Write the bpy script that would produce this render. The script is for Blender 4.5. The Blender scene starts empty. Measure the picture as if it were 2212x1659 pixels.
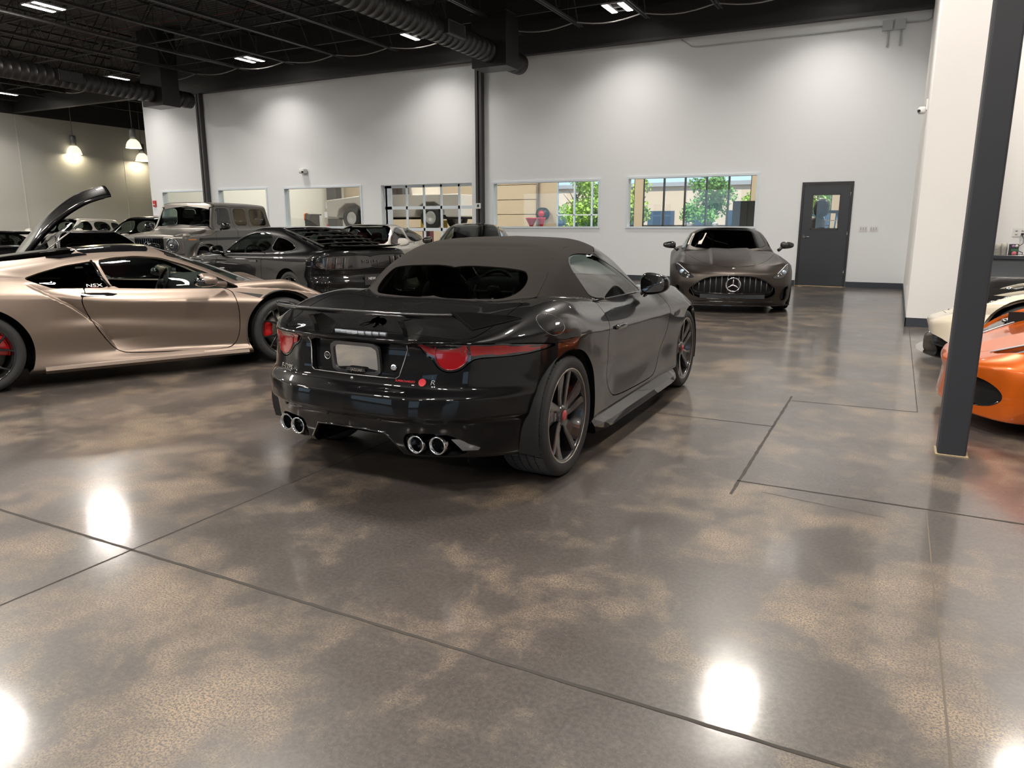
EXPO=0.22
import bpy, bmesh, math, random
import numpy as np
from mathutils import Vector, Matrix
PI = math.pi
C = bpy.context.scene.collection
random.seed(7)
RNG = np.random.default_rng(7)
MAT = {}

# ------------------------------------------------------------------ materials
def mat(name, col=(.5, .5, .5), rough=.5, metal=0., coat=0., coat_rough=.03, emit=None, estr=0., spec=.5, ior=1.5, alpha=None, nodes=None):
    if name in MAT:
        return MAT[name]
    col = col or (.5, .5, .5)
    m = bpy.data.materials.new(name); m.use_nodes = True
    b = m.node_tree.nodes['Principled BSDF']
    b.inputs['Base Color'].default_value = (*col, 1)
    b.inputs['Roughness'].default_value = rough
    b.inputs['Metallic'].default_value = metal
    b.inputs['Coat Weight'].default_value = coat
    b.inputs['Coat Roughness'].default_value = coat_rough
    b.inputs['Specular IOR Level'].default_value = spec
    b.inputs['IOR'].default_value = ior
    if emit:
        b.inputs['Emission Color'].default_value = (*emit, 1)
        b.inputs['Emission Strength'].default_value = estr
    if nodes:
        nodes(m.node_tree, b)
    MAT[name] = m
    return m

def paint(name, col, rough=.25, metal=0., coat=1., coat_rough=.02, flake=0., spec=.5):
    """car paint outside, dark lining on the inner face of the shell"""
    if name in MAT:
        return MAT[name]
    m = mat(name, col, rough, metal, coat, coat_rough, spec=spec)
    t = m.node_tree; b = t.nodes['Principled BSDF']; o = t.nodes['Material Output']
    if flake:
        tc = t.nodes.new('ShaderNodeTexCoord'); n = t.nodes.new('ShaderNodeTexNoise'); n.inputs['Scale'].default_value = 900
        bu = t.nodes.new('ShaderNodeBump'); bu.inputs['Strength'].default_value = flake; bu.inputs['Distance'].default_value = .0004
        t.links.new(tc.outputs['Object'], n.inputs['Vector']); t.links.new(n.outputs['Fac'], bu.inputs['Height']); t.links.new(bu.outputs['Normal'], b.inputs['Normal'])
    if max(col or (0,)) < .01: b.inputs['Coat IOR'].default_value = 1.38
    g = t.nodes.new('ShaderNodeNewGeometry'); mx = t.nodes.new('ShaderNodeMixShader'); d = t.nodes.new('ShaderNodeBsdfDiffuse')
    d.inputs['Color'].default_value = (.012, .012, .013, 1)
    t.links.new(g.outputs['Backfacing'], mx.inputs[0]); t.links.new(b.outputs[0], mx.inputs[1]); t.links.new(d.outputs[0], mx.inputs[2])
    t.links.new(mx.outputs[0], o.inputs['Surface'])
    return m

def glass(name, tint=(.8, .85, .85), refl=1.0, rough=0.0):
    """thin clear or tinted pane: see-through plus a mirror layer by angle"""
    if name in MAT:
        return MAT[name]
    m = bpy.data.materials.new(name); m.use_nodes = True; t = m.node_tree
    for n in list(t.nodes):
        t.nodes.remove(n)
    o = t.nodes.new('ShaderNodeOutputMaterial'); mx = t.nodes.new('ShaderNodeMixShader')
    tr = t.nodes.new('ShaderNodeBsdfTransparent'); tr.inputs['Color'].default_value = (*tint, 1)
    gl = t.nodes.new('ShaderNodeBsdfGlossy'); gl.inputs['Roughness'].default_value = rough; gl.inputs['Color'].default_value = (refl, refl, refl, 1)
    fr = t.nodes.new('ShaderNodeFresnel'); fr.inputs['IOR'].default_value = 1.55
    g = t.nodes.new('ShaderNodeNewGeometry'); bf = t.nodes.new('ShaderNodeMath'); bf.operation = 'MULTIPLY_ADD'
    bf.inputs[1].default_value = -(1.55 - 1 / 1.55); bf.inputs[2].default_value = 1.55     # same mirror strength from both faces
    t.links.new(g.outputs['Backfacing'], bf.inputs[0])
    fr2 = t.nodes.new('ShaderNodeFresnel')
    t.links.new(bf.outputs[0], fr2.inputs['IOR'])
    t.nodes.remove(fr)
    t.links.new(fr2.outputs[0], mx.inputs[0]); t.links.new(tr.outputs[0], mx.inputs[1]); t.links.new(gl.outputs[0], mx.inputs[2])
    t.links.new(mx.outputs[0], o.inputs['Surface'])
    MAT[name] = m
    return m

# ------------------------------------------------------------------ objects
def link(o, parent=None):
    C.objects.link(o)
    if parent is not None:
        o.parent = parent
    return o

def tag(o, label=None, cat=None, group=None, kind=None):
    if label: o['label'] = label
    if cat: o['category'] = cat
    if group: o['group'] = group
    if kind: o['kind'] = kind
    return o

def empty(name, loc=(0, 0, 0), rz=0., label=None, cat=None, group=None):
    o = bpy.data.objects.new(name, None); o.empty_display_size = .2
    o.location = loc; o.rotation_euler = (0, 0, rz)
    link(o); tag(o, label, cat, group)
    return o

def mesh_obj(name, V, F, m, parent=None, N=None, smooth=True):
    me = bpy.data.meshes.new(name)
    me.from_pydata([tuple(map(float, v)) for v in V], [], [tuple(int(i) for i in f) for f in F])
    me.materials.append(m)
    if smooth:
        me.polygons.foreach_set('use_smooth', np.ones(len(me.polygons), dtype=bool))
    if N is not None:
        me.normals_split_custom_set_from_vertices([tuple(map(float, n)) for n in N])
    o = bpy.data.objects.new(name, me)
    return link(o, parent)

class MB:
    """collects plain shapes into one mesh"""
    def __init__(self):
        self.v = []; self.f = []; self.s = []
    def add(self, V, F, smooth=False):
        b = len(self.v)
        self.v += [tuple(map(float, p)) for p in V]; self.f += [tuple(i + b for i in q) for q in F]; self.s += [smooth] * len(F)
        return self
    def box(self, c, s, rot=None, taper=1.):
        x, y, z = s[0] / 2, s[1] / 2, s[2] / 2
        P = [(-x, -y, -z), (x, -y, -z), (x, y, -z), (-x, y, -z), (-x * taper, -y * taper, z), (x * taper, -y * taper, z), (x * taper, y * taper, z), (-x * taper, y * taper, z)]
        M = rot if rot is not None else Matrix.Identity(3)
        if not isinstance(M, Matrix):
            from mathutils import Euler
            M = Euler(M).to_matrix()
        P = [M @ Vector(p) + Vector(c) for p in P]
        return self.add(P, [(0, 3, 2, 1), (4, 5, 6, 7), (0, 1, 5, 4), (1, 2, 6, 5), (2, 3, 7, 6), (3, 0, 4, 7)])
    def lohi(self, a, b):
        return self.box([(a[i] + b[i]) / 2 for i in range(3)], [abs(b[i] - a[i]) for i in range(3)])
    def tube(self, pts, r, n=8, cap=True, closed=False):
        P = [Vector(p) for p in pts]; m = len(P)
        rr = r if isinstance(r, (list, tuple)) else [r] * m
        rings = []; up = None
        for i in range(m):
            if closed:
                t = P[(i + 1) % m] - P[i - 1]
            else:
                t = P[min(i + 1, m - 1)] - P[max(i - 1, 0)]
            if t.length < 1e-9: t = Vector((0, 0, 1))
            t.normalize()
            if up is None:
                up = Vector((0, 0, 1)) if abs(t.z) < .9 else Vector((1, 0, 0))
            a = t.cross(up)
            if a.length < 1e-6: a = t.cross(Vector((1, .3, .2)))
            a.normalize(); b = a.cross(t); b.normalize(); up = b
            rings.append([P[i] + (a * math.cos(2 * PI * k / n) + b * math.sin(2 * PI * k / n)) * rr[i] for k in range(n)])
        V = [p for r_ in rings for p in r_]; F = []
        for i in range(m if closed else m - 1):
            j = (i + 1) % m
            for k in range(n):
                F.append((i * n + k, i * n + (k + 1) % n, j * n + (k + 1) % n, j * n + k))
        self.add(V, F, True)
        if cap and not closed:
            b = len(self.v) - len(V)
            self.f.append(tuple(b + k for k in range(n))[::-1]); self.s.append(False)
            self.f.append(tuple(b + (m - 1) * n + k for k in range(n))); self.s.append(False)
        return self
    def cyl(self, a, b, r, n=20, r2=None):
        return self.tube([a, b], [r, r if r2 is None else r2], n)
    def lathe(self, prof, n=32, axis='z', c=(0, 0, 0), closed=False):
        """prof: (radius, height)"""
        V = []; F = []; m = len(prof)
        for k in range(n):
            a = 2 * PI * k / n; ca, sa = math.cos(a), math.sin(a)
            for r, h in prof:
                p = (r * ca, r * sa, h) if axis == 'z' else ((r * ca, h, r * sa) if axis == 'y' else (h, r * ca, r * sa))
                V.append((p[0] + c[0], p[1] + c[1], p[2] + c[2]))
        for k in range(n):
            k2 = (k + 1) % n
            for i in range(m if closed else m - 1):
                j = (i + 1) % m
                F.append((k * m + i, k * m + j, k2 * m + j, k2 * m + i) if axis != 'y' else (k * m + i, k2 * m + i, k2 * m + j, k * m + j))
        return self.add(V, F, True)
    def prism(self, poly, z0, z1, fn=None, smooth=False):
        """extrude a 2-D polygon between z0 and z1; fn maps (u, v, w) to space"""
        fn = fn or (lambda u, v, w: (u, v, w)); n = len(poly)
        V = [fn(u, v, z0) for u, v in poly] + [fn(u, v, z1) for u, v in poly]
        F = [tuple(range(n))[::-1], tuple(range(n, 2 * n))] + [(i, (i + 1) % n, n + (i + 1) % n, n + i) for i in range(n)]
        return self.add(V, F, smooth)
    def grid(self, fn, nu, nv, smooth=True, wrap_u=False):
        V = [fn(i / nu, j / nv) for i in range(nu + (0 if wrap_u else 1)) for j in range(nv + 1)]
        F = []; R = nu if wrap_u else nu + 1
        for i in range(nu):
            for j in range(nv):
                a = i * (nv + 1) + j; b = ((i + 1) % R) * (nv + 1) + j
                F.append((a, b, b + 1, a + 1))
        return self.add(V, F, smooth)
    def build(self, name, m, parent=None, bevel=0., seg=2, subsurf=0, loc=None, rot=None, solid=0.):
        me = bpy.data.meshes.new(name)
        me.from_pydata(self.v, [], self.f); me.materials.append(m)
        bm = bmesh.new(); bm.from_mesh(me)
        bm.faces.ensure_lookup_table()
        for f_, s_ in zip(bm.faces, self.s): f_.smooth = s_
        bmesh.ops.recalc_face_normals(bm, faces=bm.faces); bm.to_mesh(me); bm.free()
        o = link(bpy.data.objects.new(name, me), parent)
        if loc is not None: o.location = loc
        if rot is not None: o.rotation_euler = rot
        if solid:
            md = o.modifiers.new('solid', 'SOLIDIFY'); md.thickness = solid; md.offset = 0
        if bevel:
            md = o.modifiers.new('bevel', 'BEVEL'); md.width = bevel; md.segments = seg; md.limit_method = 'ANGLE'; md.angle_limit = .6
            me.polygons.foreach_set('use_smooth', np.ones(len(me.polygons), dtype=bool))
            md.harden_normals = True
        if subsurf:
            md = o.modifiers.new('sub', 'SUBSURF'); md.levels = subsurf; md.render_levels = subsurf
            me.polygons.foreach_set('use_smooth', np.ones(len(me.polygons), dtype=bool))
        return o

def superellipsoid(mb, c, s, e1=.4, e2=.4, nu=24, nv=14, fn=None):
    def sg(v, e): return math.copysign(abs(v) ** e, v)
    def f(u, v):
        a = -PI + 2 * PI * u; b = -PI / 2 + PI * v
        p = (s[0] * sg(math.cos(b), e1) * sg(math.cos(a), e2), s[1] * sg(math.cos(b), e1) * sg(math.sin(a), e2), s[2] * sg(math.sin(b), e1))
        if fn: p = fn(*p)
        return (p[0] + c[0], p[1] + c[1], p[2] + c[2])
    return mb.grid(f, nu, nv, True, wrap_u=True)

def text(name, body, size, m, parent=None, loc=(0, 0, 0), rot=(0, 0, 0), extrude=.001, align='CENTER', sx=1., shear=0.):
    cu = bpy.data.curves.new(name, 'FONT'); cu.body = body; cu.size = size; cu.extrude = extrude; cu.align_x = align; cu.align_y = 'CENTER'; cu.shear = shear
    cu.materials.append(m)
    tmp = bpy.data.objects.new(name, cu); C.objects.link(tmp); me = bpy.data.meshes.new_from_object(tmp); bpy.data.objects.remove(tmp); bpy.data.curves.remove(cu)
    o = link(bpy.data.objects.new(name, me), parent); o.location = loc; o.rotation_euler = rot; o.scale = (sx, 1, 1)
    return o

def copy_tree(o, parent=None):
    c = o.copy(); C.objects.link(c)
    if parent is not None: c.parent = parent
    for ch in list(o.children):
        copy_tree(ch, c)
    return c

# ------------------------------------------------------------------ smooth solid fields for the car shells
def pchip(t, v, q):
    t = np.asarray(t, float); v = np.asarray(v, float); n = len(t)
    if n == 1: return np.full_like(q, v[0])
    h = np.diff(t); d = np.diff(v) / h
    m = np.zeros(n)
    if n == 2: m[:] = d[0]
    else:
        for i in range(1, n - 1):
            if d[i - 1] * d[i] > 0:
                w1 = 2 * h[i] + h[i - 1]; w2 = h[i] + 2 * h[i - 1]
                m[i] = (w1 + w2) / (w1 / d[i - 1] + w2 / d[i])
        m[0] = d[0] * 1.5 - m[1] / 2; m[-1] = d[-1] * 1.5 - m[-2] / 2
        if m[0] * d[0] < 0: m[0] = 0
        if m[-1] * d[-1] < 0: m[-1] = 0
    k = np.clip(np.searchsorted(t, q) - 1, 0, n - 2)
    s = np.clip((q - t[k]) / h[k], 0, 1)
    r = v[k] * (2 * s ** 3 - 3 * s * s + 1) + h[k] * m[k] * (s ** 3 - 2 * s * s + s) + v[k + 1] * (3 * s * s - 2 * s ** 3) + h[k] * m[k + 1] * (s ** 3 - s * s)
    r = r + np.where(q < t[0], (q - t[0]) * m[0], 0) + np.where(q > t[-1], (q - t[-1]) * m[-1], 0)
    return r

class Curve:
    def __init__(self, c):
        if isinstance(c, (int, float)):
            self.k = float(c); return
        self.k = None
        t = [p[0] for p in c]; v = [p[1] for p in c]
        self.a, self.b = t[0] - .6, t[-1] + .6
        self.x = np.linspace(self.a, self.b, 1600); self.y = pchip(t, v, self.x)
    def __call__(self, q):
        if self.k is not None: return np.full_like(q, self.k)
        return np.interp(q, self.x, self.y)

class Tab:
    """value over (s, a): feature lines a_k(s) -> v_k(s), joined by a monotone cubic in a"""
    def __init__(self, lines):
        self.A = [Curve(l[0]) for l in lines]; self.V = [Curve(l[1]) for l in lines]
    def __call__(self, s, a):
        A = np.stack([c(s) for c in self.A]); V = np.stack([c(s) for c in self.V]); K = len(A)
        if K == 1: return V[0]
        for i in range(1, K): A[i] = np.maximum(A[i], A[i - 1] + 1e-4)
        h = np.diff(A, axis=0); d = np.diff(V, axis=0) / h
        m = np.zeros_like(V); m[0] = d[0]; m[-1] = d[-1]
        for i in range(1, K - 1):
            p = d[i - 1] * d[i]
            w1 = 2 * h[i] + h[i - 1]; w2 = h[i] + 2 * h[i - 1]
            with np.errstate(divide='ignore', invalid='ignore'):
                q = (w1 + w2) / (w1 / d[i - 1] + w2 / d[i])
            m[i] = np.where(p > 0, q, 0)
        r = np.where(a <= A[0], V[0], V[-1])
        for i in range(K - 1):
            u = np.clip((a - A[i]) / h[i], 0, 1)
            w = V[i] * (2 * u ** 3 - 3 * u * u + 1) + h[i] * m[i] * (u ** 3 - 2 * u * u + u) + V[i + 1] * (3 * u * u - 2 * u ** 3) + h[i] * m[i + 1] * (u ** 3 - u * u)
            r = np.where((a > A[i]) & (a <= A[i + 1]), w, r)
        return r

def smax(a, b, k):
    if k <= 0: return np.maximum(a, b)
    h = np.maximum(k - np.abs(a - b), 0) / k
    return np.maximum(a, b) + h * h * k * .25
def smin(a, b, k): return -smax(-a, -b, k)

class Block:
    """one rounded volume: |y| < side(x, z), z < top(x, |y|), rear(|y|, z) < x < front(|y|, z), z > bottom(x)"""
    def __init__(self, side, top, front, rear, bottom=-1., k=(.05, .06, .06, .03), bumps=()):
        self.side = Tab(side); self.top = Tab(top); self.front = Tab(front); self.rear = Tab(rear); self.bot = Curve(bottom); self.k = k; self.bumps = bumps
    def __call__(self, x, y, z):
        S = self.side(x, z)
        for b in self.bumps: S = S + b(x, z)
        r = smax(y - S, z - self.top(x, y), self.k[0])
        r = smax(r, x - self.front(y, z), self.k[1])
        r = smax(r, self.rear(y, z) - x, self.k[2])
        return smax(r, self.bot(x) - z, self.k[3])

def bump(x0, z0, sx, sz, a):
    return lambda x, z: a * np.exp(-((x - x0) / sx) ** 2 - ((z - z0) / sz) ** 2)

def chaikin(P, n=2, q=.25):
    P = np.asarray(P, float)
    for _ in range(n):
        Q = np.roll(P, -1, 0)
        P = np.stack([P * (1 - q) + Q * q, P * q + Q * (1 - q)], 1).reshape(-1, 2)
    return P

def poly_sdf(P2, poly):
    P = np.asarray(poly, float); best = np.full(len(P2), 1e9); inside = np.zeros(len(P2), bool)
    x, y = P2[:, 0], P2[:, 1]
    for i in range(len(P)):
        ax, ay = P[i - 1]; bx_, by = P[i]
        ex, ey = bx_ - ax, by - ay; L = ex * ex + ey * ey + 1e-15
        t = np.clip(((x - ax) * ex + (y - ay) * ey) / L, 0, 1)
        best = np.minimum(best, (x - ax - t * ex) ** 2 + (y - ay - t * ey) ** 2)
        c = (ay > y) != (by > y)
        if ey != 0:
            inside ^= c & (x < ex * (y - ay) / ey + ax)
    d = np.sqrt(best)
    return np.where(inside, -d, d)

class Shell:
    """half (y >= 0) of a car skin as quads, ready to be cut into panels"""
    def __init__(self, field, lo, hi, W, spine, h):
        self.field = field
        L0, L1 = lo[0], hi[0]; z0, z1 = lo[2], hi[2]
        nx = max(8, int((L1 - L0) / h)); ny = max(6, int(W / h)); nz = max(8, int((z1 - z0) / h))
        X = np.linspace(L0, L1, nx + 1); Y = np.linspace(0, W, ny + 1); Z = np.linspace(z0, z1, nz + 1)
        V = []; F = []; idx = {}
        def vid(i, j, k):
            q = idx.get((i, j, k))
            if q is None:
                q = idx[(i, j, k)] = len(V); V.append((X[i], Y[j], Z[k]))
            return q
        for i in range(nx):
            for k in range(nz): F.append((vid(i, ny, k), vid(i, ny, k + 1), vid(i + 1, ny, k + 1), vid(i + 1, ny, k)))
            for j in range(ny):
                F.append((vid(i, j, nz), vid(i + 1, j, nz), vid(i + 1, j + 1, nz), vid(i, j + 1, nz)))
                F.append((vid(i, j, 0), vid(i, j + 1, 0), vid(i + 1, j + 1, 0), vid(i + 1, j, 0)))
        for j in range(ny):
            for k in range(nz):
                F.append((vid(nx, j, k), vid(nx, j + 1, k), vid(nx, j + 1, k + 1), vid(nx, j, k + 1)))
                F.append((vid(0, j, k), vid(0, j, k + 1), vid(0, j + 1, k + 1), vid(0, j + 1, k)))
        V = np.array(V)
        c = np.zeros_like(V); t = (V[:, 0] - L0) / (L1 - L0); c[:, 0] = spine[0] + t * (spine[1] - spine[0]); c[:, 2] = spine[2]
        a = np.zeros(len(V)); b = np.full(len(V), 1.25)
        for _ in range(19):
            m = (a + b) / 2; P = c + (V - c) * m[:, None]
            s = field(P[:, 0], np.abs(P[:, 1]), P[:, 2]) < 0
            a = np.where(s, m, a); b = np.where(s, b, m)
        P = c + (V - c) * ((a + b) / 2)[:, None]
        P[V[:, 1] == 0, 1] = 0
        self.P = P; self.parts = {'body': F}
        self._n()
    def _n(self):
        self.N = self.grad(self.P)
    def grad(self, P, e=.004):
        g = np.zeros_like(P); f = self.field
        for i in range(3):
            a = P.copy(); b = P.copy(); a[:, i] += e; b[:, i] -= e
            g[:, i] = f(a[:, 0], np.abs(a[:, 1]), a[:, 2]) - f(b[:, 0], np.abs(b[:, 1]), b[:, 2])
        g /= np.linalg.norm(g, axis=1)[:, None] + 1e-12
        return g
    def _split(self, F, s):
        """split faces F by the sign of s (per vertex): returns inside, outside"""
        ins, out = [], []; cache = {}; newP = []; newN = []; base = len(self.P)
        pos = s > 0
        def cut(i, j):
            key = (i, j) if i < j else (j, i)
            q = cache.get(key)
            if q is None:
                i, j = key; t = s[i] / (s[i] - s[j]); q = cache[key] = base + len(newP)
                newP.append(self.P[i] * (1 - t) + self.P[j] * t); newN.append(self.N[i] * (1 - t) + self.N[j] * t)
            return q
        for f in F:
            n = sum(1 for i in f if pos[i])
            if n == 0: ins.append(f)
            elif n == len(f): out.append(f)
            else:
                A, B = [], []
                for a, i in enumerate(f):
                    j = f[(a + 1) % len(f)]
                    (B if pos[i] else A).append(i)
                    if pos[i] != pos[j]:
                        q = cut(i, j); A.append(q); B.append(q)
                if len(A) > 2: ins.append(tuple(A))
                if len(B) > 2: out.append(tuple(B))
        if newP:
            self.P = np.vstack([self.P, newP]); N = np.array(newN); N /= np.linalg.norm(N, axis=1)[:, None] + 1e-12
            self.N = np.vstack([self.N, N])
        return ins, out
    def cut(self, src, new, poly, proj='side', gap=0., keep=None, push=0., smooth=2, q=.25):
        """cut the polygon out of panel src; keep(P, N) masks which faces may be cut"""
        ax = {'side': (0, 2), 'top': (0, 1), 'end': (1, 2)}[proj]
        poly = chaikin(poly, smooth, q) if smooth else np.asarray(poly, float)
        F = self.parts[src]
        if keep is not None:
            ok = keep(self.P, self.N); go = [f for f in F if all(ok[i] for i in f)]; rest = [f for f in F if not all(ok[i] for i in f)]
        else: go, rest = F, []
        s = poly_sdf(self.P[:, ax], poly) - gap / 2
        ins, out = self._split(go, s)
        if gap > 0:
            s2 = poly_sdf(self.P[:, ax], poly) + gap / 2
            ins, _ = self._split(ins, s2)
        self.parts[src] = rest + out
        if new:
            if push:
                u = np.unique([i for f in ins for i in f]); mp = {int(i): len(self.P) + k for k, i in enumerate(u)}
                self.P = np.vstack([self.P, self.P[u] - self.N[u] * push]); self.N = np.vstack([self.N, self.N[u]])
                ins = [tuple(mp[i] for i in f) for f in ins]
            self.parts[new] = self.parts.get(new, []) + ins
        return self
    def get(self, name, rim=.012, two=False, side=0):
        """vertices, faces, normals of a panel; two=False joins both halves; side=+1/-1 gives one half"""
        F = self.parts[name]
        if not F: return None
        u = np.unique([i for f in F for i in f]); mp = {int(i): k for k, i in enumerate(u)}
        P = self.P[u].copy(); N = self.N[u].copy(); F = [tuple(mp[i] for i in f) for f in F]
        E = {}
        for f in F:
            for a in range(len(f)):
                i, j = f[a], f[(a + 1) % len(f)]
                if (j, i) in E: E[(j, i)] = 0
                else: E[(i, j)] = E.get((i, j), 0) + 1
        mid = np.abs(P[:, 1]) < 1e-6
        if rim:
            eb = [e for e, c in E.items() if c == 1 and not (mid[e[0]] and mid[e[1]])]
            P0 = len(P); add = {}; nP = []; nN = []
            def tw(i):
                if i not in add:
                    add[i] = P0 + len(nP)
                    d = N[i] * 1.; 
                    nP.append(P[i]); nP.append(P[i] - d * rim); nN.append(N[i]); nN.append(N[i])
                return add[i]
            for i, j in eb:
                a, b = tw(i), tw(j)
                F.append((b, a, a + 1, b + 1))
            if nP:
                P = np.vstack([P, nP]); N = np.vstack([N, nN])
                # rim normals look sideways out of the panel
                cnt = np.zeros((len(P), 3))
                for i, j in eb:
                    t = P[j] - P[i]; o = np.cross(t, N[i]); o /= np.linalg.norm(o) + 1e-12
                    for k in (add[i], add[i] + 1, add[j], add[j] + 1): cnt[k] += o
                l = np.linalg.norm(cnt, axis=1); k = l > 1e-9
                N[k] = cnt[k] / l[k][:, None]
        if side: 
            if side < 0:
                P[:, 1] *= -1; N[:, 1] *= -1; F = [f[::-1] for f in F]
            return P, F, N
        if two: return P, F, N
        # mirror, sharing the centre line
        n = len(P); mid = np.abs(P[:, 1]) < 1e-6
        mp = np.where(mid, np.arange(n), n + np.cumsum(~mid) - 1)
        P2 = P[~mid].copy(); P2[:, 1] *= -1; N2 = N[~mid].copy(); N2[:, 1] *= -1
        N[mid, 1] = 0; l = np.linalg.norm(N, axis=1); N = N / (l[:, None] + 1e-12)
        F2 = [tuple(int(mp[i]) for i in f)[::-1] for f in F]
        return np.vstack([P, P2]), F + F2, np.vstack([N, N2])
    def surf(self, pts, proj, sgn=1, off=0., guess=None):
        """drop 2-D points onto the skin; proj 'side' (x, z), 'rear'/'front' (y, z), 'top' (x, y); returns points, normals"""
        pts = np.asarray(pts, float); n = len(pts); P = np.zeros((n, 3))
        if proj == 'side': P[:, 0] = pts[:, 0]; P[:, 2] = pts[:, 1]; ax, far, near = 1, 1.6, .0
        elif proj == 'top': P[:, 0] = pts[:, 0]; P[:, 1] = pts[:, 1]; ax, far, near = 2, 2.6, .3
        elif proj == 'front': P[:, 1] = pts[:, 0]; P[:, 2] = pts[:, 1]; ax, far, near = 0, 3.2, 0.
        else: P[:, 1] = pts[:, 0]; P[:, 2] = pts[:, 1]; ax, far, near = 0, -3.2, 0.
        if guess: far, near = guess
        # march from outside in, then bisect
        tt = np.linspace(far, near, 140); cur = np.full(n, far); hit = np.zeros(n, bool); lo = np.full(n, far); hi = np.full(n, near)
        for a, b in zip(tt[:-1], tt[1:]):
            P[:, ax] = b
            s = self.field(P[:, 0], np.abs(P[:, 1]), P[:, 2]) < 0
            new = s & ~hit
            lo[new] = a; hi[new] = b; hit |= s
        for _ in range(20):
            m = (lo + hi) / 2; P[:, ax] = m
            s = self.field(P[:, 0], np.abs(P[:, 1]), P[:, 2]) < 0
            hi = np.where(s, m, hi); lo = np.where(s, lo, m)
        P[:, ax] = (lo + hi) / 2
        N = self.grad(P)
        P = P + N * off
        if sgn < 0: P[:, 1] *= -1; N[:, 1] *= -1
        return P, N
# ------------------------------------------------------------------ shared materials
M_RUB = mat('rubber', (.022, .022, .023), .72)
M_TREAD = mat('tread_rubber', (.05, .052, .058), .62)
M_BLK = mat('black_plastic', (.012, .012, .013), .45)
M_GBLK = mat('gloss_black', (.006, .006, .007), .08, coat=1.)
M_CHROME = mat('chrome', (.8, .8, .82), .07, 1.)
M_STEEL = mat('steel', (.45, .44, .43), .32, 1.)
M_DISC = mat('brake_disc_metal', (.42, .38, .33), .38, 1.)
M_RED = mat('caliper_red', (.62, .012, .014), .3, coat=.8)
M_LINER = mat('arch_liner', (.006, .006, .006), .9)
M_TRIM = mat('dark_interior', (.014, .014, .015), .65)
M_LEATHER = mat('black_leather', (.022, .021, .021), .5)
M_MIRROR = mat('mirror_glass', (.75, .78, .8), .02, 1.)
M_RIMDARK = mat('rim_dark', (.05, .05, .053), .3, .8, coat=.5)
M_RIMBLK = mat('rim_black', (.012, .012, .013), .2, .3, coat=.7)
G_CAR = glass('car_glass', (.52, .58, .56))
G_TINT = glass('tinted_glass', (.10, .115, .11))
G_DARK = glass('dark_glass', (.02, .022, .022))
M_LAMPDARK = mat('lamp_dark', (.015, .015, .017), .12, coat=1.)

def spoke_blades(mb, blades, n, ph=0., y0=0.):
    """each blade: list of (r, angle, half width, front y, depth)"""
    for k in range(n):
        for bl in blades:
            V = []; F = []
            for (r, a, hw, yf, dp) in bl:
                an = a + ph + 2 * PI * k / n
                c, s = math.cos(an), math.sin(an)
                for (w, y, sh) in ((-hw, yf - .004, 1), (-hw * .55, yf, 1), (hw * .55, yf, 1), (hw, yf - .004, 1), (hw * .8, yf - dp, 1), (-hw * .8, yf - dp, 1)):
                    V.append((r * c - w * s, y + y0, r * s + w * c))
            m = len(bl)
            for i in range(m - 1):
                for q in range(6):
                    F.append((i * 6 + q, i * 6 + (q + 1) % 6, (i + 1) * 6 + (q + 1) % 6, (i + 1) * 6 + q))
            F.append(tuple(range(6))[::-1]); F.append(tuple((m - 1) * 6 + q for q in range(6)))
            mb.add(V, F, False)

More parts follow.
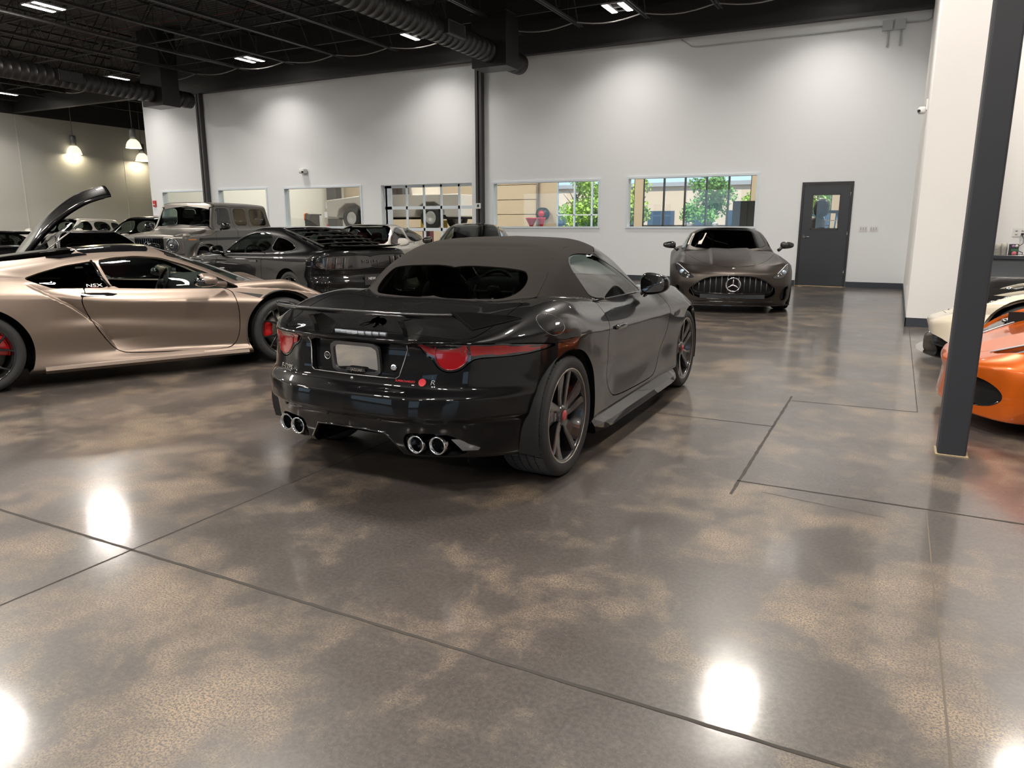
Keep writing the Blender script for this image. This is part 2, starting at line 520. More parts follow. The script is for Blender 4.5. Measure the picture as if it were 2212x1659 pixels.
def make_wheel(parent, x, y, R, W, Rr, style, rim_m, side=1, tread=False, caliper=None, lip_m=None, cap_m=None, ph=0., cal_ang=0.6, detail=1.):
    """y is the outer face of the tyre; side +1 left, -1 right"""
    seg = int(64 * detail)
    mb = MB()
    yl = -.012                                   # rim lip just inside the tyre face
    mb.lathe([(Rr - .006, yl - .006), (Rr + .004, yl), (Rr - .002, yl + .003), (Rr - .012, yl + .001), (Rr - .018, yl - .012), (Rr - .03, yl - .05), (Rr - .045, yl - .11), (Rr - .05, -W + .03), (Rr - .01, -W + .01)], seg, 'y')
    st = style
    if st == 'swirl':
        bl = [[(.045, -.20, .030, -.045, .05), (.10, -.20, .034, -.046, .05), (.17, -.24, .040, -.035, .04), (.225, -.30, .046, -.022, .03), (Rr - .006, -.36, .052, -.016, .02)],
              [(.045, .32, .014, -.038, .05), (.10, .24, .017, -.034, .05), (.17, .12, .024, -.024, .045), (.225, .10, .026, -.018, .04), (Rr - .006, .12, .020, -.014, .03)]]
        spoke_blades(mb, bl, 5, ph)
    elif st == 'y':
        bl = [[(.045, -.10, .016, -.03, .05), (.13, -.10, .013, -.026, .04), (.20, -.22, .010, -.018, .03), (Rr - .006, -.30, .010, -.014, .02)],
              [(.045, .10, .016, -.03, .05), (.13, .10, .013, -.026, .04), (.20, .22, .010, -.018, .03), (Rr - .006, .30, .010, -.014, .02)]]
        spoke_blades(mb, bl, 5, ph)
    else:
        bl = [[(.04, -.05, .015, -.03, .05), (.15, -.07, .011, -.022, .035), (Rr - .006, -.10, .010, -.014, .02)], [(.04, .05, .015, -.03, .05), (.15, .07, .011, -.022, .035), (Rr - .006, .10, .010, -.014, .02)]]
        spoke_blades(mb, bl, 7 if st == 'multi' else 6, ph)
    mb.lathe([(.0, -.03), (.04, -.03), (.062, -.042), (.066, -.09), (0, -.09)], 24, 'y')
    for k in range(5):
        a = ph + 2 * PI * (k + .5) / 5
        mb.cyl((.05 * math.cos(a), -.06, .05 * math.sin(a)), (.05 * math.cos(a), -.036, .05 * math.sin(a)), .009, 6)
    w = mb.build('wheel', rim_m, parent)
    w.location = (x, y, R); w.rotation_euler = (0, 0, 0 if side > 0 else PI)
    # tyre
    t = MB(); sh = .018
    prof = [(Rr - .004, -.013), (Rr + .012, -.004), (Rr + (R - Rr) * .5, .0035), (R - .028, -.002), (R - .012, -.010), (R - .004, -sh - .006)]
    G = 4; y0, y1 = -sh - .008, -W + sh + .008; rib = (y1 - y0) / (G + 1)
    gw = .009 if tread else .008; gd = .007
    for g in range(G):
        c = y0 + rib * (g + 1) - 0.
        prof += [(R - .0008 * 0, c + gw / 2), (R - gd, c + gw / 2 - .001), (R - gd, c - gw / 2 + .001), (R, c - gw / 2)]
    prof += [(R - .004, -W + sh + .006), (R - .012, -W + .010), (R - .03, -W), (Rr, -W + .01)]
    if not tread:
        t.lathe(prof, seg, 'y')
        tt = t.build('tire', M_RUB, w)
    else:
        m = len(prof); V = []; F = []; nb = 74; ang = []
        for b in range(nb):
            a0 = 2 * PI * b / nb; da = 2 * PI / nb
            ang += [(a0, 0), (a0 + da * .80, 0), (a0 + da * .82, 1), (a0 + da * .98, 1)]
        for a, dep in ang:
            for i, (r, h) in enumerate(prof):
                aa = a; rr = r
                zone = 3 < i < m - 4
                if zone:
                    f = (h - y0) / (y1 - y0)
                    aa = a + .05 * math.sin(f * PI) * (1 if f < .5 else 1)
                    if dep and r > R - .0155 and (f < .17 or f > .83 or .42 < f < .58 or True): rr = r - (.0035 if .17 < f < .83 else .005)
                V.append((rr * math.cos(aa), h, rr * math.sin(aa)))
        n = len(ang)
        for k in range(n):
            k2 = (k + 1) % n
            for i in range(m - 1): F.append((k * m + i, k2 * m + i, k2 * m + i + 1, k * m + i + 1))
        t.add(V, F, False)
        tt = t.build('tire', M_TREAD, w)
        sw = MB(); sw.lathe([(p[0] + .0006, p[1] + .0008) for p in prof[:6]], seg, 'y'); sw.build('tire_sidewall', M_RUB, w)
    d = MB(); d.lathe([(.07, -.115), (Rr * .74, -.115), (Rr * .74, -.14), (.07, -.14)], 40, 'y'); d.lathe([(.0, -.09), (.075, -.09), (.08, -.13), (0, -.13)], 24, 'y')
    d.build('brake_disc', M_DISC, w)
    if caliper:
        c = MB(); a0 = cal_ang if side > 0 else PI - cal_ang
        def cf(u, v):
            a = a0 - .42 + .84 * u; rr = Rr * (.50 + .34 * v); return (rr * math.cos(a), -.075 - .02 * abs(u - .5) - .012 * abs(v - .5), rr * math.sin(a))
        c.grid(cf, 10, 4); 
        def cb(u, v):
            a = a0 - .42 + .84 * u; rr = Rr * .84; return (rr * math.cos(a), -.08 - .07 * v, rr * math.sin(a))
        c.grid(cb, 10, 2)
        def cs(u, v):
            a = a0 - .42; rr = Rr * (.5 + .34 * u); return (rr * math.cos(a), -.09 - .06 * v, rr * math.sin(a))
        c.grid(cs, 4, 2)
        c.build('brake_caliper', caliper, w, solid=.006)
    if lip_m:
        l = MB(); l.lathe([(Rr - .004, yl + .001), (Rr + .005, yl + .003), (Rr + .004, yl + .006), (Rr - .006, yl + .005), (Rr - .004, yl + .001)], seg, 'y'); l.build('rim_edge', lip_m, w)
    if cap_m:
        h = MB(); h.lathe([(0, -.022), (.026, -.024), (.031, -.029), (.031, -.035), (0, -.035)], 24, 'y'); h.build('hub_cap', cap_m, w)
    return w

def arch_liner(parent, x, R, y_out, z, depth=.42, name='arch_liner'):
    for s in (1, -1):
        mb = MB()
        def f(u, v):
            a = -.35 + (PI + .7) * u
            return (x + R * math.cos(a), s * (y_out - .012 - depth * v), z + R * math.sin(a))
        mb.grid(f, 24, 3)
        yb = s * (y_out - .012 - depth)
        mb.lohi((x - R, yb - .005, max(.12, z - R)), (x + R, yb + .005, z + R * .95))
        mb.build(name, M_LINER, parent)

def seat(parent, x, y, z, m, h=.62, w=.5, lean=.25, name='seat', head=True):
    mb = MB()
    superellipsoid(mb, (x + .02, y, z), (.27, w / 2, .09), .5, .5, 20, 10)
    superellipsoid(mb, (x - .27, y, z + h * .52), (.085, w / 2, h * .55), .6, .5, 20, 12, fn=lambda a, b, c: (a - c * lean + .03 * (b / (w / 2)) ** 2, b * (1 - .18 * max(0, c / (h * .55))), c))
    if head: superellipsoid(mb, (x - .27 - lean * h * .62, y, z + h * 1.17), (.055, .13, .10), .6, .5, 16, 10)
    return mb.build(name, m, parent)

def steering(parent, x, y, z, tilt=.42, r=.18):
    mb = MB()
    def P(a, rr=r, d=0.): 
        v = Vector((0, rr * math.cos(a), rr * math.sin(a))); v.rotate(Matrix.Rotation(tilt, 3, 'Y')); return Vector((x, y, z)) + v
    mb.tube([P(2 * PI * k / 32) for k in range(32)], .016, 8, closed=True)
    for a in (0., PI, -PI / 2): mb.tube([P(a, .0), P(a, r)], .014, 6)
    superellipsoid(mb, (x, y, z), (.035, .06, .055), .6, .6, 12, 8)
    mb.tube([(x, y, z), (x + .35, y, z - .12)], .03, 8)
    return mb.build('steering_wheel', M_GBLK if False else M_LEATHER, parent)

def dashboard(parent, x, z, w, h=.22, d=.5, m=None):
    mb = MB()
    superellipsoid(mb, (x, 0, z - h * .2), (d / 2, w, h), .35, .3, 28, 12)
    return mb.build('dashboard', m or M_TRIM, parent)

def side_mirror(parent, x, y, z, m, side=1, s=(.085, .125, .075), arm=((.02, -.16, -.06),), glass_m=None, name='side_mirror', face=-1):
    """housing reaches outward from y; mirror glass looks back"""
    mb = MB()
    def sh(a, b, c):
        k = 1 - .25 * (a / s[0]) * face * -1 * .0
        return (a, b * side, c)
    superellipsoid(mb, (x, y, z), s, .7, .62, 22, 14, fn=lambda a, b, c: (a * (1 if a > 0 else .55), b, c * (1 - .22 * side * b / s[1]) - .01))
    for a in arm:
        mb.tube([(x + .01, y - side * s[1] * .55, z - s[2] * .55), (x + a[0], y + side * a[1], z + a[2])], [.024, .030], 8)
    o = mb.build(name, m, parent)
    g = MB()
    pts = []
    n = 28
    V = [(x - s[0] * .545 - .004, y, z - .008)]
    for k in range(n):
        a = 2 * PI * k / n; q = lambda v: math.copysign(abs(v) ** .55, v)
        yy = s[1] * .80 * q(math.cos(a)); zz = s[2] * .78 * q(math.sin(a)) * (1 - .2 * side * yy / s[1])
        V.append((x - s[0] * .545 - .002, y + yy, z + zz - .008))
    g.add(V, [(0, 1 + (k + 1) % n, 1 + k) for k in range(n)], False)
    g.build('mirror_glass', glass_m or M_MIRROR, o)
    return o

def skin_obj(name, sh, part, m, parent, rim=.012, side=0):
    r = sh.get(part, rim, side=side)
    if r is None: return None
    return mesh_obj(name, r[0], r[1], m, parent, r[2])

def skin_tube(sh, pts, proj, r, name, m, parent, sgn=1, off=.0, closed=False, n=6, guess=None):
    P, N = sh.surf(pts, proj, sgn, off, guess)
    mb = MB(); mb.tube([tuple(p) for p in P], r, n, closed=closed)
    return mb.build(name, m, parent)

def skin_patch(sh, poly, proj, name, m, parent, sgn=1, off=.004, guess=None, n=None, smooth=1):
    """a thin plate that follows the skin, cut to a polygon (filled by a fan over a fine outline)"""
    P2 = chaikin(poly, smooth) if smooth else np.asarray(poly, float)
    # grid fill: concentric rings towards the centroid
    c = P2.mean(0); rings = [c + (P2 - c) * s for s in (1., .75, .5, .25)]; K = len(P2)
    allp = np.vstack(rings + [c[None]])
    P, N = sh.surf(allp, proj, sgn, off, guess)
    F = []
    for r in range(3):
        for i in range(K):
            j = (i + 1) % K; F.append((r * K + i, r * K + j, (r + 1) * K + j, (r + 1) * K + i))
    for i in range(K): F.append((3 * K + i, 3 * K + (i + 1) % K, 4 * K))
    # rim down to the skin
    b = len(P); Pb = P[:K] - N[:K] * (off + .002)
    P = np.vstack([P, Pb]); N2 = np.vstack([N, N[:K]])
    # orient
    a = P[F[0][1]] - P[F[0][0]]; d = P[F[0][2]] - P[F[0][1]]
    if np.dot(np.cross(a, d), N[F[0][0]]) < 0: F = [f[::-1] for f in F]; flip = True
    else: flip = False
    for i in range(K):
        j = (i + 1) % K; q = (i, b + i, b + j, j); F.append(q if not flip else q[::-1])
    return mesh_obj(name, P, F, m, parent, N2)
# ------------------------------------------------------------------ camera, render settings
H = 1.38
sc = bpy.context.scene
cam_d = bpy.data.cameras.new('camera'); cam = bpy.data.objects.new('camera', cam_d); C.objects.link(cam)
F_PX = 1576.67754
cam_d.sensor_fit = 'HORIZONTAL'; cam_d.sensor_width = 36.; cam_d.lens = F_PX / 2212 * 36.; cam_d.clip_start = .05; cam_d.clip_end = 500
_p, _r, _y = math.radians(12.2405462), math.radians(-.0206700217), math.radians(27.3863946)
_f = Vector((-math.sin(_y) * math.cos(_p), math.cos(_y) * math.cos(_p), -math.sin(_p)))
_r0 = Vector((math.cos(_y), math.sin(_y), 0)); _u0 = _r0.cross(_f)
_rt = _r0 * math.cos(_r) + _u0 * math.sin(_r); _up = _u0 * math.cos(_r) - _r0 * math.sin(_r)
cam.matrix_world = Matrix(((_rt.x, _up.x, -_f.x, 0), (_rt.y, _up.y, -_f.y, 0), (_rt.z, _up.z, -_f.z, H), (0, 0, 0, 1)))
sc.camera = cam
sc.view_settings.view_transform = 'Standard'; sc.view_settings.look = 'None'; sc.view_settings.gamma = 1.; sc.view_settings.use_curve_mapping = False
sc.view_settings.exposure = EXPO if 'EXPO' in globals() else 0.
sc.cycles.use_denoising = True
sc.cycles.max_bounces = 10; sc.cycles.diffuse_bounces = 3; sc.cycles.glossy_bounces = 4; sc.cycles.transparent_max_bounces = 14; sc.cycles.transmission_bounces = 4
sc.cycles.caustics_reflective = False; sc.cycles.caustics_refractive = False
sc.cycles.sample_clamp_indirect = 6.

def ray(px, py):
    return _f * F_PX + _rt * (px - 1106) - _up * (py - 829.5)
def at_z(px, py, z):
    d = ray(px, py); return Vector((0, 0, H)) + d * ((z - H) / d.z)
def at_y(px, py, y):
    d = ray(px, py); return Vector((0, 0, H)) + d * (y / d.y)
def at_x(px, py, x):
    d = ray(px, py); return Vector((0, 0, H)) + d * (x / d.x)

# ------------------------------------------------------------------ room surfaces
def _wall_nodes(c):
    def f(t, b):
        tc = t.nodes.new('ShaderNodeTexCoord'); n = t.nodes.new('ShaderNodeTexNoise'); n.inputs['Scale'].default_value = 90.; n.inputs['Detail'].default_value = 3
        bu = t.nodes.new('ShaderNodeBump'); bu.inputs['Strength'].default_value = .06; bu.inputs['Distance'].default_value = .004
        t.links.new(tc.outputs['Object'], n.inputs['Vector']); t.links.new(n.outputs['Fac'], bu.inputs['Height']); t.links.new(bu.outputs['Normal'], b.inputs['Normal'])
    return f
M_WALL = mat('wall_paint', (.80, .825, .85), .75, nodes=_wall_nodes(0), spec=.3)
M_WALL2 = mat('wall_paint_far', (.76, .765, .72), .7, nodes=_wall_nodes(0), spec=.3)
M_WALLW = mat('wall_paint_white', (.84, .83, .82), .75, nodes=_wall_nodes(0), spec=.3)
M_BASE = mat('baseboard_black', (.035, .042, .055), .4)
M_CEIL = mat('ceiling_black', (.040, .037, .037), .6)
M_STEELBLK = mat('structural_black', (.040, .039, .041), .5)
M_COL = mat('column_charcoal', (.032, .034, .042), .48)
M_ALU = mat('aluminium_frame', (.55, .62, .68), .35, .4)
M_FRAME = mat('white_frame', (.70, .78, .84), .4)

def _floor(t, b):
    L = t.links.new; N = t.nodes.new
    def node(k, **kw):
        n = N(k)
        for a, v in kw.items(): setattr(n, a, v)
        return n
    def noise(scale, detail=4., rough=.55, dist=0.):
        n = N('ShaderNodeTexNoise'); n.inputs['Scale'].default_value = scale; n.inputs['Detail'].default_value = detail; n.inputs['Roughness'].default_value = rough; n.inputs['Distortion'].default_value = dist
        L(tc.outputs['Object'], n.inputs['Vector']); return n
    def ramp(src, stops):
        r = N('ShaderNodeValToRGB'); e = r.color_ramp.elements
        while len(e) < len(stops): e.new(.5)
        for q, (p, c) in zip(e, stops): q.position = p; q.color = (*c, 1) if len(c) == 3 else c
        L(src, r.inputs[0]); return r
    def mix(f, a, c, mode='MIX'):
        m = N('ShaderNodeMix'); m.data_type = 'RGBA'; m.blend_type = mode
        if isinstance(f, (int, float)): m.inputs[0].default_value = f
        else: L(f, m.inputs[0])
        for s, k in ((a, 6), (c, 7)):
            if isinstance(s, tuple): m.inputs[k].default_value = (*s, 1)
            else: L(s, m.inputs[k])
        return m.outputs[2]
    def math_(op, a, c=None, d=None):
        m = N('ShaderNodeMath'); m.operation = op
        for i, s in enumerate((a, c, d)):
            if s is None: continue
            if isinstance(s, (int, float)): m.inputs[i].default_value = s
            else: L(s, m.inputs[i])
        return m.outputs[0]
    tc = N('ShaderNodeTexCoord')
    big = noise(.55, 5, .6, .3); mid = noise(2.6, 6, .65, .2); spk = noise(300., 2, .6); spk2 = noise(135., 3, .7); agg = noise(60, 4, .7)
    base = ramp(big.outputs['Fac'], [(.30, (.034, .029, .027)), (.72, (.068, .058, .053))])
    base2 = mix(math_('MULTIPLY', ramp(agg.outputs['Fac'], [(.40, (0, 0, 0)), (.66, (1, 1, 1))]).outputs[0], .42), base.outputs[0], (.125, .105, .090))
    # worn tan patches, broken up by the exposed aggregate
    pat = math_('MULTIPLY_ADD', mid.outputs['Fac'], .55, math_('MULTIPLY', big.outputs['Fac'], .5))
    pm = ramp(pat, [(.515, (0, 0, 0)), (.645, (1, 1, 1))])
    sp = ramp(spk2.outputs['Fac'], [(.42, (0, 0, 0)), (.56, (1, 1, 1))])
    f1 = math_('MULTIPLY', pm.outputs[0], sp.outputs[0])
    c1 = mix(math_('MULTIPLY', f1, .85), base2, (.29, .215, .140))
    dk = ramp(spk.outputs['Fac'], [(.30, (1, 1, 1)), (.40, (0, 0, 0))])
    c2 = mix(math_('MULTIPLY', dk.outputs[0], .6), c1, (.012, .011, .010))
    lt = ramp(noise(330, 1).outputs['Fac'], [(.70, (0, 0, 0)), (.76, (1, 1, 1))])
    c3 = mix(math_('MULTIPLY', lt.outputs[0], .55), c2, (.42, .37, .30))
    L(c3, b.inputs['Base Color'])
    rg = ramp(mid.outputs['Fac'], [(.3, (.30, .30, .30)), (.7, (.46, .46, .46))])
    L(rg.outputs[0], b.inputs['Roughness'])
    cw = ramp(pat, [(.40, (.75, .75, .75)), (.66, (.50, .50, .50))]); L(cw.outputs[0], b.inputs['Coat Weight'])
    cr = ramp(noise(1.1, 4).outputs['Fac'], [(.3, (.10, .10, .10)), (.7, (.16, .16, .16))]); L(cr.outputs[0], b.inputs['Coat Roughness'])
    bu = N('ShaderNodeBump'); bu.inputs['Strength'].default_value = .10; bu.inputs['Distance'].default_value = .004
    hb = math_('ADD', math_('MULTIPLY', noise(7., 2).outputs['Fac'], 1.), math_('MULTIPLY', spk2.outputs['Fac'], .12)); L(hb, bu.inputs['Height'])
    L(bu.outputs['Normal'], b.inputs['Coat Normal']); L(bu.outputs['Normal'], b.inputs['Normal'])
    b.inputs['Coat IOR'].default_value = 1.5
M_FLOOR = mat('polished_concrete', rough=.3, coat=.8, nodes=_floor)
# ------------------------------------------------------------------ showroom shell
def struct(o, name=None): o['kind'] = 'structure'; return o
WY = 18.457
FIX_X = (-29.9, -23.8, -17.6, -11.64, -6.14, -1.7, 2.4); FIX_Y = (17.05, 11.03, 5.0, -1.1, -7.2)
def holes_wall(name, x0, x1, z0, z1, y0, y1, holes, m):
    """wall along x with rectangular openings"""
    xs = sorted({x0, x1, *[h[0] for h in holes], *[h[1] for h in holes]}); mb = MB()
    for a, b in zip(xs[:-1], xs[1:]):
        if b - a < 1e-5: continue
        cut = sorted([(h[2], h[3]) for h in holes if h[0] <= a + 1e-6 and h[1] >= b - 1e-6]); z = z0
        for c, d in cut:
            if c > z: mb.lohi((a, y0, z), (b, y1, c))
            z = max(z, d)
        if z < z1: mb.lohi((a, y0, z), (b, y1, z1))
    return struct(mb.build(name, m))

HOLES = [(-23.86, -21.69, 1.31, 2.607), (-21.0, -18.69, 1.31, 2.617), (-17.96, -14.76, 1.31, 2.60), (-14.03, -10.84, 0, 2.57), (-10.17, -6.97, 1.31, 2.567), (-6.26, -3.02, 1.31, 2.59), (-2.05, -.972, 0, 2.348)]
mb = MB(); mb.lohi((-34, -14, -.12), (9, 34, 0)); struct(mb.build('floor', M_FLOOR))
holes_wall('wall_back', -24.46, .77, 0, 7.35, WY, WY + .17, HOLES, M_WALL)
mb = MB(); mb.lohi((-32.2, -12, 0), (-32, 30, 7.35)); struct(mb.build('wall_left', M_WALL2))
mb = MB(); mb.lohi((-32, 29.8, 0), (-24.3, 30, 7.35)); mb.lohi((-24.46, WY + .17, 0), (-24.3, 30, 7.35)); struct(mb.build('wall_far', M_WALL2))
mb = MB(); mb.lohi((.214, 11.55, 0), (.77, WY, 7.35)); struct(mb.build('wall_pier', M_WALLW))
mb = MB(); mb.lohi((.77, 13.2, 0), (8.2, 13.35, 7.35)); struct(mb.build('wall_alcove', M_WALLW))
mb = MB(); mb.lohi((8, -12, 0), (8.2, 13.2, 7.35)); struct(mb.build('wall_right', M_WALLW))
FRONT = [(x, x + 3.6, .35, 3.7) for x in (-24.6, -12.6, -4.6, 4.2)]
holes_wall('wall_front', -32.2, 8.2, 0, 7.35, -12.2, -12, FRONT, mat('front_charcoal', (.06, .06, .062), .6))
# wall seams on the far left wall
for y in (18.3, 22.9):
    mb = MB(); mb.lohi((-32.0, y - .02, 0), (-31.985, y + .02, 5.76)); struct(mb.build('trim_seam', M_WALL2))
# corrugated roof deck
mb = MB(); V = []; n = 0; Y = -12.2; prof = [(0, 0), (.045, 0), (.065, .05), (.130, .05), (.150, 0)]
ys = []
while Y < 30.2:
    for dy, dz in prof[:-1]: ys.append((Y + dy, 7.35 + dz))
    Y += .15
for y, z in ys: V += [(-32.2, y, z), (8.2, y, z)]
mb.add(V, [(2 * i, 2 * i + 1, 2 * i + 3, 2 * i + 2) for i in range(len(ys) - 1)])
struct(mb.build('ceiling', M_CEIL))
mb = MB(); mb.lohi((-32.2, -12.2, 7.45), (8.2, 30.2, 7.6)); struct(mb.build('ceiling_roof', M_CEIL))
# black band and beam above the back wall
mb = MB(); mb.lohi((-24.46, WY - .03, 5.765), (.214, WY, 7.35)); mb.lohi((-24.46, WY - .18, 5.73), (.214, WY - .0, 5.775)); mb.lohi((-24.46, WY - .18, 6.5), (.214, WY, 6.54)); struct(mb.build('beam', M_STEELBLK))
mb = MB(); mb.lohi((-32.0, -12, 5.765), (-31.96, 30, 7.35)); mb.lohi((-32., 29.76, 5.765), (-24.3, 29.8, 7.35)); struct(mb.build('beam', M_STEELBLK))
mb = MB(); mb.lohi((-32.0, 18.2, 5.80), (-24.4, 18.4, 5.86)); mb.lohi((-32.0, 18.27, 5.86), (-24.4, 18.33, 6.3)); mb.lohi((-32.0, 18.2, 6.3), (-24.4, 18.4, 6.36)); struct(mb.build('beam', M_STEELBLK))
# baseboards
mb = MB(); mb.lohi((-24.46, WY - .012, 0), (-14.05, WY, .125)); mb.lohi((-10.82, WY - .012, 0), (-2.06, WY, .125)); mb.lohi((-.965, WY - .012, 0), (.214, WY, .125)); struct(mb.build('baseboard_back', M_BASE))
mb = MB(); mb.lohi((.202, 11.538, 0), (.214, WY, .125)); mb.lohi((.202, 11.538, 0), (.77, 11.55, .125)); struct(mb.build('baseboard_pier', M_BASE))
# narrow black columns in the back wall
for x in (-21.458, -10.52):
    mb = MB(); mb.lohi((x - .10, WY - .16, 0), (x - .02, WY, 5.73)); mb.lohi((x + .02, WY - .16, 0), (x + .10, WY, 5.73)); mb.lohi((x - .03, WY - .06, 0), (x + .03, WY - .02, 5.73)); struct(mb.build('column', M_STEELBLK))
# square foreground column with a grout line at its foot
mb = MB(); mb.lohi((.345, 5.035, 0), (.50, 5.20, 7.3)); c_ = mb.build('column', M_COL, bevel=.014, seg=3); struct(c_)
mb = MB(); mb.lohi((.335, 5.022, 0), (.512, 5.212, .006)); g_ = mb.build('grout', mat('grout_tan', (.38, .30, .19), .9)); struct(g_); 
# saw cuts and patches in the slab
JM = mat('joint_dark', (.030, .026, .022), .8); JT = mat('joint_tan', (.12, .10, .08), .9)
for n_, (a, b, w_, m_) in enumerate((((-12, 1.862), (.25, 1.862), .011, JM), ((-2.83, -8), (-2.83, 8), .007, JM), ((.258, -6), (.258, 3.98), .005, JT), ((-.66, 3.98), (3., 3.98), .010, JM), ((-.648, 3.75), (-.648, 6.28), .014, JM), ((-.63, 6.12), (.262, 6.16), .007, JM), ((.262, 6.16), (.262, 11.4), .005, JM), ((-12, 5.24), (-.64, 5.24), .006, JM), ((-.51, 3.86), (.08, 3.77), .004, JT))):
    dx, dy = b[0] - a[0], b[1] - a[1]; L_ = math.hypot(dx, dy); nx, ny = -dy / L_, dx / L_; rj = random.Random(n_); k_ = int(L_ / .05); V = []
    for i in range(k_ + 1):
        t_ = i / k_; e1 = w_ * (.5 + .35 * rj.random() ** 2); e2 = w_ * (.5 + .35 * rj.random() ** 2)
        V += [(a[0] + dx * t_ + nx * e1, a[1] + dy * t_ + ny * e1, .0012), (a[0] + dx * t_ - nx * e2, a[1] + dy * t_ - ny * e2, .0012)]
    mb = MB(); mb.add(V, [(2 * i, 2 * i + 1, 2 * i + 3, 2 * i + 2) for i in range(k_)]); struct(mb.build('trim_joint', m_))
# joists with zig-zag webs, one object each
def joist(x, y0=-12., y1=17.95, zb=6.15, zt=7.22):
    mb = MB()
    for dx in (-.035, .035):
        mb.lohi((x + dx - .022, y0, zb - .02), (x + dx + .022, y1, zb + .004)); mb.lohi((x + dx - .004, y0, zb), (x + dx + .004, y1, zb + .045))
        mb.lohi((x + dx - .022, y0, zt), (x + dx + .022, y1 + .4, zt + .05))
    y = y0; k = 0; p = .62
    while y < y1 - p:
        a = (x, y, zb + .02) if k % 2 == 0 else (x, y, zt); b = (x, y + p, zt) if k % 2 == 0 else (x, y + p, zb + .02)
        mb.tube([a, b], .015, 5, cap=False)
        if k % 2 == 0: mb.tube([(x, y + p, zb), (x, y + p, zt)], .010, 4, cap=False)
        y += p; k += 1
    return struct(mb.build('joist', M_STEELBLK))
JX = [2.6, .95, -.70, -2.36, -4.03, -5.70, -7.39, -9.06, -10.97, -12.89, -14.8, -16.7, -18.62, -20.49, -22.3, -24.1, -25.85, -27.57, -29.35, -31.1]
for x in JX: joist(x)
for y in (2., 5.2, 8.4, 11.4, 14.4, 16.6):
    mb = MB()
    for z in ((6.20, 7.16) if y > 10 else (6.2,)): mb.lohi((-31.9, y - .02, z), (3., y + .02, z + .035))
    struct(mb.build('bridging', M_STEELBLK))
for x in (-30, -27.6, -25.5):      # shallow joists of the far corner
    joist(x, 19, 29.7, 6.25, 7.2)
# white cable sagging from joist to joist along the back beam
pts = []
for a, b in zip(JX[:-3], JX[1:-2]):
    for t in np.linspace(0, 1, 8)[:-1]: pts.append((a + (b - a) * t, 17.55, 6.16 - .20 * math.sin(PI * t) ** 1.0 * .55))
mb = MB(); mb.tube(pts, .016, 5); tag(mb.build('cable', mat('cable_grey', (.42, .41, .40), .5)), 'grey electrical cable sagging from joist to joist along the back beam', 'cable')
mb = MB(); mb.tube([(x, 15.6 + .15 * math.sin(x), 7.1) for x in np.linspace(-24, -8, 24)], .006, 4); tag(mb.build('cable', mat('cable_red', (.30, .03, .025), .5)), 'thin red cable strung through the joists under the black roof deck', 'cable')

# ------------------------------------------------------------------ ducts
M_DUCT = mat('duct_black', (.030, .028, .0285), .42, .35)
def duct(x, z, r, y0, y1, ybox, bx0, bx1, label, reg=None):
    root = empty('duct', (x, ybox, z), 0, label, 'duct', 'ceiling ducts')
    mb = MB(); prof = []; y = y0
    while y < y1:
        prof += [(r, y - ybox), (r + .008, y + .006 - ybox), (r, y + .012 - ybox)]; y += .22
    prof.append((r, y1 - ybox)); prof.append((0.001, y1 - ybox))
    mb.lathe(prof, 28, 'y'); mb.build('spiral_pipe', M_DUCT, root)
    b = MB(); b.lohi((bx0 - x, -.02, 5.06 - z), (bx1 - x, .62, 7.3 - z)); b.lohi((bx0 - x - .02, -.03, 6.25 - z), (bx1 - x + .02, .64, 6.28 - z)); b.build('plenum_box', M_DUCT, root, bevel=.01)
    for yy in (y0 + 4, y0 + 9, y0 + 14, y0 + 19, y1 - 3.5):
        c = MB(); c.lathe([(r + .012, -.03), (r + .016, 0), (r + .012, .03)], 28, 'y', (0, yy - ybox, 0)); c.tube([(0, yy - ybox, r), (0, yy - ybox, 7.3 - z)], .006, 4); c.build('hanger_band', M_DUCT, root)
    for yy, s in (reg or ()):
        g = MB(); g.lohi((s * r * .55, yy - ybox - .35, -.12), (s * (r + .10), yy - ybox + .35, .16)); g.build('register_box', M_DUCT, root, bevel=.01)
        g = MB(); 
        for k in range(18): g.lohi((s * (r + .10), yy - ybox - .30 + k * .034, -.09), (s * (r + .112), yy - ybox - .29 + k * .034, .13))
        g.build('register_grille', M_STEELBLK, root)
duct(-9.0, 5.40, .25, -11.9, 17.8, 16.2, -9.47, -8.53, 'black spiral duct with square plenum over the middle of the back wall', ((14.2, 1),))
duct(-21.2, 5.42, .25, -11.9, 17.8, 16.4, -21.68, -20.72, 'black spiral duct with square plenum at the left end of the back wall', ((13.6, 1),))

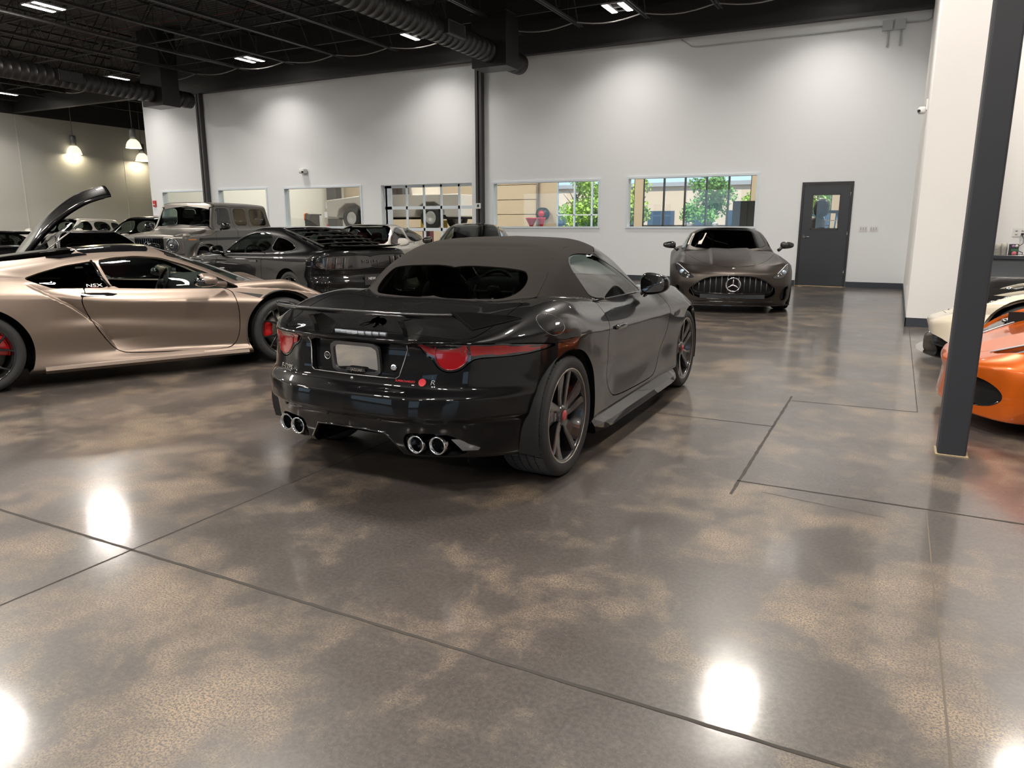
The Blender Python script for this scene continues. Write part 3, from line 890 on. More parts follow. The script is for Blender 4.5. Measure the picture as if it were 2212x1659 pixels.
# ------------------------------------------------------------------ ceiling lights
M_HOUS = mat('fixture_housing', (.55, .55, .56), .4, .3)
M_LEDP = mat('led_panel', (1, 1, 1), .5, emit=(1, .955, .89), estr=14.)
fix_proto = None
LED_W = 82.
def add_led(parent, dx):
    l = bpy.data.lights.new('led_strip', 'AREA'); l.shape = 'RECTANGLE'; l.size = .13; l.size_y = .68; l.energy = LED_W; l.color = (1., .93, .84); l.spread = LED_S
    o = bpy.data.objects.new('led_strip', l); C.objects.link(o); o.parent = parent; o.location = (dx, 0, -.012)
def fixture(x, y, label):
    global LED_W, LED_S
    LED_W, LED_S = (20., 2.1) if y > 16 else (118., PI)
    root = empty('ceiling_light', (x, y, 6.2), 0, label, 'ceiling light', 'LED high-bay lights')
    for dx in (-.185, .185):
        p = MB(); p.lohi((dx - .065, -.34, -.008), (dx + .065, .34, 0)); p.build('light_panel', M_LEDP, root)
        add_led(root, dx)
    h = MB(); h.lohi((-.27, -.36, .0), (-.10, .36, .035)); h.lohi((.10, -.36, 0), (.27, .36, .035)); h.lohi((-.10, -.05, .01), (.10, .05, .07)); h.lohi((-.10, -.34, .01), (.10, -.30, .03)); h.lohi((-.10, .30, .01), (.10, .34, .03)); h.build('housing', M_HOUS, root)
    for sx, sy in ((-1, -1), (1, -1), (-1, 1), (1, 1)):
        w = MB(); w.tube([(sx * .2, sy * .3, .03), (sx * .02, sy * .3, .25), (sx * .02, sy * .3, 1.16)], .004, 4)
        w.build('hanging_wire', mat('wire', (.3, .3, .3), .4, .6), root)
FL = {(-29.9, 17.05): 'leftmost glowing LED light, in the far left corner below the left duct', (-23.8, 17.05): 'glowing LED light above the left duct plenum', (-17.6, 17.05): 'glowing LED light hanging left of centre near the back beam', (-11.64, 17.05): 'glowing LED light beside the middle duct', (-6.14, 17.05): 'glowing LED light right of the middle duct plenum, near the top edge', (-17.6, 11.03): 'large glowing LED light in the top left corner of the photo'}
for x in FIX_X:
    for y in FIX_Y:
        if y == 11.03 and x in (-6.14, -11.64): continue
        fixture(x, y, FL.get((x, y), 'twin-strip LED high-bay light hung from the joists outside the picture'))

# ------------------------------------------------------------------ pendants in the far left corner
M_PEND = mat('pendant_metal', (.30, .31, .32), .4, .6); M_SHADE = mat('pendant_glass', (.95, .9, .75), .4, emit=(1., .88, .62), estr=1.1)
for (px, py, Yp, lab) in ((161, 333, 20.5, 'glass bell pendant lamp hanging alone on the left'), (289, 320, 20.5, 'glass bell pendant lamp, upper one of the pair by the wall corner'), (308, 348, 23.5, 'glass bell pendant lamp, lower one of the pair at the wall corner')):
    p = at_y(px, py, Yp); root = empty('pendant_lamp', p, 0, lab, 'lamp', 'bell pendants')
    m = MB(); m.lathe([(.30, 0), (.29, .02), (.27, .12), (.22, .24), (.13, .33), (.10, .35)], 28); m.build('lamp_shade', M_SHADE, root)
    m = MB(); m.lathe([(0, .34), (.12, .34), (.12, .72), (.105, .76), (0, .76)], 20); m.build('ballast', M_PEND, root)
    m = MB(); m.tube([(0, 0, .75), (0, 0, 7.3 - p.z)], .014, 6); m.build('stem', M_PEND, root)
    l = bpy.data.lights.new('pendant_bulb', 'POINT'); l.energy = 40; l.color = (1, .86, .62); l.shadow_soft_size = .12; o = bpy.data.objects.new('pendant_bulb', l); C.objects.link(o); o.parent = root; o.location = (0, 0, .10)

# ------------------------------------------------------------------ windows, doors in the back wall
G_WIN = glass('window_glass', (.93, .95, .95), .9)
def window(n, x0, x1, z0, z1, y=WY, d=.05, m=None):
    root = empty('window_%d' % n, ((x0 + x1) / 2, y, z0)); root['kind'] = 'structure'
    cx = (x0 + x1) / 2; w = (x1 - x0) / 2; h = z1 - z0; f = MB()
    f.lohi((-w, -.03, 0), (-w + d, .19, h)); f.lohi((w - d, -.03, 0), (w, .19, h)); f.lohi((-w + d, -.03, h - d), (w - d, .19, h)); f.lohi((-w + d, -.03, 0), (w - d, .19, d))
    f.build('window_frame', m or M_FRAME, root)
    p = MB(); p.lohi((-w + d, .075, d), (w - d, .081, h - d)); p.build('window_pane', G_WIN, root)
k = 1
for h in HOLES:
    if h[2] > 1: window(k, *h); k += 1
for h in FRONT:
    window(k, h[0], h[1], h[2], h[3], -12.2, .06, M_STEELBLK)
    k += 1
# glazed overhead door
root = empty('door_2', (-12.435, WY + .19, 0)); root['kind'] = 'structure'
f = MB(); W_ = 1.60
xs = [-13.81, -13.23, -12.61, -12.0, -11.39, -10.86]
for zz, hh in ((2.49, .09), (1.86, .09), (1.225, .09), (.60, .09), (.0, .09)): f.lohi((-1.6, 0, zz), (1.6, .04, zz + hh))
for x in [-13.98] + xs: f.lohi((x + 12.435 - .03, .0, 0), (x + 12.435 + .03, .04, 2.56))
f.lohi((-1.62, 0, 0), (-1.40, .04, 2.56)); f.build('door_grid', M_FRAME, root)
p = MB(); p.lohi((-1.55, .018, .05), (1.55, .022, 2.5)); p.build('door_pane', G_WIN, root)
# charcoal door
M_DOOR = mat('door_charcoal', (.030, .034, .042), .42)
root = empty('door_1', (-1.511, WY, 0)); root['kind'] = 'structure'
f = MB(); w = .54; f.lohi((-w, -.03, 0), (-w + .05, .17, 2.345)); f.lohi((w - .05, -.03, 0), (w, .17, 2.345)); f.lohi((-w + .05, -.03, 2.295), (w - .05, .17, 2.345)); f.build('door_frame', mat('door_frame_black', (.018, .020, .024), .4), root)
l = MB(); w2 = .487
for a, b in (((-w2, -.012, .02), (-.30, .03, 2.29)), ((.285, -.012, .02), (w2, .03, 2.29)), ((-.30, -.012, .02), (.285, .03, 1.305)), ((-.30, -.012, 2.07), (.285, .03, 2.29))): l.lohi(a, b)
lf = l.build('door_leaf', M_DOOR, root)
b_ = MB(); 
for a, b in (((-.315, -.02, 1.29), (-.285, .035, 2.085)), ((.27, -.02, 1.29), (.30, .035, 2.085)), ((-.30, -.02, 1.29), (.285, .035, 1.32)), ((-.30, -.02, 2.055), (.285, .035, 2.085))): b_.lohi(a, b)
b_.build('pane_bead', M_STEELBLK, lf)
b_ = MB(); b_.lohi((-.29, .005, 1.31), (.275, .009, 2.065)); b_.build('door_pane', G_WIN, lf)
b_ = MB(); b_.cyl((-.42, -.012, 1.13), (-.42, -.03, 1.13), .042, 20); b_.cyl((-.42, -.03, 1.13), (-.42, -.06, 1.13), .012, 10); b_.tube([(-.42, -.055, 1.13), (-.30, -.055, 1.125)], [.012, .009], 8); b_.build('door_handle', M_CHROME, root)
for z in (.32, 1.18, 2.05):
    b_ = MB(); b_.cyl((.488, -.018, z - .055), (.488, -.018, z + .055), .010, 8); b_.build('hinge', M_STEEL, root)
mb = MB(); mb.lohi((-2.05, WY - .05, 0), (-.972, WY + .05, .006)); struct(mb.build('trim_threshold', mat('threshold_wood', (.42, .30, .18), .7)))

# ------------------------------------------------------------------ small things on the walls
M_WHITE = mat('white_plastic', (.75, .75, .74), .4)
def small(name, label, cat, parts, loc, group=None, rz=0):
    root = empty(name, loc, rz, label, cat, group)
    for nm, m, fn in parts:
        b = MB(); fn(b); b.build(nm, m, root)
    return root
small('thermostat', 'white thermostat with dark screen on the central black column', 'thermostat', [('case', M_WHITE, lambda b: b.lohi((-.075, -.03, -.075), (.075, 0, .075))), ('screen', mat('lcd', (.03, .05, .045), .2), lambda b: b.lohi((-.035, -.033, -.03), (.03, -.03, .04)))], (-10.53, WY - .16, 1.92))
for x, lab in ((-.70, 'white triple switch plate nearer the charcoal door'), (-.492, 'white triple switch plate farther from the charcoal door')):
    def sw(b):
        for dx in (-.05, 0, .05): b.lohi((dx - .013, -.016, -.032), (dx + .013, -.008, .032))
    small('switch_plate', lab, 'light switch', [('plate', M_WHITE, lambda b: b.lohi((-.085, -.008, -.058), (.085, 0, .058))), ('rocker', mat('switch_grey', (.5, .5, .5), .5), sw)], (x, WY, 1.31), 'switch plates')
small('fire_alarm', 'red fire alarm pull station on the left end of the back wall', 'fire alarm', [('box', mat('alarm_red', (.5, .03, .04), .4), lambda b: b.lohi((-.07, -.05, -.11), (.07, 0, .11))), ('handle', M_WHITE, lambda b: b.lohi((-.045, -.06, -.05), (.045, -.05, -.015)))], (-24.29, WY, 2.17))
small('security_camera', 'white security camera on the back wall above the windows', 'camera', [('bracket', M_WHITE, lambda b: b.lohi((-.12, -.05, -.05), (.02, 0, .08))), ('camera_body', M_WHITE, lambda b: superellipsoid(b, (.03, -.10, 0), (.12, .10, .08), .5, .5, 20, 10)), ('lens', M_GBLK, lambda b: b.cyl((.10, -.16, -.03), (.10, -.215, -.04), .03, 14))], (-17.03, WY, 3.08))
small('security_camera', 'white wall camera on the side of the white pier', 'camera', [('bracket', M_WHITE, lambda b: b.lohi((-.02, -.05, 0), (0, .05, .16))), ('camera_body', M_WHITE, lambda b: superellipsoid(b, (-.07, -.02, .0), (.06, .06, .055), .7, .7, 16, 10)), ('lens', M_GBLK, lambda b: b.cyl((-.10, -.06, -.01), (-.115, -.085, -.015), .022, 12))], (.214, 13.6, 3.13))
small('wall_outlet', 'white outlet plate low on the side of the white pier', 'outlet', [('plate', M_WHITE, lambda b: b.lohi((-.006, -.035, -.06), (0, .035, .06)))], (.214, 13.2, .38))
# conduit and twin boxes painted with the wall
mb = MB(); mb.tube([(-5.02, WY - .03, 5.70), (-4.75, WY - .03, 5.52), (-4.6, WY - .03, 5.50), (-.72, WY - .03, 5.50)], .014, 6); mb.tube([(-.30, WY - .03, 5.52), (.12, WY - .03, 5.52), (.195, WY - .03, 5.56), (.198, WY - .03, 5.75)], .014, 6)
tag(mb.build('conduit', mat('conduit_paint', (.5, .52, .54), .6)), 'thin painted conduit running along the top of the back wall', 'conduit')
for x, lab in ((-.62, 'left one of two painted junction boxes under the beam'), (-.38, 'right one of two painted junction boxes under the beam')):
    mb = MB(); mb.lohi((x - .10, WY - .08, 5.40), (x + .10, WY, 5.60)); mb.tube([(x + .03, WY - .03, 5.41), (x + .03, WY - .03, 5.16), (x + .02, WY - .03, 5.08)], .018, 6)
    tag(mb.build('junction_box', mat('conduit_paint', ())), lab, 'junction box', 'junction boxes')

# ------------------------------------------------------------------ coffee counter at the right
M_CTOP = mat('counter_dark', (.035, .042, .055), .25, coat=.4); M_CAB = mat('counter_front_grey', (.13, .145, .16), .4)
root = empty('counter', (1.9, 12.9, 0), 0, 'dark counter with grey front against the wall at the right edge', 'counter')
mb = MB(); mb.lohi((-1.1, -.33, .91), (1.5, .30, .965)); mb.build('worktop', M_CTOP, root, bevel=.006)
mb = MB(); mb.lohi((-1.08, -.28, .05), (1.48, .29, .91)); mb.build('cabinet', M_CAB, root)
mb = MB(); mb.lohi((-1.1, -1.25, .0), (-1.06, .29, .98)); mb.build('end_panel', M_STEELBLK, root)
M_CUP = mat('paper_white', (.8, .77, .70), .7)
for x, y, n, lab in ((1.29, 12.66, 6, 'white paper cup stack next to the black column'), (1.37, 12.68, 5, 'white paper cup stack beside the tea box')):
    r = empty('cup_stack', (x, y, .965), 0, lab, 'cups', 'stacks of paper cups')
    for i in range(3):
        c = MB(); z = .0 + i * .035; c.lathe([(.036, z + .10 if True else 0), (.045, z), (.043, z), (.034, z + .10), (0, z + .10)], 20); c.build('paper_cup', M_CUP, r)
r = empty('tea_box', (1.485, 12.68, .965), .15, 'small dark printed box with pink flowers on the counter', 'box')
mb = MB(); mb.lohi((-.05, -.045, 0), (.05, .045, .155)); mb.build('carton', mat('box_dark', (.03, .035, .03), .5), r)
mb = MB(); mb.lohi((-.042, -.047, .055), (.042, -.045, .09)); mb.build('green_band', mat('box_green', (.05, .16, .09), .5), r)
for (u, v, s, c) in ((-.02, .125, .022, (.35, .18, .38)), (.022, .13, .02, (.7, .66, .55)), (.0, .025, .032, (.62, .16, .2))):
    mb = MB(); mb.lathe([(0, -.001), (s, -.001), (s, .001), (0, .001)], 16, 'y', (u, -.047, v)); mb.build('printed_flower', mat('flower%.2f' % c[0], c, .6), r)
r = empty('wall_outlet', (1.585, 13.2, 1.28), 0, 'white double outlet plate with a black plug above the counter', 'outlet')
mb = MB(); mb.lohi((-.08, -.008, -.06), (.09, 0, .06)); mb.build('plate', M_WHITE, r)
mb = MB()
for u in (-.035, .04):
    for v in (.025, -.025): mb.lathe([(0, -.011), (.016, -.011), (.016, -.008)], 12, 'y', (u, 0, v))
mb.build('socket', mat('switch_grey', ()), r)
mb = MB(); mb.lohi((.025, -.04, -.04), (.055, -.01, -.01)); mb.tube([(.04, -.04, -.04), (.06, -.05, -.10), (.06, -.06, -.16), (-.02, -.08, -.22), (.0, -.1, -.26), (.06, -.14, -.29), (.05, -.2, -.31)], .005, 6); tag(mb.build('power_cord', M_BLK), None); o_ = bpy.data.objects['power_cord']; o_.location = (1.585, 13.2, 1.28); tag(o_, 'black power cord hanging from the outlet to the counter', 'cord')
r = empty('armchair', (1.45, 10.9, 0), .1, 'black leather armchair behind the white sports car', 'chair')
mb = MB(); superellipsoid(mb, (0, .25, .56), (.42, .10, .19), .35, .35, 24, 12); mb.build('backrest', mat('armchair_leather', (.018, .017, .017), .35), r)
mb = MB(); superellipsoid(mb, (0, -.05, .36), (.36, .36, .10), .35, .35, 24, 12); mb.build('seat', mat('armchair_leather', ()), r)
for s in (1, -1):
    mb = MB(); superellipsoid(mb, (s * .40, -.05, .42), (.07, .38, .14), .4, .4, 20, 10); mb.build('armrest', mat('armchair_leather', ()), r)
    for y in (-.35, .3):
        mb = MB(); mb.cyl((s * .36, y, 0), (s * .36, y, .28), .02, 10); mb.build('leg', M_STEEL, r)

# ------------------------------------------------------------------ world, sun
w = bpy.data.worlds.new('sky'); sc.world = w; w.use_nodes = True; t = w.node_tree
bg = t.nodes['Background']; tc = t.nodes.new('ShaderNodeTexCoord'); sx = t.nodes.new('ShaderNodeSeparateXYZ'); rp = t.nodes.new('ShaderNodeValToRGB')
t.links.new(tc.outputs['Generated'], sx.inputs[0]); t.links.new(sx.outputs['Z'], rp.inputs[0])
e = rp.color_ramp.elements; e[0].position = 0.; e[0].color = (.62, .82, 1., 1); e[1].position = .6; e[1].color = (.22, .46, .92, 1)
t.links.new(rp.outputs[0], bg.inputs[0]); bg.inputs[1].default_value = 1.5
sd = bpy.data.lights.new('sun', 'SUN'); sd.energy = 7.; sd.angle = .01; sd.color = (1, .96, .88); so = bpy.data.objects.new('sun', sd); C.objects.link(so); so.rotation_euler = (math.radians(32), math.radians(12), 0)
# ------------------------------------------------------------------ service bay behind the windows
M_GAR = mat('garage_wall', (.60, .50, .37), .8); M_GFL = mat('garage_floor', (.22, .20, .18), .5)
GY = 29.
mb = MB(); mb.lohi((-24.3, 18.63, .0), (4., GY, .01)); struct(mb.build('floor_service_bay', M_GFL))
holes_wall('wall_service_back', -24.3, 4.2, 0, 6.2, GY, GY + .2, [(-12.9, -10.55, 1.0, 3.2), (-10.1, -9.5, .2, 3.4), (-9.15, -5.0, .2, 3.4), (-2.95, -2.2, .2, 3.4)], M_GAR)
mb = MB(); mb.lohi((4, 18.6, 0), (4.2, GY, 6.2)); struct(mb.build('wall_service_right', M_GAR))
mb = MB(); mb.lohi((-24.3, 18.63, 6.2), (4.2, GY + .2, 6.35)); struct(mb.build('ceiling_service_bay', mat('garage_ceiling', (.6, .56, .5), .8)))
mb = MB(); mb.lohi((-24.3, 18.628, 0), (-14.05, 18.64, 6.2)); mb.lohi((-10.8, 18.628, 2.7), (4, 18.64, 6.2)); 
# mullions of the outer windows
for i, (x0, x1, z0, z1, nv) in enumerate(((-12.9, -10.55, 1., 3.2, 3), (-10.1, -9.5, .2, 3.4, 1), (-9.15, -5.0, .2, 3.4, 5), (-2.95, -2.2, .2, 3.4, 1))):
    r = empty('window_%d' % (30 + i), ((x0 + x1) / 2, GY, z0)); r['kind'] = 'structure'; W_ = (x1 - x0) / 2; f = MB()
    for q in range(nv + 1): x = -W_ + 2 * W_ * q / nv; f.lohi((x - .03, .02, 0), (x + .03, .12, z1 - z0))
    for zz in (0, (z1 - z0) * .36, z1 - z0 - .05): f.lohi((-W_, .02, zz), (W_, .12, zz + .05))
    f.build('window_frame', M_FRAME if i == 0 else M_STEELBLK, r)
    p = MB(); p.lohi((-W_, .06, 0), (W_, .065, z1 - z0)); p.build('window_pane', G_WIN, r)
# sectional door on the back wall
r = empty('door_3', (-15.2, GY - .03, 0)); r['kind'] = 'structure'; f = MB()
for q in range(6): f.lohi((-1.4, -.04, q * .62 + .01), (1.4, 0, q * .62 + .60))
f.build('door_panels', mat('door_beige', (.62, .52, .38), .6), r)
f = MB()
for s in (-1.45, 1.45): f.lohi((s - .04, -.1, 0), (s + .04, -.02, 3.9))
f.build('door_track', M_STEEL, r)
def gl(x, y, e, sx=1.5, sy=3.):
    l = bpy.data.lights.new('bay_light', 'AREA'); l.shape = 'RECTANGLE'; l.size = sx; l.size_y = sy; l.energy = e; l.color = (1, .93, .82)
    o = bpy.data.objects.new('bay_light', l); C.objects.link(o); o.location = (x, y, 6.1)
for x in (-21, -15.5, -10, -4.5, 1): gl(x, 24, 330)

# pickup on a two-post lift
r = empty('pickup_truck', (-16.1, 22.6, 1.25), PI, 'white pickup truck raised on the red lift seen through the windows', 'truck')
WH = mat('truck_white', (.72, .68, .62), .3, coat=.6)
def prism_y(mb, poly, y0, y1): mb.prism(poly, y0, y1, lambda u, v, w: (u, w, v))
b = MB(); prism_y(b, [(-2.9, .42), (-2.35, .42), (-2.25, .72), (-1.9, .92), (-1.5, .92), (-1.15, .72), (-1.05, .42), (1.1, .42), (1.2, .72), (1.55, .92), (1.95, .92), (2.3, .72), (2.4, .42), (2.85, .45), (2.9, 1.05), (1.35, 1.18), (.75, 1.78), (-.9, 1.80), (-1.0, 1.18), (-2.9, 1.18)], -.98, .98); b.build('body', WH, r, bevel=.05)
b = MB(); prism_y(b, [(1.25, 1.2), (.70, 1.72), (.1, 1.72), (.1, 1.2)], -.99, .99); prism_y(b, [(0, 1.2), (0, 1.72), (-.82, 1.72), (-.88, 1.2)], -.99, .99); b.build('cab_glass', G_DARK if False else M_GBLK, r)
b = MB(); b.lohi((2.86, -.62, .72), (2.93, .62, 1.02)); b.build('grille', M_GBLK, r)
for z in (.80, .90):
    b = MB(); b.lohi((2.91, -.62, z - .02), (2.945, .62, z + .02)); b.build('grille_bar', M_CHROME, r)
b = MB(); b.lohi((2.8, -1., .40), (3.0, 1., .66)); b.build('bumper', M_CHROME, r, bevel=.03)
for s in (1, -1):
    b = MB(); b.lohi((2.75, s * .66, .74), (2.93, s * .96, 1.0)); b.build('headlamp', M_MIRROR, r, bevel=.02)
    for x in (-1.7, 1.75):
        w_ = MB(); w_.lathe([(.22, -.10), (.24, 0), (.37, .0), (.40, -.04), (.40, -.22), (.37, -.26)], 28, 'y', (0, 0, 0)); o = w_.build('wheel', M_RUB, r); o.location = (x, s * .96, .40); o.rotation_euler = (0, 0, 0 if s > 0 else PI)
        w_ = MB(); w_.lathe([(0, -.06), (.08, -.05), (.2, -.02), (.225, -.03)], 28, 'y'); w_.build('rim', M_STEEL, o)
b = MB(); b.lohi((-2.7, -.5, .36), (2.7, .5, .5)); b.build('frame_rails', M_LINER, r)
r = empty('car_lift', (-16.1, 22.6, 0), 0, 'two-post lift with dark red posts and yellow arms behind the glazed door', 'lift')
RP = mat('lift_red', (.14, .02, .03), .4); YL = mat('lift_yellow', (.75, .45, .02), .45)
for s in (1, -1):
    b = MB(); b.lohi((-.16, s * 1.45 - .14, 0), (.16, s * 1.45 + .14, 4.2)); b.build('post', RP, r)
    for e in (-1.25, 1.25):
        b = MB(); b.tube([(0, s * 1.4, 1.22), (e, s * .62, 1.27)], .06, 8); b.box((e, s * .62, 1.42), (.2, .2, .3)); b.build('arm', YL, r)
b = MB(); b.lohi((-.1, -1.5, 4.1), (.1, 1.5, 4.25)); b.build('cross_beam', RP, r)
def gy(px, py, Y): return at_y(px, py, Y)
p = gy(655, 490, 26.5); r = empty('tool_chest', (p.x, 26.5, 0), 0, 'black tool chest by the beige service bay wall', 'tool chest')
b = MB(); b.lohi((-.95, -.3, .12), (.75, .3, 1.85)); b.build('cabinet', mat('chest_black', (.03, .03, .03), .35), r); b = MB(); b.lohi((-1.0, -.34, 1.85), (.85, .34, 1.90)); b.build('top', M_BLK, r)
for q in range(5):
    b = MB(); b.lohi((-.9, -.32, .2 + q * .32), (.7, -.30, .48 + q * .32)); d_ = b.build('drawer', mat('chest_drawer', (.04, .04, .04), .3), r)
    b = MB(); b.lohi((-.5, -.335, .43 + q * .32), (.3, -.32, .45 + q * .32)); b.build('handle', M_STEEL, d_)
b = MB()
def cloth(u, v):
    x = -.05 + .55 * u; s = v * .55
    return (p.x + x + .02 * math.sin(9 * s), 26.5 - .12 - min(s, .24) - .0, 1.905 + .03 * abs(math.sin(8 * u)) - max(0, s - .24) * (1 if .25 < u < .95 else .3))
b.grid(cloth, 16, 12); tag(b.build('cloth', mat('cloth_orange', (.85, .18, .01), .9), solid=.01), 'orange shop cloth draped over the black tool chest', 'cloth')
p = gy(708, 485, 26.0); r = empty('fire_extinguisher', (p.x, 26., .9), 0, 'fire extinguisher with white bottle hanging on the service wall', 'fire extinguisher')
b = MB(); b.lathe([(0, 0), (.09, 0), (.09, .42), (.04, .5), (.03, .55)], 16); b.build('cylinder', mat('extinguisher_red', (.5, .02, .02), .3), r); b = MB(); b.tube([(0, 0, .55), (.10, -.05, .5), (.12, -.05, .3)], .015, 6); b.build('hose', M_BLK, r)
# dark frame column beyond the window
p = gy(722, 480, 27.5)
mb = MB(); mb.lohi((p.x - .2, 27.3, 0), (p.x + .35, 27.7, 6.2)); struct(mb.build('column', M_STEELBLK))
# red funnels, hose reel
p = gy(1149, 490, 24.); r = empty('workbench', (p.x + .3, 24.3, 0), 0, 'low black workbench under the red funnels', 'bench')
b = MB(); b.lohi((-1.5, -.35, 1.12), (1.2, .35, 1.2)); b.build('top', M_BLK, r)
for x in (-1.4, 1.1):
    for y in (-.3, .3):
        b = MB(); b.lohi((x - .03, y - .03, 0), (x + .03, y + .03, 1.12)); b.build('leg', M_BLK, r)
RF = mat('funnel_red', (.55, .02, .04), .35)
for dx, s, lab in ((-.12, 1., 'wide red funnel on the bench'), (.28, .72, 'narrow red funnel on the bench')):
    b = MB(); b.lathe([(.03, .0), (.035, .10), (.20 * s, .42), (.21 * s, .46), (.19 * s, .46), (.02, .12)], 20, 'z', (p.x + dx, 24.2, 1.2)); tag(b.build('funnel', RF), lab, 'funnel', 'red funnels')
p = gy(1170, 462, 28.6); r = empty('hose_reel', (p.x, 28.7, p.z), 0, 'dark hose reel on the beige wall behind the windows', 'hose reel')
b = MB(); b.lathe([(0, -.14), (.26, -.14), (.26, -.1), (.17, -.1), (.17, .1), (.26, .1), (.26, .14), (0, .14)], 24, 'y'); b.build('drum', M_BLK, r); b = MB(); b.lathe([(.0, -.16), (.14, -.16), (.14, -.14)], 20, 'y'); b.build('hub', RF, r); b = MB(); b.tube([(-.1, 0, -.2), (-.14, -.05, -.8), (.0, -.05, -1.1), (-.05, -.05, -1.4)], .02, 6); b.build('hose', M_BLK, r)
p = gy(1617, 490, 23.5); r = empty('cabinet', (p.x, 23.5, 0), 0, 'tall black cabinet behind the rightmost window', 'cabinet')
b = MB(); b.lohi((-.45, -.3, 0), (.45, .3, 2.1)); b.build('body', mat('chest_black', ()), r)
for s in (-1, 1):
    b = MB(); b.lohi((s * .23 - .21, -.32, .05), (s * .23 + .21, -.30, 2.05)); d_ = b.build('door', mat('chest_drawer', ()), r); b = MB(); b.cyl((s * .05, -.335, .9), (s * .05, -.335, 1.15), .012, 8); b.build('handle', M_STEEL, d_)
p = gy(1520, 490, 22.5); r = empty('motorcycle', (p.x, 22.5, .0), 1.9, 'motorcycle parked in the service bay behind the rightmost window', 'motorcycle')
for x in (-.72, .72):
    b = MB(); b.lathe([(.24, -.05), (.32, -.06), (.33, 0), (.32, .06), (.24, .05)], 28, 'y', (x, 0, .33)); b.build('wheel', M_RUB, r)
b = MB(); superellipsoid(b, (.12, 0, .95), (.32, .16, .14), .7, .8, 18, 10); b.build('fuel_tank', mat('bike_tank', (.03, .03, .035), .2, coat=1.), r)
b = MB(); superellipsoid(b, (-.35, 0, .90), (.32, .13, .06), .6, .8, 16, 8); b.build('seat', M_LEATHER, r)
b = MB(); superellipsoid(b, (0, 0, .55), (.28, .18, .22), .4, .5, 16, 8); b.build('engine', M_STEEL, r)
b = MB(); b.tube([(.74, .09, .33), (.50, .09, 1.12)], .025, 8); b.tube([(.74, -.09, .33), (.50, -.09, 1.12)], .025, 8); b.build('fork', M_CHROME, r)
b = MB(); b.tube([(.38, .40, 1.22), (.48, .15, 1.16), (.48, -.15, 1.16), (.38, -.40, 1.22)], .016, 8); b.build('handlebar', M_CHROME, r)
for s in (1, -1):
    b = MB(); b.tube([(.44, s * .3, 1.18), (.44, s * .36, 1.36)], .008, 6); superellipsoid(b, (.43, s * .38, 1.42), (.03, .09, .055), .6, .6, 14, 8); b.build('mirror', M_CHROME, r)
b = MB(); superellipsoid(b, (.62, 0, 1.02), (.10, .11, .11), .8, .8, 16, 10); b.build('headlight', M_CHROME, r)
b = MB(); b.tube([(-.6, .16, .35), (.1, .17, .32), (.4, .12, .5)], .045, 8); b.build('exhaust_pipe', M_CHROME, r)
p = gy(1793, 490, 23.); r = empty('step_ladder', (p.x, 23, 0), .5, 'blue step ladder seen through the door window', 'ladder')
BL = mat('ladder_blue', (.03, .13, .30), .4)
for s in (1, -1):
    b = MB(); b.tube([(s * .27, -.3, 0), (s * .19, 0, 1.75)], .03, 6); b.build('front_rail', BL, r)
    b = MB(); b.tube([(s * .25, .45, 0), (s * .18, .06, 1.72)], .02, 6); b.build('rear_rail', BL, r)
for q in range(5):
    z = .32 + q * .30; b = MB(); b.lohi((-.25 + q * .015, -.30 + z * .17 - .04, z - .012), (.25 - q * .015, -.30 + z * .17 + .05, z + .012)); b.build('step', mat('ladder_step', (.55, .45, .35), .5), r)
b = MB(); b.lohi((-.22, -.06, 1.72), (.22, .10, 1.80)); b.build('top_cap', M_BLK, r)
p = gy(1766, 450, 22.); r = empty('punching_bag', (p.x, 22., 0), 0, 'tall dark drum stack behind the door window', 'drum')
b = MB(); b.lathe([(0, 0), (.22, 0), (.22, 1.5), (.16, 1.62), (0, 1.62)], 20); b.build('drum_body', M_BLK, r); b = MB(); superellipsoid(b, (.1, 0, 1.85), (.20, .18, .24), .7, .7, 16, 10); b.build('drum_top', M_BLK, r)
r = empty('exit_sign', (gy(434, 416, 24).x, 24., 2.75), 0, 'small red exit sign seen through the leftmost window', 'sign')
b = MB(); b.lohi((-.16, -.02, -.09), (.16, .02, .09)); b.build('sign_case', M_WHITE, r); text('sign_lettering', 'EXIT', .15, mat('exit_red', (.8, .02, .02), .4, emit=(1, .06, .05), estr=1.5), r, (0, -.022, 0), (PI / 2, 0, 0))
b = MB(); b.tube([(0, 0, .09), (0, 0, 3.45)], .012, 6); b.build('sign_stem', M_STEEL, r)

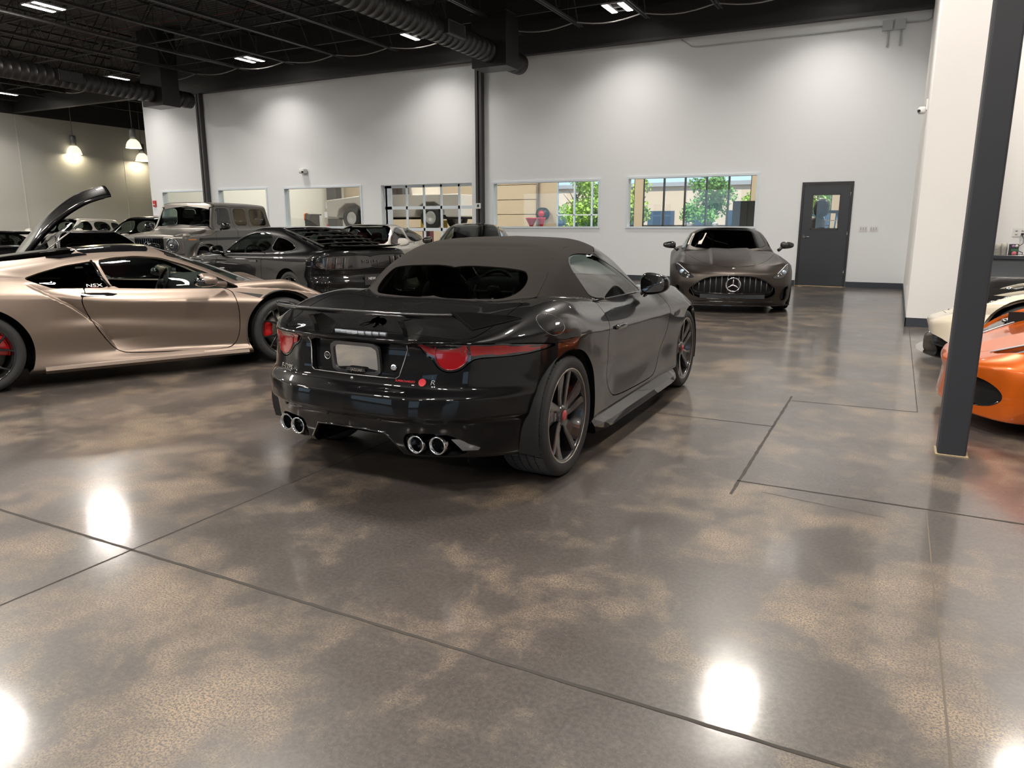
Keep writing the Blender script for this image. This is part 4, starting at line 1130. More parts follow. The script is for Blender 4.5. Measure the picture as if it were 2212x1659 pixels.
# ------------------------------------------------------------------ outside
mb = MB(); mb.lohi((-90, GY + .2, -.1), (60, 120, -.02)); mb.lohi((-90, -90, -.1), (60, -12.2, -.02)); struct(mb.build('ground', mat('asphalt', (.22, .22, .22), .9)))
LEAF = [mat('leaf_%d' % i, c, .6) for i, c in enumerate(((.34, .50, .06), (.16, .34, .07), (.42, .52, .10)))]; BARK = mat('bark', (.12, .09, .07), .9)
rg = np.random.default_rng(5)
def tree(x, y, h, r, k, label):
    root = empty('tree', (x, y, 0), 0, label, 'tree', 'trees outside')
    b = MB(); b.tube([(0, 0, 0), (.05, 0, h * .35), (-.05, .05, h * .7)], [.14, .11, .05], 8)
    for a in range(6): b.tube([(0, 0, h * (.3 + .06 * a)), (r * .6 * math.cos(a * 1.1), r * .6 * math.sin(a * 1.1), h * (.5 + .07 * a))], [.05, .02], 5)
    b.build('trunk', BARK, root)
    n = 2600; u = rg.normal(size=(n, 3)); u /= np.linalg.norm(u, axis=1)[:, None]; rad = rg.random(n) ** .45
    cl = rg.normal(size=(14, 3)) * [r * .5, r * .5, h * .17]; ci = rg.integers(0, 14, n)
    P = cl[ci] + u * rad[:, None] * [r * .5, r * .5, h * .14]; P[:, 2] += h * .64
    V = []; Fc = []
    for q in range(n):
        a = rg.normal(size=3); a /= np.linalg.norm(a); b2 = np.cross(a, rg.normal(size=3)); b2 /= np.linalg.norm(b2); s = .10 + .08 * rg.random()
        o = P[q]; i0 = len(V); V += [tuple(o - a * s), tuple(o + b2 * s * .6), tuple(o + a * s), tuple(o - b2 * s * .6)]; Fc.append((i0, i0 + 1, i0 + 2, i0 + 3))
    mesh_obj('foliage', V, Fc, LEAF[k], root, smooth=False)
tree(-21.5, 52, 5.2, 1.7, 0, 'light green tree at the left of the outside view behind the fifth window'); tree(-20., 55, 4.9, 1.5, 1, 'darker green tree in the outside view right of the light tree')
tree(-18.2, 54, 4.6, 1.4, 2, 'sparse yellow green tree at the left of the rightmost window'); tree(-13.5, 60, 5.6, 1.7, 1, 'green round tree in the middle of the rightmost window view'); tree(-10.2, 66, 4.6, 1.8, 0, 'green tree farther off at the right of the rightmost window view')
tree(-5.6, 56, 5.5, 2.2, 0, 'bright green tree seen through the charcoal door window')
r = empty('building', (-20, 78, 0), 0, 'long beige shop building across the parking lot', 'building')
b = MB(); b.lohi((-26, 0, 0), (26, 8, 5.4)); b.build('wall', mat('shop_beige', (.62, .46, .32), .8), r); b = MB(); b.lohi((-26.3, -.3, 5.4), (26.3, 8, 5.8)); b.build('roof', mat('shop_roof', (.35, .34, .33), .8), r)
for q in range(12):
    b = MB(); b.lohi((-24.5 + q * 4.1, -.05, .4), (-21.6 + q * 4.1, .0, 2.9)); b.build('window', mat('shop_window', (.05, .08, .12), .1), r)
# ------------------------------------------------------------------ black convertible in the middle
def build_ftype():
    car = empty('convertible', (-2.46, 4.956, 0), PI / 2, 'black soft-top convertible sports car with rear wing and quad exhausts, centre of showroom', 'car')
    body = Block(
        side=[(.16, [(-1.95, .54), (-1.75, .75), (-1.4, .87), (-.9, .86), (0, .86), (.9, .86), (1.5, .84), (1.9, .70), (2.2, .5)]),
              (.26, [(-1.95, .60), (-1.75, .83), (-1.45, .925), (-1.1, .945), (-.7, .925), (0, .918), (.6, .92), (1.1, .935), (1.5, .91), (1.9, .78), (2.2, .55)]),
              (.44, [(-1.95, .66), (-1.74, .865), (-1.5, .935), (-1.2, .950), (-.85, .935), (-.5, .905), (0, .90), (.5, .908), (.9, .93), (1.25, .945), (1.6, .925), (1.95, .80), (2.2, .6)]),
              (.60, [(-1.95, .67), (-1.74, .865), (-1.5, .935), (-1.2, .952), (-.85, .945), (-.5, .925), (0, .918), (.5, .925), (.9, .94), (1.25, .948), (1.6, .92), (1.95, .79), (2.2, .6)]),
              ([(-2., .73), (-1.2, .775), (-.4, .735), (.4, .715), (1.2, .70), (2.2, .62)],
               [(-1.95, .63), (-1.72, .84), (-1.5, .925), (-1.2, .955), (-.85, .942), (-.5, .928), (0, .925), (.5, .927), (.9, .935), (1.25, .94), (1.6, .90), (1.95, .76), (2.2, .55)]),
              ([(-2., .82), (-1.6, .90), (-1.2, .945), (-.7, .91), (0, .885), (.6, .88), (1.2, .86), (1.7, .78), (2.2, .66)],
               [(-1.95, .58), (-1.72, .78), (-1.5, .855), (-1.2, .875), (-.8, .835), (-.4, .80), (0, .785), (.5, .785), (.9, .81), (1.25, .82), (1.6, .78), (1.95, .62), (2.2, .4)])],
        top=[(0, [(-2.15, .80), (-1.98, .83), (-1.75, .865), (-1.5, .915), (-1.25, .952), (-1., .965), (-.5, .94), (.3, .92), (.75, .925), (1.1, .905), (1.5, .84), (1.9, .72), (2.15, .60)]),
             (.40, [(-2.15, .79), (-1.97, .822), (-1.75, .855), (-1.5, .905), (-1.25, .945), (-1., .955), (-.5, .93), (.3, .91), (.75, .912), (1.1, .89), (1.5, .825), (1.9, .70), (2.15, .58)]),
             (.74, [(-2.1, .77), (-1.85, .812), (-1.65, .885), (-1.4, .955), (-1.15, .975), (-.9, .955), (-.5, .915), (.3, .893), (.75, .892), (1.2, .885), (1.6, .815), (1.9, .69), (2.15, .55)]),
             (.93, [(-2.1, .70), (-1.85, .75), (-1.65, .815), (-1.4, .885), (-1.15, .905), (-.9, .885), (-.5, .86), (.3, .84), (.75, .84), (1.2, .835), (1.6, .76), (1.9, .62), (2.15, .5)])],
        front=[(.2, [(0, 2.10), (.5, 2.02), (.8, 1.75)]), (.5, [(0, 2.19), (.5, 2.10), (.8, 1.8)]), (.75, [(0, 2.06), (.5, 1.95), (.8, 1.7)])],
        rear=[(.16, [(0, -1.98), (.35, -1.96), (.6, -1.86), (.8, -1.64), (.95, -1.2)]),
              (.30, [(0, -2.055), (.35, -2.03), (.6, -1.925), (.78, -1.755), (.88, -1.55), (.96, -1.25)]),
              (.41, [(0, -2.075), (.35, -2.05), (.6, -1.945), (.78, -1.785), (.88, -1.62), (.96, -1.25)]),
              (.445, [(0, -2.108), (.35, -2.085), (.6, -1.985), (.78, -1.82), (.88, -1.65), (.96, -1.27)]),
              (.535, [(0, -2.10), (.35, -2.075), (.6, -1.98), (.78, -1.82), (.88, -1.65), (.96, -1.27)]),
              (.59, [(0, -2.03), (.35, -2.01), (.6, -1.93), (.78, -1.78), (.88, -1.62), (.96, -1.25)]),
              (.66, [(0, -2.01), (.35, -1.99), (.6, -1.915), (.78, -1.765), (.88, -1.61), (.96, -1.25)]),
              (.77, [(0, -1.985), (.35, -1.965), (.6, -1.895), (.78, -1.75), (.88, -1.59), (.96, -1.22)]),
              (.82, [(0, -2.03), (.35, -2.01), (.6, -1.925), (.78, -1.755), (.88, -1.57), (.96, -1.15)])],
        bottom=[(-2.05, .215), (-1.6, .20), (-1.2, .16), (0, .14), (2., .14), (2.2, .18)],
        k=(.055, .10, .022, .03))
    gh = Block(
        side=[(.86, [(-1.5, .70), (-1.2, .735), (-.7, .795), (-.2, .80), (.4, .785), (.8, .72)]),
              (1.02, [(-1.4, .60), (-1.1, .665), (-.7, .725), (-.2, .735), (.2, .715), (.6, .67)]),
              (1.20, [(-1.2, .46), (-.9, .565), (-.6, .605), (-.2, .61), (.15, .585), (.4, .55)]),
              (1.30, [(-1., .42), (-.6, .50), (.2, .48)])],
        top=[(0, [(-1.3, 1.10), (-1.0, 1.215), (-.75, 1.272), (-.45, 1.302), (-.15, 1.308), (.05, 1.292), (.3, 1.24)]),
             (.36, [(-1.3, 1.08), (-1.0, 1.20), (-.75, 1.258), (-.45, 1.29), (-.15, 1.296), (.05, 1.28), (.3, 1.22)]),
             (.60, [(-1.3, 1.0), (-1.0, 1.135), (-.75, 1.20), (-.45, 1.235), (-.15, 1.24), (.05, 1.22), (.3, 1.16)])],
        front=[(.88, [(0, .86), (.4, .80), (.7, .60), (.8, .5)]), (1.08, [(0, .47), (.4, .42), (.62, .29), (.75, .15)]), (1.29, [(0, .06), (.4, .03), (.6, -.05)])],
        rear=[(.88, [(0, -1.42), (.4, -1.385), (.6, -1.28), (.75, -1.10)]), (.97, [(0, -1.235), (.4, -1.20), (.6, -1.10), (.75, -.92)]), (1.13, [(0, -.985), (.4, -.955), (.6, -.86)]), (1.25, [(0, -.79), (.4, -.76), (.6, -.66)])],
        bottom=.7, k=(.09, .05, .10, .02))
    def field(x, y, z): return smin(body(x, y, z), gh(x, y, z), .012)
    sh = Shell(field, (-2.25, 0, .1), (2.25, 0, 1.35), 1.0, (-1.55, 1.6, .5), .0125)
    B = paint('black_paint', (.0035, .0035, .004), .35, 0., 1., .012, spec=.08)
    CAN = mat('soft_top_canvas', (.020, .0175, .0155), .92, spec=.15, nodes=_canvas)
    for xa, R in ((-1.311, .376), (1.311, .368)):
        a = np.linspace(0, 2 * PI, 90, endpoint=False)
        sh.cut('body', None, np.stack([xa + R * np.cos(a), .342 + R * np.sin(a)], 1), 'side', keep=lambda P, N: P[:, 1] > .55, smooth=0)
    # glass and cloth
    sh.cut('body', 'rear_window', [(-.1, .958), (.40, .96), (.49, .975), (.525, 1.02), (.515, 1.08), (.46, 1.125), (-.1, 1.140)], 'end', .006, keep=lambda P, N: (P[:, 0] < -.6) & (P[:, 2] > .93) & (N[:, 0] < -.2), smooth=3)
    sh.cut('body', 'side_window', [(-.60, .915), (-.665, 1.02), (-.69, 1.13), (-.60, 1.185), (-.42, 1.20), (-.22, 1.185), (.02, 1.10), (.25, .99), (.42, .905), (.40, .892), (0, .90)], 'side', .008, keep=lambda P, N: (P[:, 2] > .885) & (N[:, 1] > .35) & (P[:, 1] > .4), smooth=2)
    sh.cut('body', 'windshield', [(.74, -.1), (.74, .42), (.62, .60), (.50, .675), (.22, .615), (.0, .54), (.01, -.1)], 'top', .006, keep=lambda P, N: (P[:, 2] > .9) & (N[:, 0] > .2) & (P[:, 0] > -.1))
    ok = lambda P, N: (body(P[:, 0], np.abs(P[:, 1]), P[:, 2]) > .004)
    sh.cut('body', 'soft_top', [(-1.6, .85), (-.585, .85), (-.60, .915), (-.45, 1.19), (-.2, 1.19), (.06, 1.235), (.02, 1.33), (-.6, 1.4), (-1.6, 1.4)], 'side', .003, keep=ok, smooth=0)
    # closures
    sh.cut('body', 'door', [(-.575, .93), (-.60, .885), (-.70, .76), (-.735, .63), (-.70, .46), (-.62, .33), (-.50, .285), (.28, .265), (.40, .30), (.53, .44), (.66, .62), (.745, .78), (.735, .87), (.52, .93)], 'side', .007, keep=lambda P, N: (P[:, 1] > .6), smooth=2)
    lamp_c = [(.548 + .092 * math.cos(a), .757 + .092 * math.sin(a)) for a in np.linspace(PI * 1.17, PI * 1.83, 11)]
    lamp = [(.372, .808), (.42, .745), (.45, .735)] + lamp_c + [(.66, .735), (.76, .736), (.84, .742), (.895, .755), (.918, .768), (.88, .790), (.78, .803), (.62, .808)]
    sh.cut('body', 'tail_lamp', lamp, 'end', .006, keep=lambda P, N: (P[:, 0] < -1.3) & (P[:, 2] > .6), smooth=1)
    sh.cut('body', 'plate_recess', [(-.1, .622), (.265, .622), (.285, .635), (.325, .79), (-.1, .79)], 'end', .004, keep=lambda P, N: (P[:, 0] < -1.7), push=.03, smooth=1, q=.12)
    sh.cut('body', 'exhaust_recess', [(.325, .255), (.36, .232), (.58, .232), (.63, .26), (.60, .315), (.545, .352), (.36, .356), (.325, .33)], 'end', .004, keep=lambda P, N: (P[:, 0] < -1.6), push=.09, smooth=2)
    sh.cut('body', 'diffuser', [(-.1, .1), (.315, .1), (.29, .25), (.22, .345), (-.1, .35)], 'end', .0, keep=lambda P, N: (P[:, 0] < -1.6) & (N[:, 0] < -.0), push=.10, smooth=0)
    sh.cut('body', 'trunk_lid', [(-1.9, -.1), (-1.9, .55), (-1.84, .62), (-1.62, .665), (-1.36, .665), (-1.28, .60), (-1.28, -.1)], 'top', .006, keep=lambda P, N: (P[:, 2] > .78) & (N[:, 2] > .4), smooth=1, q=.15)
    sh.cut('body', 'hood', [(.80, -.1), (.80, .60), (.9, .70), (1.6, .70), (1.95, .52), (2.0, -.1)], 'top', .006, keep=lambda P, N: (P[:, 2] > .6) & (N[:, 2] > .4), smooth=1, q=.15)
    b = skin_obj('body', sh, 'body', B, car, .03)
    skin_obj('soft_top', sh, 'soft_top', CAN, car, .01)
    skin_obj('trunk_lid', sh, 'trunk_lid', B, car, .02); skin_obj('hood', sh, 'hood', B, car, .02)
    skin_obj('rear_window', sh, 'rear_window', G_TINT, car, 0); skin_obj('windshield', sh, 'windshield', G_CAR, car, 0)
    for s in (1, -1):
        d = skin_obj('door', sh, 'door', B, car, .02, s); g = skin_obj('side_window', sh, 'side_window', G_CAR, d, 0, s)
        hb = MB()
        P, N = sh.surf([(-.56 + .155 * t, .748 - .0 * t) for t in (0, .5, 1)], 'side', s, .010)
        superellipsoid(hb, tuple(P[1]), (.105, .012, .017), .5, .5, 18, 8); hb.build('door_handle', mat('black_gloss_handle', (.008, .008, .009), .08, coat=1.), d)
    RL = mat('tail_lamp_red', (.24, .004, .008), .1, coat=1., nodes=None)
    for s in (1, -1):
        t = skin_obj('tail_lamp', sh, 'tail_lamp', M_LAMPDARK, car, .02, s)
        inner = [(.392, .801), (.438, .752)] + [(.548 + .074 * math.cos(a), .755 + .074 * math.sin(a)) for a in np.linspace(PI * 1.06, PI * 1.94, 13)] + [(.622, .801)]
        skin_patch(sh, [(s * y, z) for y, z in inner], 'rear', 'red_lens', RL, t, 1, .003, smooth=0)
        strip = [(.636, .747), (.75, .748), (.85, .755), (.893, .768), (.85, .785), (.76, .795), (.636, .800)]
        skin_patch(sh, [(s * y, z) for y, z in strip], 'rear', 'red_strip', mat('tail_strip_red', (.22, .006, .008), .12, coat=1.), t, 1, .003, smooth=0)
        ring = [(s * (.548 + .079 * math.cos(a)), .757 + .079 * math.sin(a)) for a in np.linspace(PI * .86, PI * 2.14, 24)]
        skin_tube(sh, ring, 'rear', .0022, 'lamp_ring', RL, t, 1, .005)
    pr_ = skin_obj('plate_recess', sh, 'plate_recess', B, car, 0)
    skin_obj('exhaust_recess', sh, 'exhaust_recess', M_GBLK, car, 0); skin_obj('diffuser', sh, 'diffuser', M_GBLK, car, 0)
    # recess edge in bright trim, plate and frame
    edge = [(-.325, .792), (-.288, .634), (-.268, .621), (.268, .621), (.288, .634), (.325, .792)]
    ep = []
    for a, b_ in zip(edge[:-1], edge[1:]):
        ep += [(a[0] + (b_[0] - a[0]) * t, a[1] + (b_[1] - a[1]) * t) for t in np.linspace(0, 1, 8)]
    skin_tube(sh, ep, 'rear', .0028, 'recess_trim', M_STEEL, car, 1, .002)
    px = -1.975
    tilt = .16
    CF = mat('carbon_fibre', (.02, .021, .023), .3, coat=1., nodes=_carbon)
    pl = MB(); 
    def rr(w, h, r): return chaikin([(-w, -h), (w, -h), (w, h), (-w, h)], 3, .12)
    def pf(o): return lambda u, v, w: (px - w - v * tilt * .6 + o, u, .702 + v)
    pl.prism([tuple(p) for p in rr(.150, .077, .02)], .0, .008, pf(0)); pt = pl.build('license_plate', M_MIRROR, car)
    fr = MB(); O = rr(.160, .087, .02); I = rr(.143, .068, .02); n = len(O); V = []; Fc = []
    f0, f1 = pf(0), pf(0)
    for P_, w in ((O, .0), (O, .018), (I, .018), (I, .002)): V += [f0(p[0], p[1], w) for p in P_]
    for k in range(3): Fc += [(k * n + i, k * n + (i + 1) % n, (k + 1) * n + (i + 1) % n, (k + 1) * n + i) for i in range(n)]
    fr.add(V, Fc); fo = fr.build('plate_frame', CF, pt)
    bb = MB(); bb.prism([tuple(p) for p in rr(.062, .013, .01)], .018, .024, lambda u, v, w: (px - w - (v - .062) * tilt * .6, u, .702 - .062 + v)); bb.build('plate_badge', M_GBLK, pt)
    text('plate_lettering', 'JAGUAR', .021, M_CHROME, pt, (px - .0255 + .062 * tilt * .6, -.008, .640), (PI / 2, 0, -PI / 2), .0008)
    LB = mat('badge_silver', (.75, .76, .78), .2, 1.)
    mb = MB(); P, N = sh.surf([(.215, .705)], 'rear', 1, -.028); c = P[0]
    mb.tube([(c[0] - .002, c[1] + .019 * math.cos(a), c[2] + .019 * math.sin(a)) for a in np.linspace(0, 2 * PI, 24, endpoint=False)], .003, 6, closed=True); mb.build('round_badge', LB, car)
    text('badge_lettering', 'SV', .021, LB, car, (c[0] - .003, c[1], c[2]), (PI / 2, 0, -PI / 2), .001)
    P, N = sh.surf([(-.232, .675)], 'rear', 1, -.028); c = P[0]
    mb = MB(); superellipsoid(mb, tuple(c), (.012, .022, .022), 1, 1, 20, 10); mb.build('camera_lens', M_CHROME, car)
    # lettering on the rear
    def rear_text(body_, y, z, size, m, nm, sx=1., shear=0.):
        P, N = sh.surf([(y - .05, z), (y, z), (y + .05, z)], 'rear', 1, .0025)
        d = P[2] - P[0]; az = math.atan2(d[1], d[0])          # direction towards the left of the car
        n = N[1]; rx = math.atan2(math.hypot(n[0], n[1]), -(-n[2]))
        o = text(nm, body_, size, m, car, tuple(P[1]), (0, 0, 0), .0012, sx=sx, shear=shear)
        X = Vector(P[0] - P[2]).normalized(); Z = Vector(n).normalized(); Y = Z.cross(X).normalized(); X = Y.cross(Z)
        o.matrix_local = Matrix((( X.x * sx, Y.x, Z.x, P[1][0]), (X.y * sx, Y.y, Z.y, P[1][1]), (X.z * sx, Y.z, Z.z, P[1][2]), (0, 0, 0, 1)))
        return o
    rear_text('F-TYPE', .505, .612, .034, LB, 'badge_lettering', 1.25)
    rear_text('SUPERCHARGED', -.325, .612, .0145, mat('badge_red', (.55, .02, .03), .35), 'badge_lettering', 1.05)
    rear_text('R', -.470, .612, .036, LB, 'badge_lettering', 1.3, .2)
    skin_patch(sh, [(-.418 + .019 * math.cos(a), .612 + .019 * math.sin(a)) for a in np.linspace(0, 2 * PI, 20, endpoint=False)], 'rear', 'round_badge', mat('badge_red', ()), car, 1, .004, smooth=0)
    # leaping cat emblem
    cat = [(-.075, .0), (-.045, .012), (-.012, .020), (.022, .024), (.05, .022), (.066, .030), (.080, .026), (.086, .014), (.074, .010), (.066, .006), (.088, -.006), (.082, -.010), (.055, -.001), (.03, .002), (.036, -.014), (.028, -.016), (.016, .0), (-.02, -.002), (-.045, -.014), (-.052, -.012), (-.038, .0), (-.078, -.006)]
    skin_patch(sh, [(.02 + y * .9, .858 + z * .75) for y, z in cat][::-1], 'rear', 'emblem', LB, car, 1, .003, smooth=0, guess=(-3.2, 0))
    P, N = sh.surf([(y, .8335) for y in np.linspace(.17, -.17, 9)], 'rear', 1, .0)
    mb = MB()
    for a, b_ in zip(P[:-1], P[1:]): mb.box(((a[0] + b_[0]) / 2 - .002, (a[1] + b_[1]) / 2, .8335), (.012, abs(b_[1] - a[1]) * .86, .016))
    mb.build('brake_light', mat('led_lens', (.5, .55, .62), .15, coat=1.), car)
    # rear wing on two pylons
    def wing(u, v):
        y = -.575 + 1.15 * u; a = 2 * PI * v; ch = .052
        return (-1.945 + ch * math.cos(a) + .05 * (abs(y) / .6) ** 2, y, .930 + .006 * (1 - (y / .6) ** 2) + .012 * math.sin(a) - .30 * ch * math.cos(a) + .012 * (abs(y) / .6) ** 4)
    mb = MB(); mb.grid(wing, 40, 16)
    w = mb.build('rear_wing', CF, car)
    for s in (1, -1):
        wg = MB()
        V = [(-1.955, s * .565, .965), (-1.87, s * .635, .868), (-1.60, s * .775, .905), (-1.68, s * .735, .925), (-1.84, s * .60, .950)]
        V2 = [(p[0] + .004, p[1] + s * .010, p[2] + .010) for p in V]; n_ = 5
        wg.add(V + V2, [tuple(range(n_)), tuple(range(n_, 2 * n_))[::-1]] + [(i, i + n_, (i + 1) % n_ + n_, (i + 1) % n_) for i in range(n_)]); wg.build('winglet', B, w, bevel=.004)
        py = MB(); V = []
        for z, x0, x1, hw in ((.795, -1.95, -1.74, .018), (.86, -1.955, -1.80, .014), (.915, -1.99, -1.90, .020)):
            V += [(x0, s * .292 - hw, z), (x0, s * .292 + hw, z), (x1, s * .292 + hw * .5, z), (x1, s * .292 - hw * .5, z)]
        F_ = [(0, 1, 2, 3), (8, 11, 10, 9)]
        for a in (0, 4): F_ += [(a + i, a + 4 + i, a + 4 + (i + 1) % 4, a + (i + 1) % 4) for i in range(4)]
        py.add(V, F_); py.build('wing_pylon', B, w, bevel=.005)
    # exhausts
    for y in (.395, .505, -.395, -.505):
        e = MB(); x0 = -2.035 + (.03 if abs(y) > .45 else 0)
        e.lathe([(.030, .25), (.036, .02), (.0395, .004), (.046, .0), (.0475, .006), (.046, .05), (.046, .25)], 28, 'x', (x0, y, .297)); eo = e.build('exhaust_tip', M_CHROME, car)
        q = MB(); q.lathe([(0, .12), (.034, .12)], 20, 'x', (x0, y, .297)); q.build('exhaust_bore', M_LINER, eo)
    # diffuser strakes and lower lip
    P, N = sh.surf([(y, z) for y, z in ((-.30, .25), (-.222, .343), (-.1, .35), (0, .351), (.1, .35), (.222, .343), (.30, .25))], 'rear', 1, .002)
    mb = MB(); mb.tube([tuple(p) for p in P], .006, 6); mb.build('diffuser_edge', M_GBLK, car)
    for s in (1, -1):
        skin_patch(sh, [(s * .56, .325), (s * .595, .325), (s * .675, .275), (s * .665, .262), (s * .60, .262)], 'rear', 'reflector', mat('reflector_grey', (.16, .16, .17), .15, coat=1.), car, 1, .003, smooth=0)
    for y, z in ((.46, .425), (.14, .415), (-.20, .415), (-.62, .39)):
        P, N = sh.surf([(y, z)], 'rear', 1, .001); c = P[0]
        a = MB(); a.lathe([(0, -.003), (.010, -.003), (.0105, .0), (.012, .003)], 16, 'x', tuple(c)); a.build('parking_sensor', M_BLK, car)
    P, N = sh.surf([(0, .602)], 'rear', 1, .0); mb = MB(); superellipsoid(mb, tuple(P[0]), (.006, .010, .010), 1, 1, 14, 8); mb.build('tow_sensor', M_STEEL, car)
    # fuel flap seam on the right haunch
    ck = [(-1.45 + .092 * math.cos(a), .868 + .055 * math.sin(a)) for a in np.linspace(0, 2 * PI, 40, endpoint=False)]
    skin_tube(sh, ck, 'side', .0030, 'fuel_flap', mat('seam_grey', (.10, .10, .10), .25, .8), car, -1, -.0016, True)
    # side vents, skirts
    for s in (1, -1):
        skin_patch(sh, [(.80, .665), (.83, .70), (.96, .715), (.985, .70), (.93, .672)], 'side', 'fender_vent', M_BLK, car, s, .003, smooth=0)
        sk = MB()
        secs = []
        for x in np.linspace(-.92, .93, 16):
            e = max(0, abs(x) - .75) / .18
            secs.append([(x, s * (.90), .235), (x, s * (.955 - .02 * e), .185), (x, s * (.972 - .03 * e), .150), (x, s * (.955 - .03 * e), .138), (x, s * .85, .142)])
        V = [p for q in secs for p in q]; m_ = 5
        F_ = [(i * m_ + k, i * m_ + k + 1, (i + 1) * m_ + k + 1, (i + 1) * m_ + k) for i in range(15) for k in range(4)] + [(0, 1, 2, 3, 4), (75 + 4, 75 + 3, 75 + 2, 75 + 1, 75)]
        sk.add(V, F_, False); sk.build('side_skirt', B, car)
        # soft-top seam and window trim
        skin_tube(sh, [(-.595, .913), (-.3, .908), (0, .903), (.2, .9), (.40, .894)], 'side', .005, 'belt_trim', M_GBLK, car, s, .002)
        skin_tube(sh, [(-1.24, .60), (-1.08, .615), (-.9, .60), (-.75, .565), (-.5, .53), (-.1, .515)], 'top', .0028, 'roof_seam', CAN, car, s, .0)
        o = side_mirror(car, .25, s * .93, .978, B, s, s=(.085, .105, .076), arm=((.07, -.10, -.09),))
        pass
    # wheels
    RM = mat('rim_gunmetal', (.075, .073, .075), .28, .9, coat=.6); LIP = mat('rim_machined', (.42, .39, .36), .3, 1.)
    CAP = mat('hub_red', (.45, .02, .03), .3, coat=1.)
    for s in (1, -1):
        make_wheel(car, -1.311, s * .932, .3425, .285, .264, 'swirl', RM, s, True, M_RED, LIP, CAP, ph=.35, cal_ang=.9)
        make_wheel(car, 1.311, s * .918, .336, .245, .264, 'swirl', RM, s, True, M_RED, LIP, CAP, ph=.10, cal_ang=2.4)
    arch_liner(car, -1.311, .385, .935, .342); arch_liner(car, 1.311, .376, .925, .336)
    # cabin
    for y in (.37, -.37): seat(car, -.20, y, .46, M_LEATHER, .52, .48)
    steering(car, .20, .37, .86); dashboard(car, .45, .82, .70)
    fl = MB(); fl.lohi((-.9, -.75, .30), (.8, .75, .34)); fl.lohi((-1.05, -.6, .34), (-.75, .6, .80)); fl.build('cabin_floor', M_TRIM, car)
    um = MB(); um.lohi((-1.55, -.55, .20), (1.8, .55, .22)); um.build('underbody', M_LINER, car)
    return car, sh

def _carbon(t, b):
    tc = t.nodes.new('ShaderNodeTexCoord'); w = t.nodes.new('ShaderNodeTexChecker'); w.inputs['Scale'].default_value = 220
    mp = t.nodes.new('ShaderNodeMapping'); mp.inputs['Rotation'].default_value = (0, 0, .78)
    w.inputs['Color1'].default_value = (.008, .008, .009, 1); w.inputs['Color2'].default_value = (.05, .052, .056, 1)
    t.links.new(tc.outputs['Object'], mp.inputs['Vector']); t.links.new(mp.outputs[0], w.inputs['Vector']); t.links.new(w.outputs['Color'], b.inputs['Base Color'])

def _canvas(t, b):
    tc = t.nodes.new('ShaderNodeTexCoord'); n = t.nodes.new('ShaderNodeTexNoise'); n.inputs['Scale'].default_value = 420; n.inputs['Detail'].default_value = 2
    bu = t.nodes.new('ShaderNodeBump'); bu.inputs['Strength'].default_value = .25; bu.inputs['Distance'].default_value = .001
    t.links.new(tc.outputs['Object'], n.inputs['Vector']); t.links.new(n.outputs['Fac'], bu.inputs['Height']); t.links.new(bu.outputs['Normal'], b.inputs['Normal'])
# ------------------------------------------------------------------ the other cars
def ell(cx, cz, rx, rz=None, n=60):
    a = np.linspace(0, 2 * PI, n, endpoint=False); return np.stack([cx + rx * np.cos(a), cz + (rz or rx) * np.sin(a)], 1)

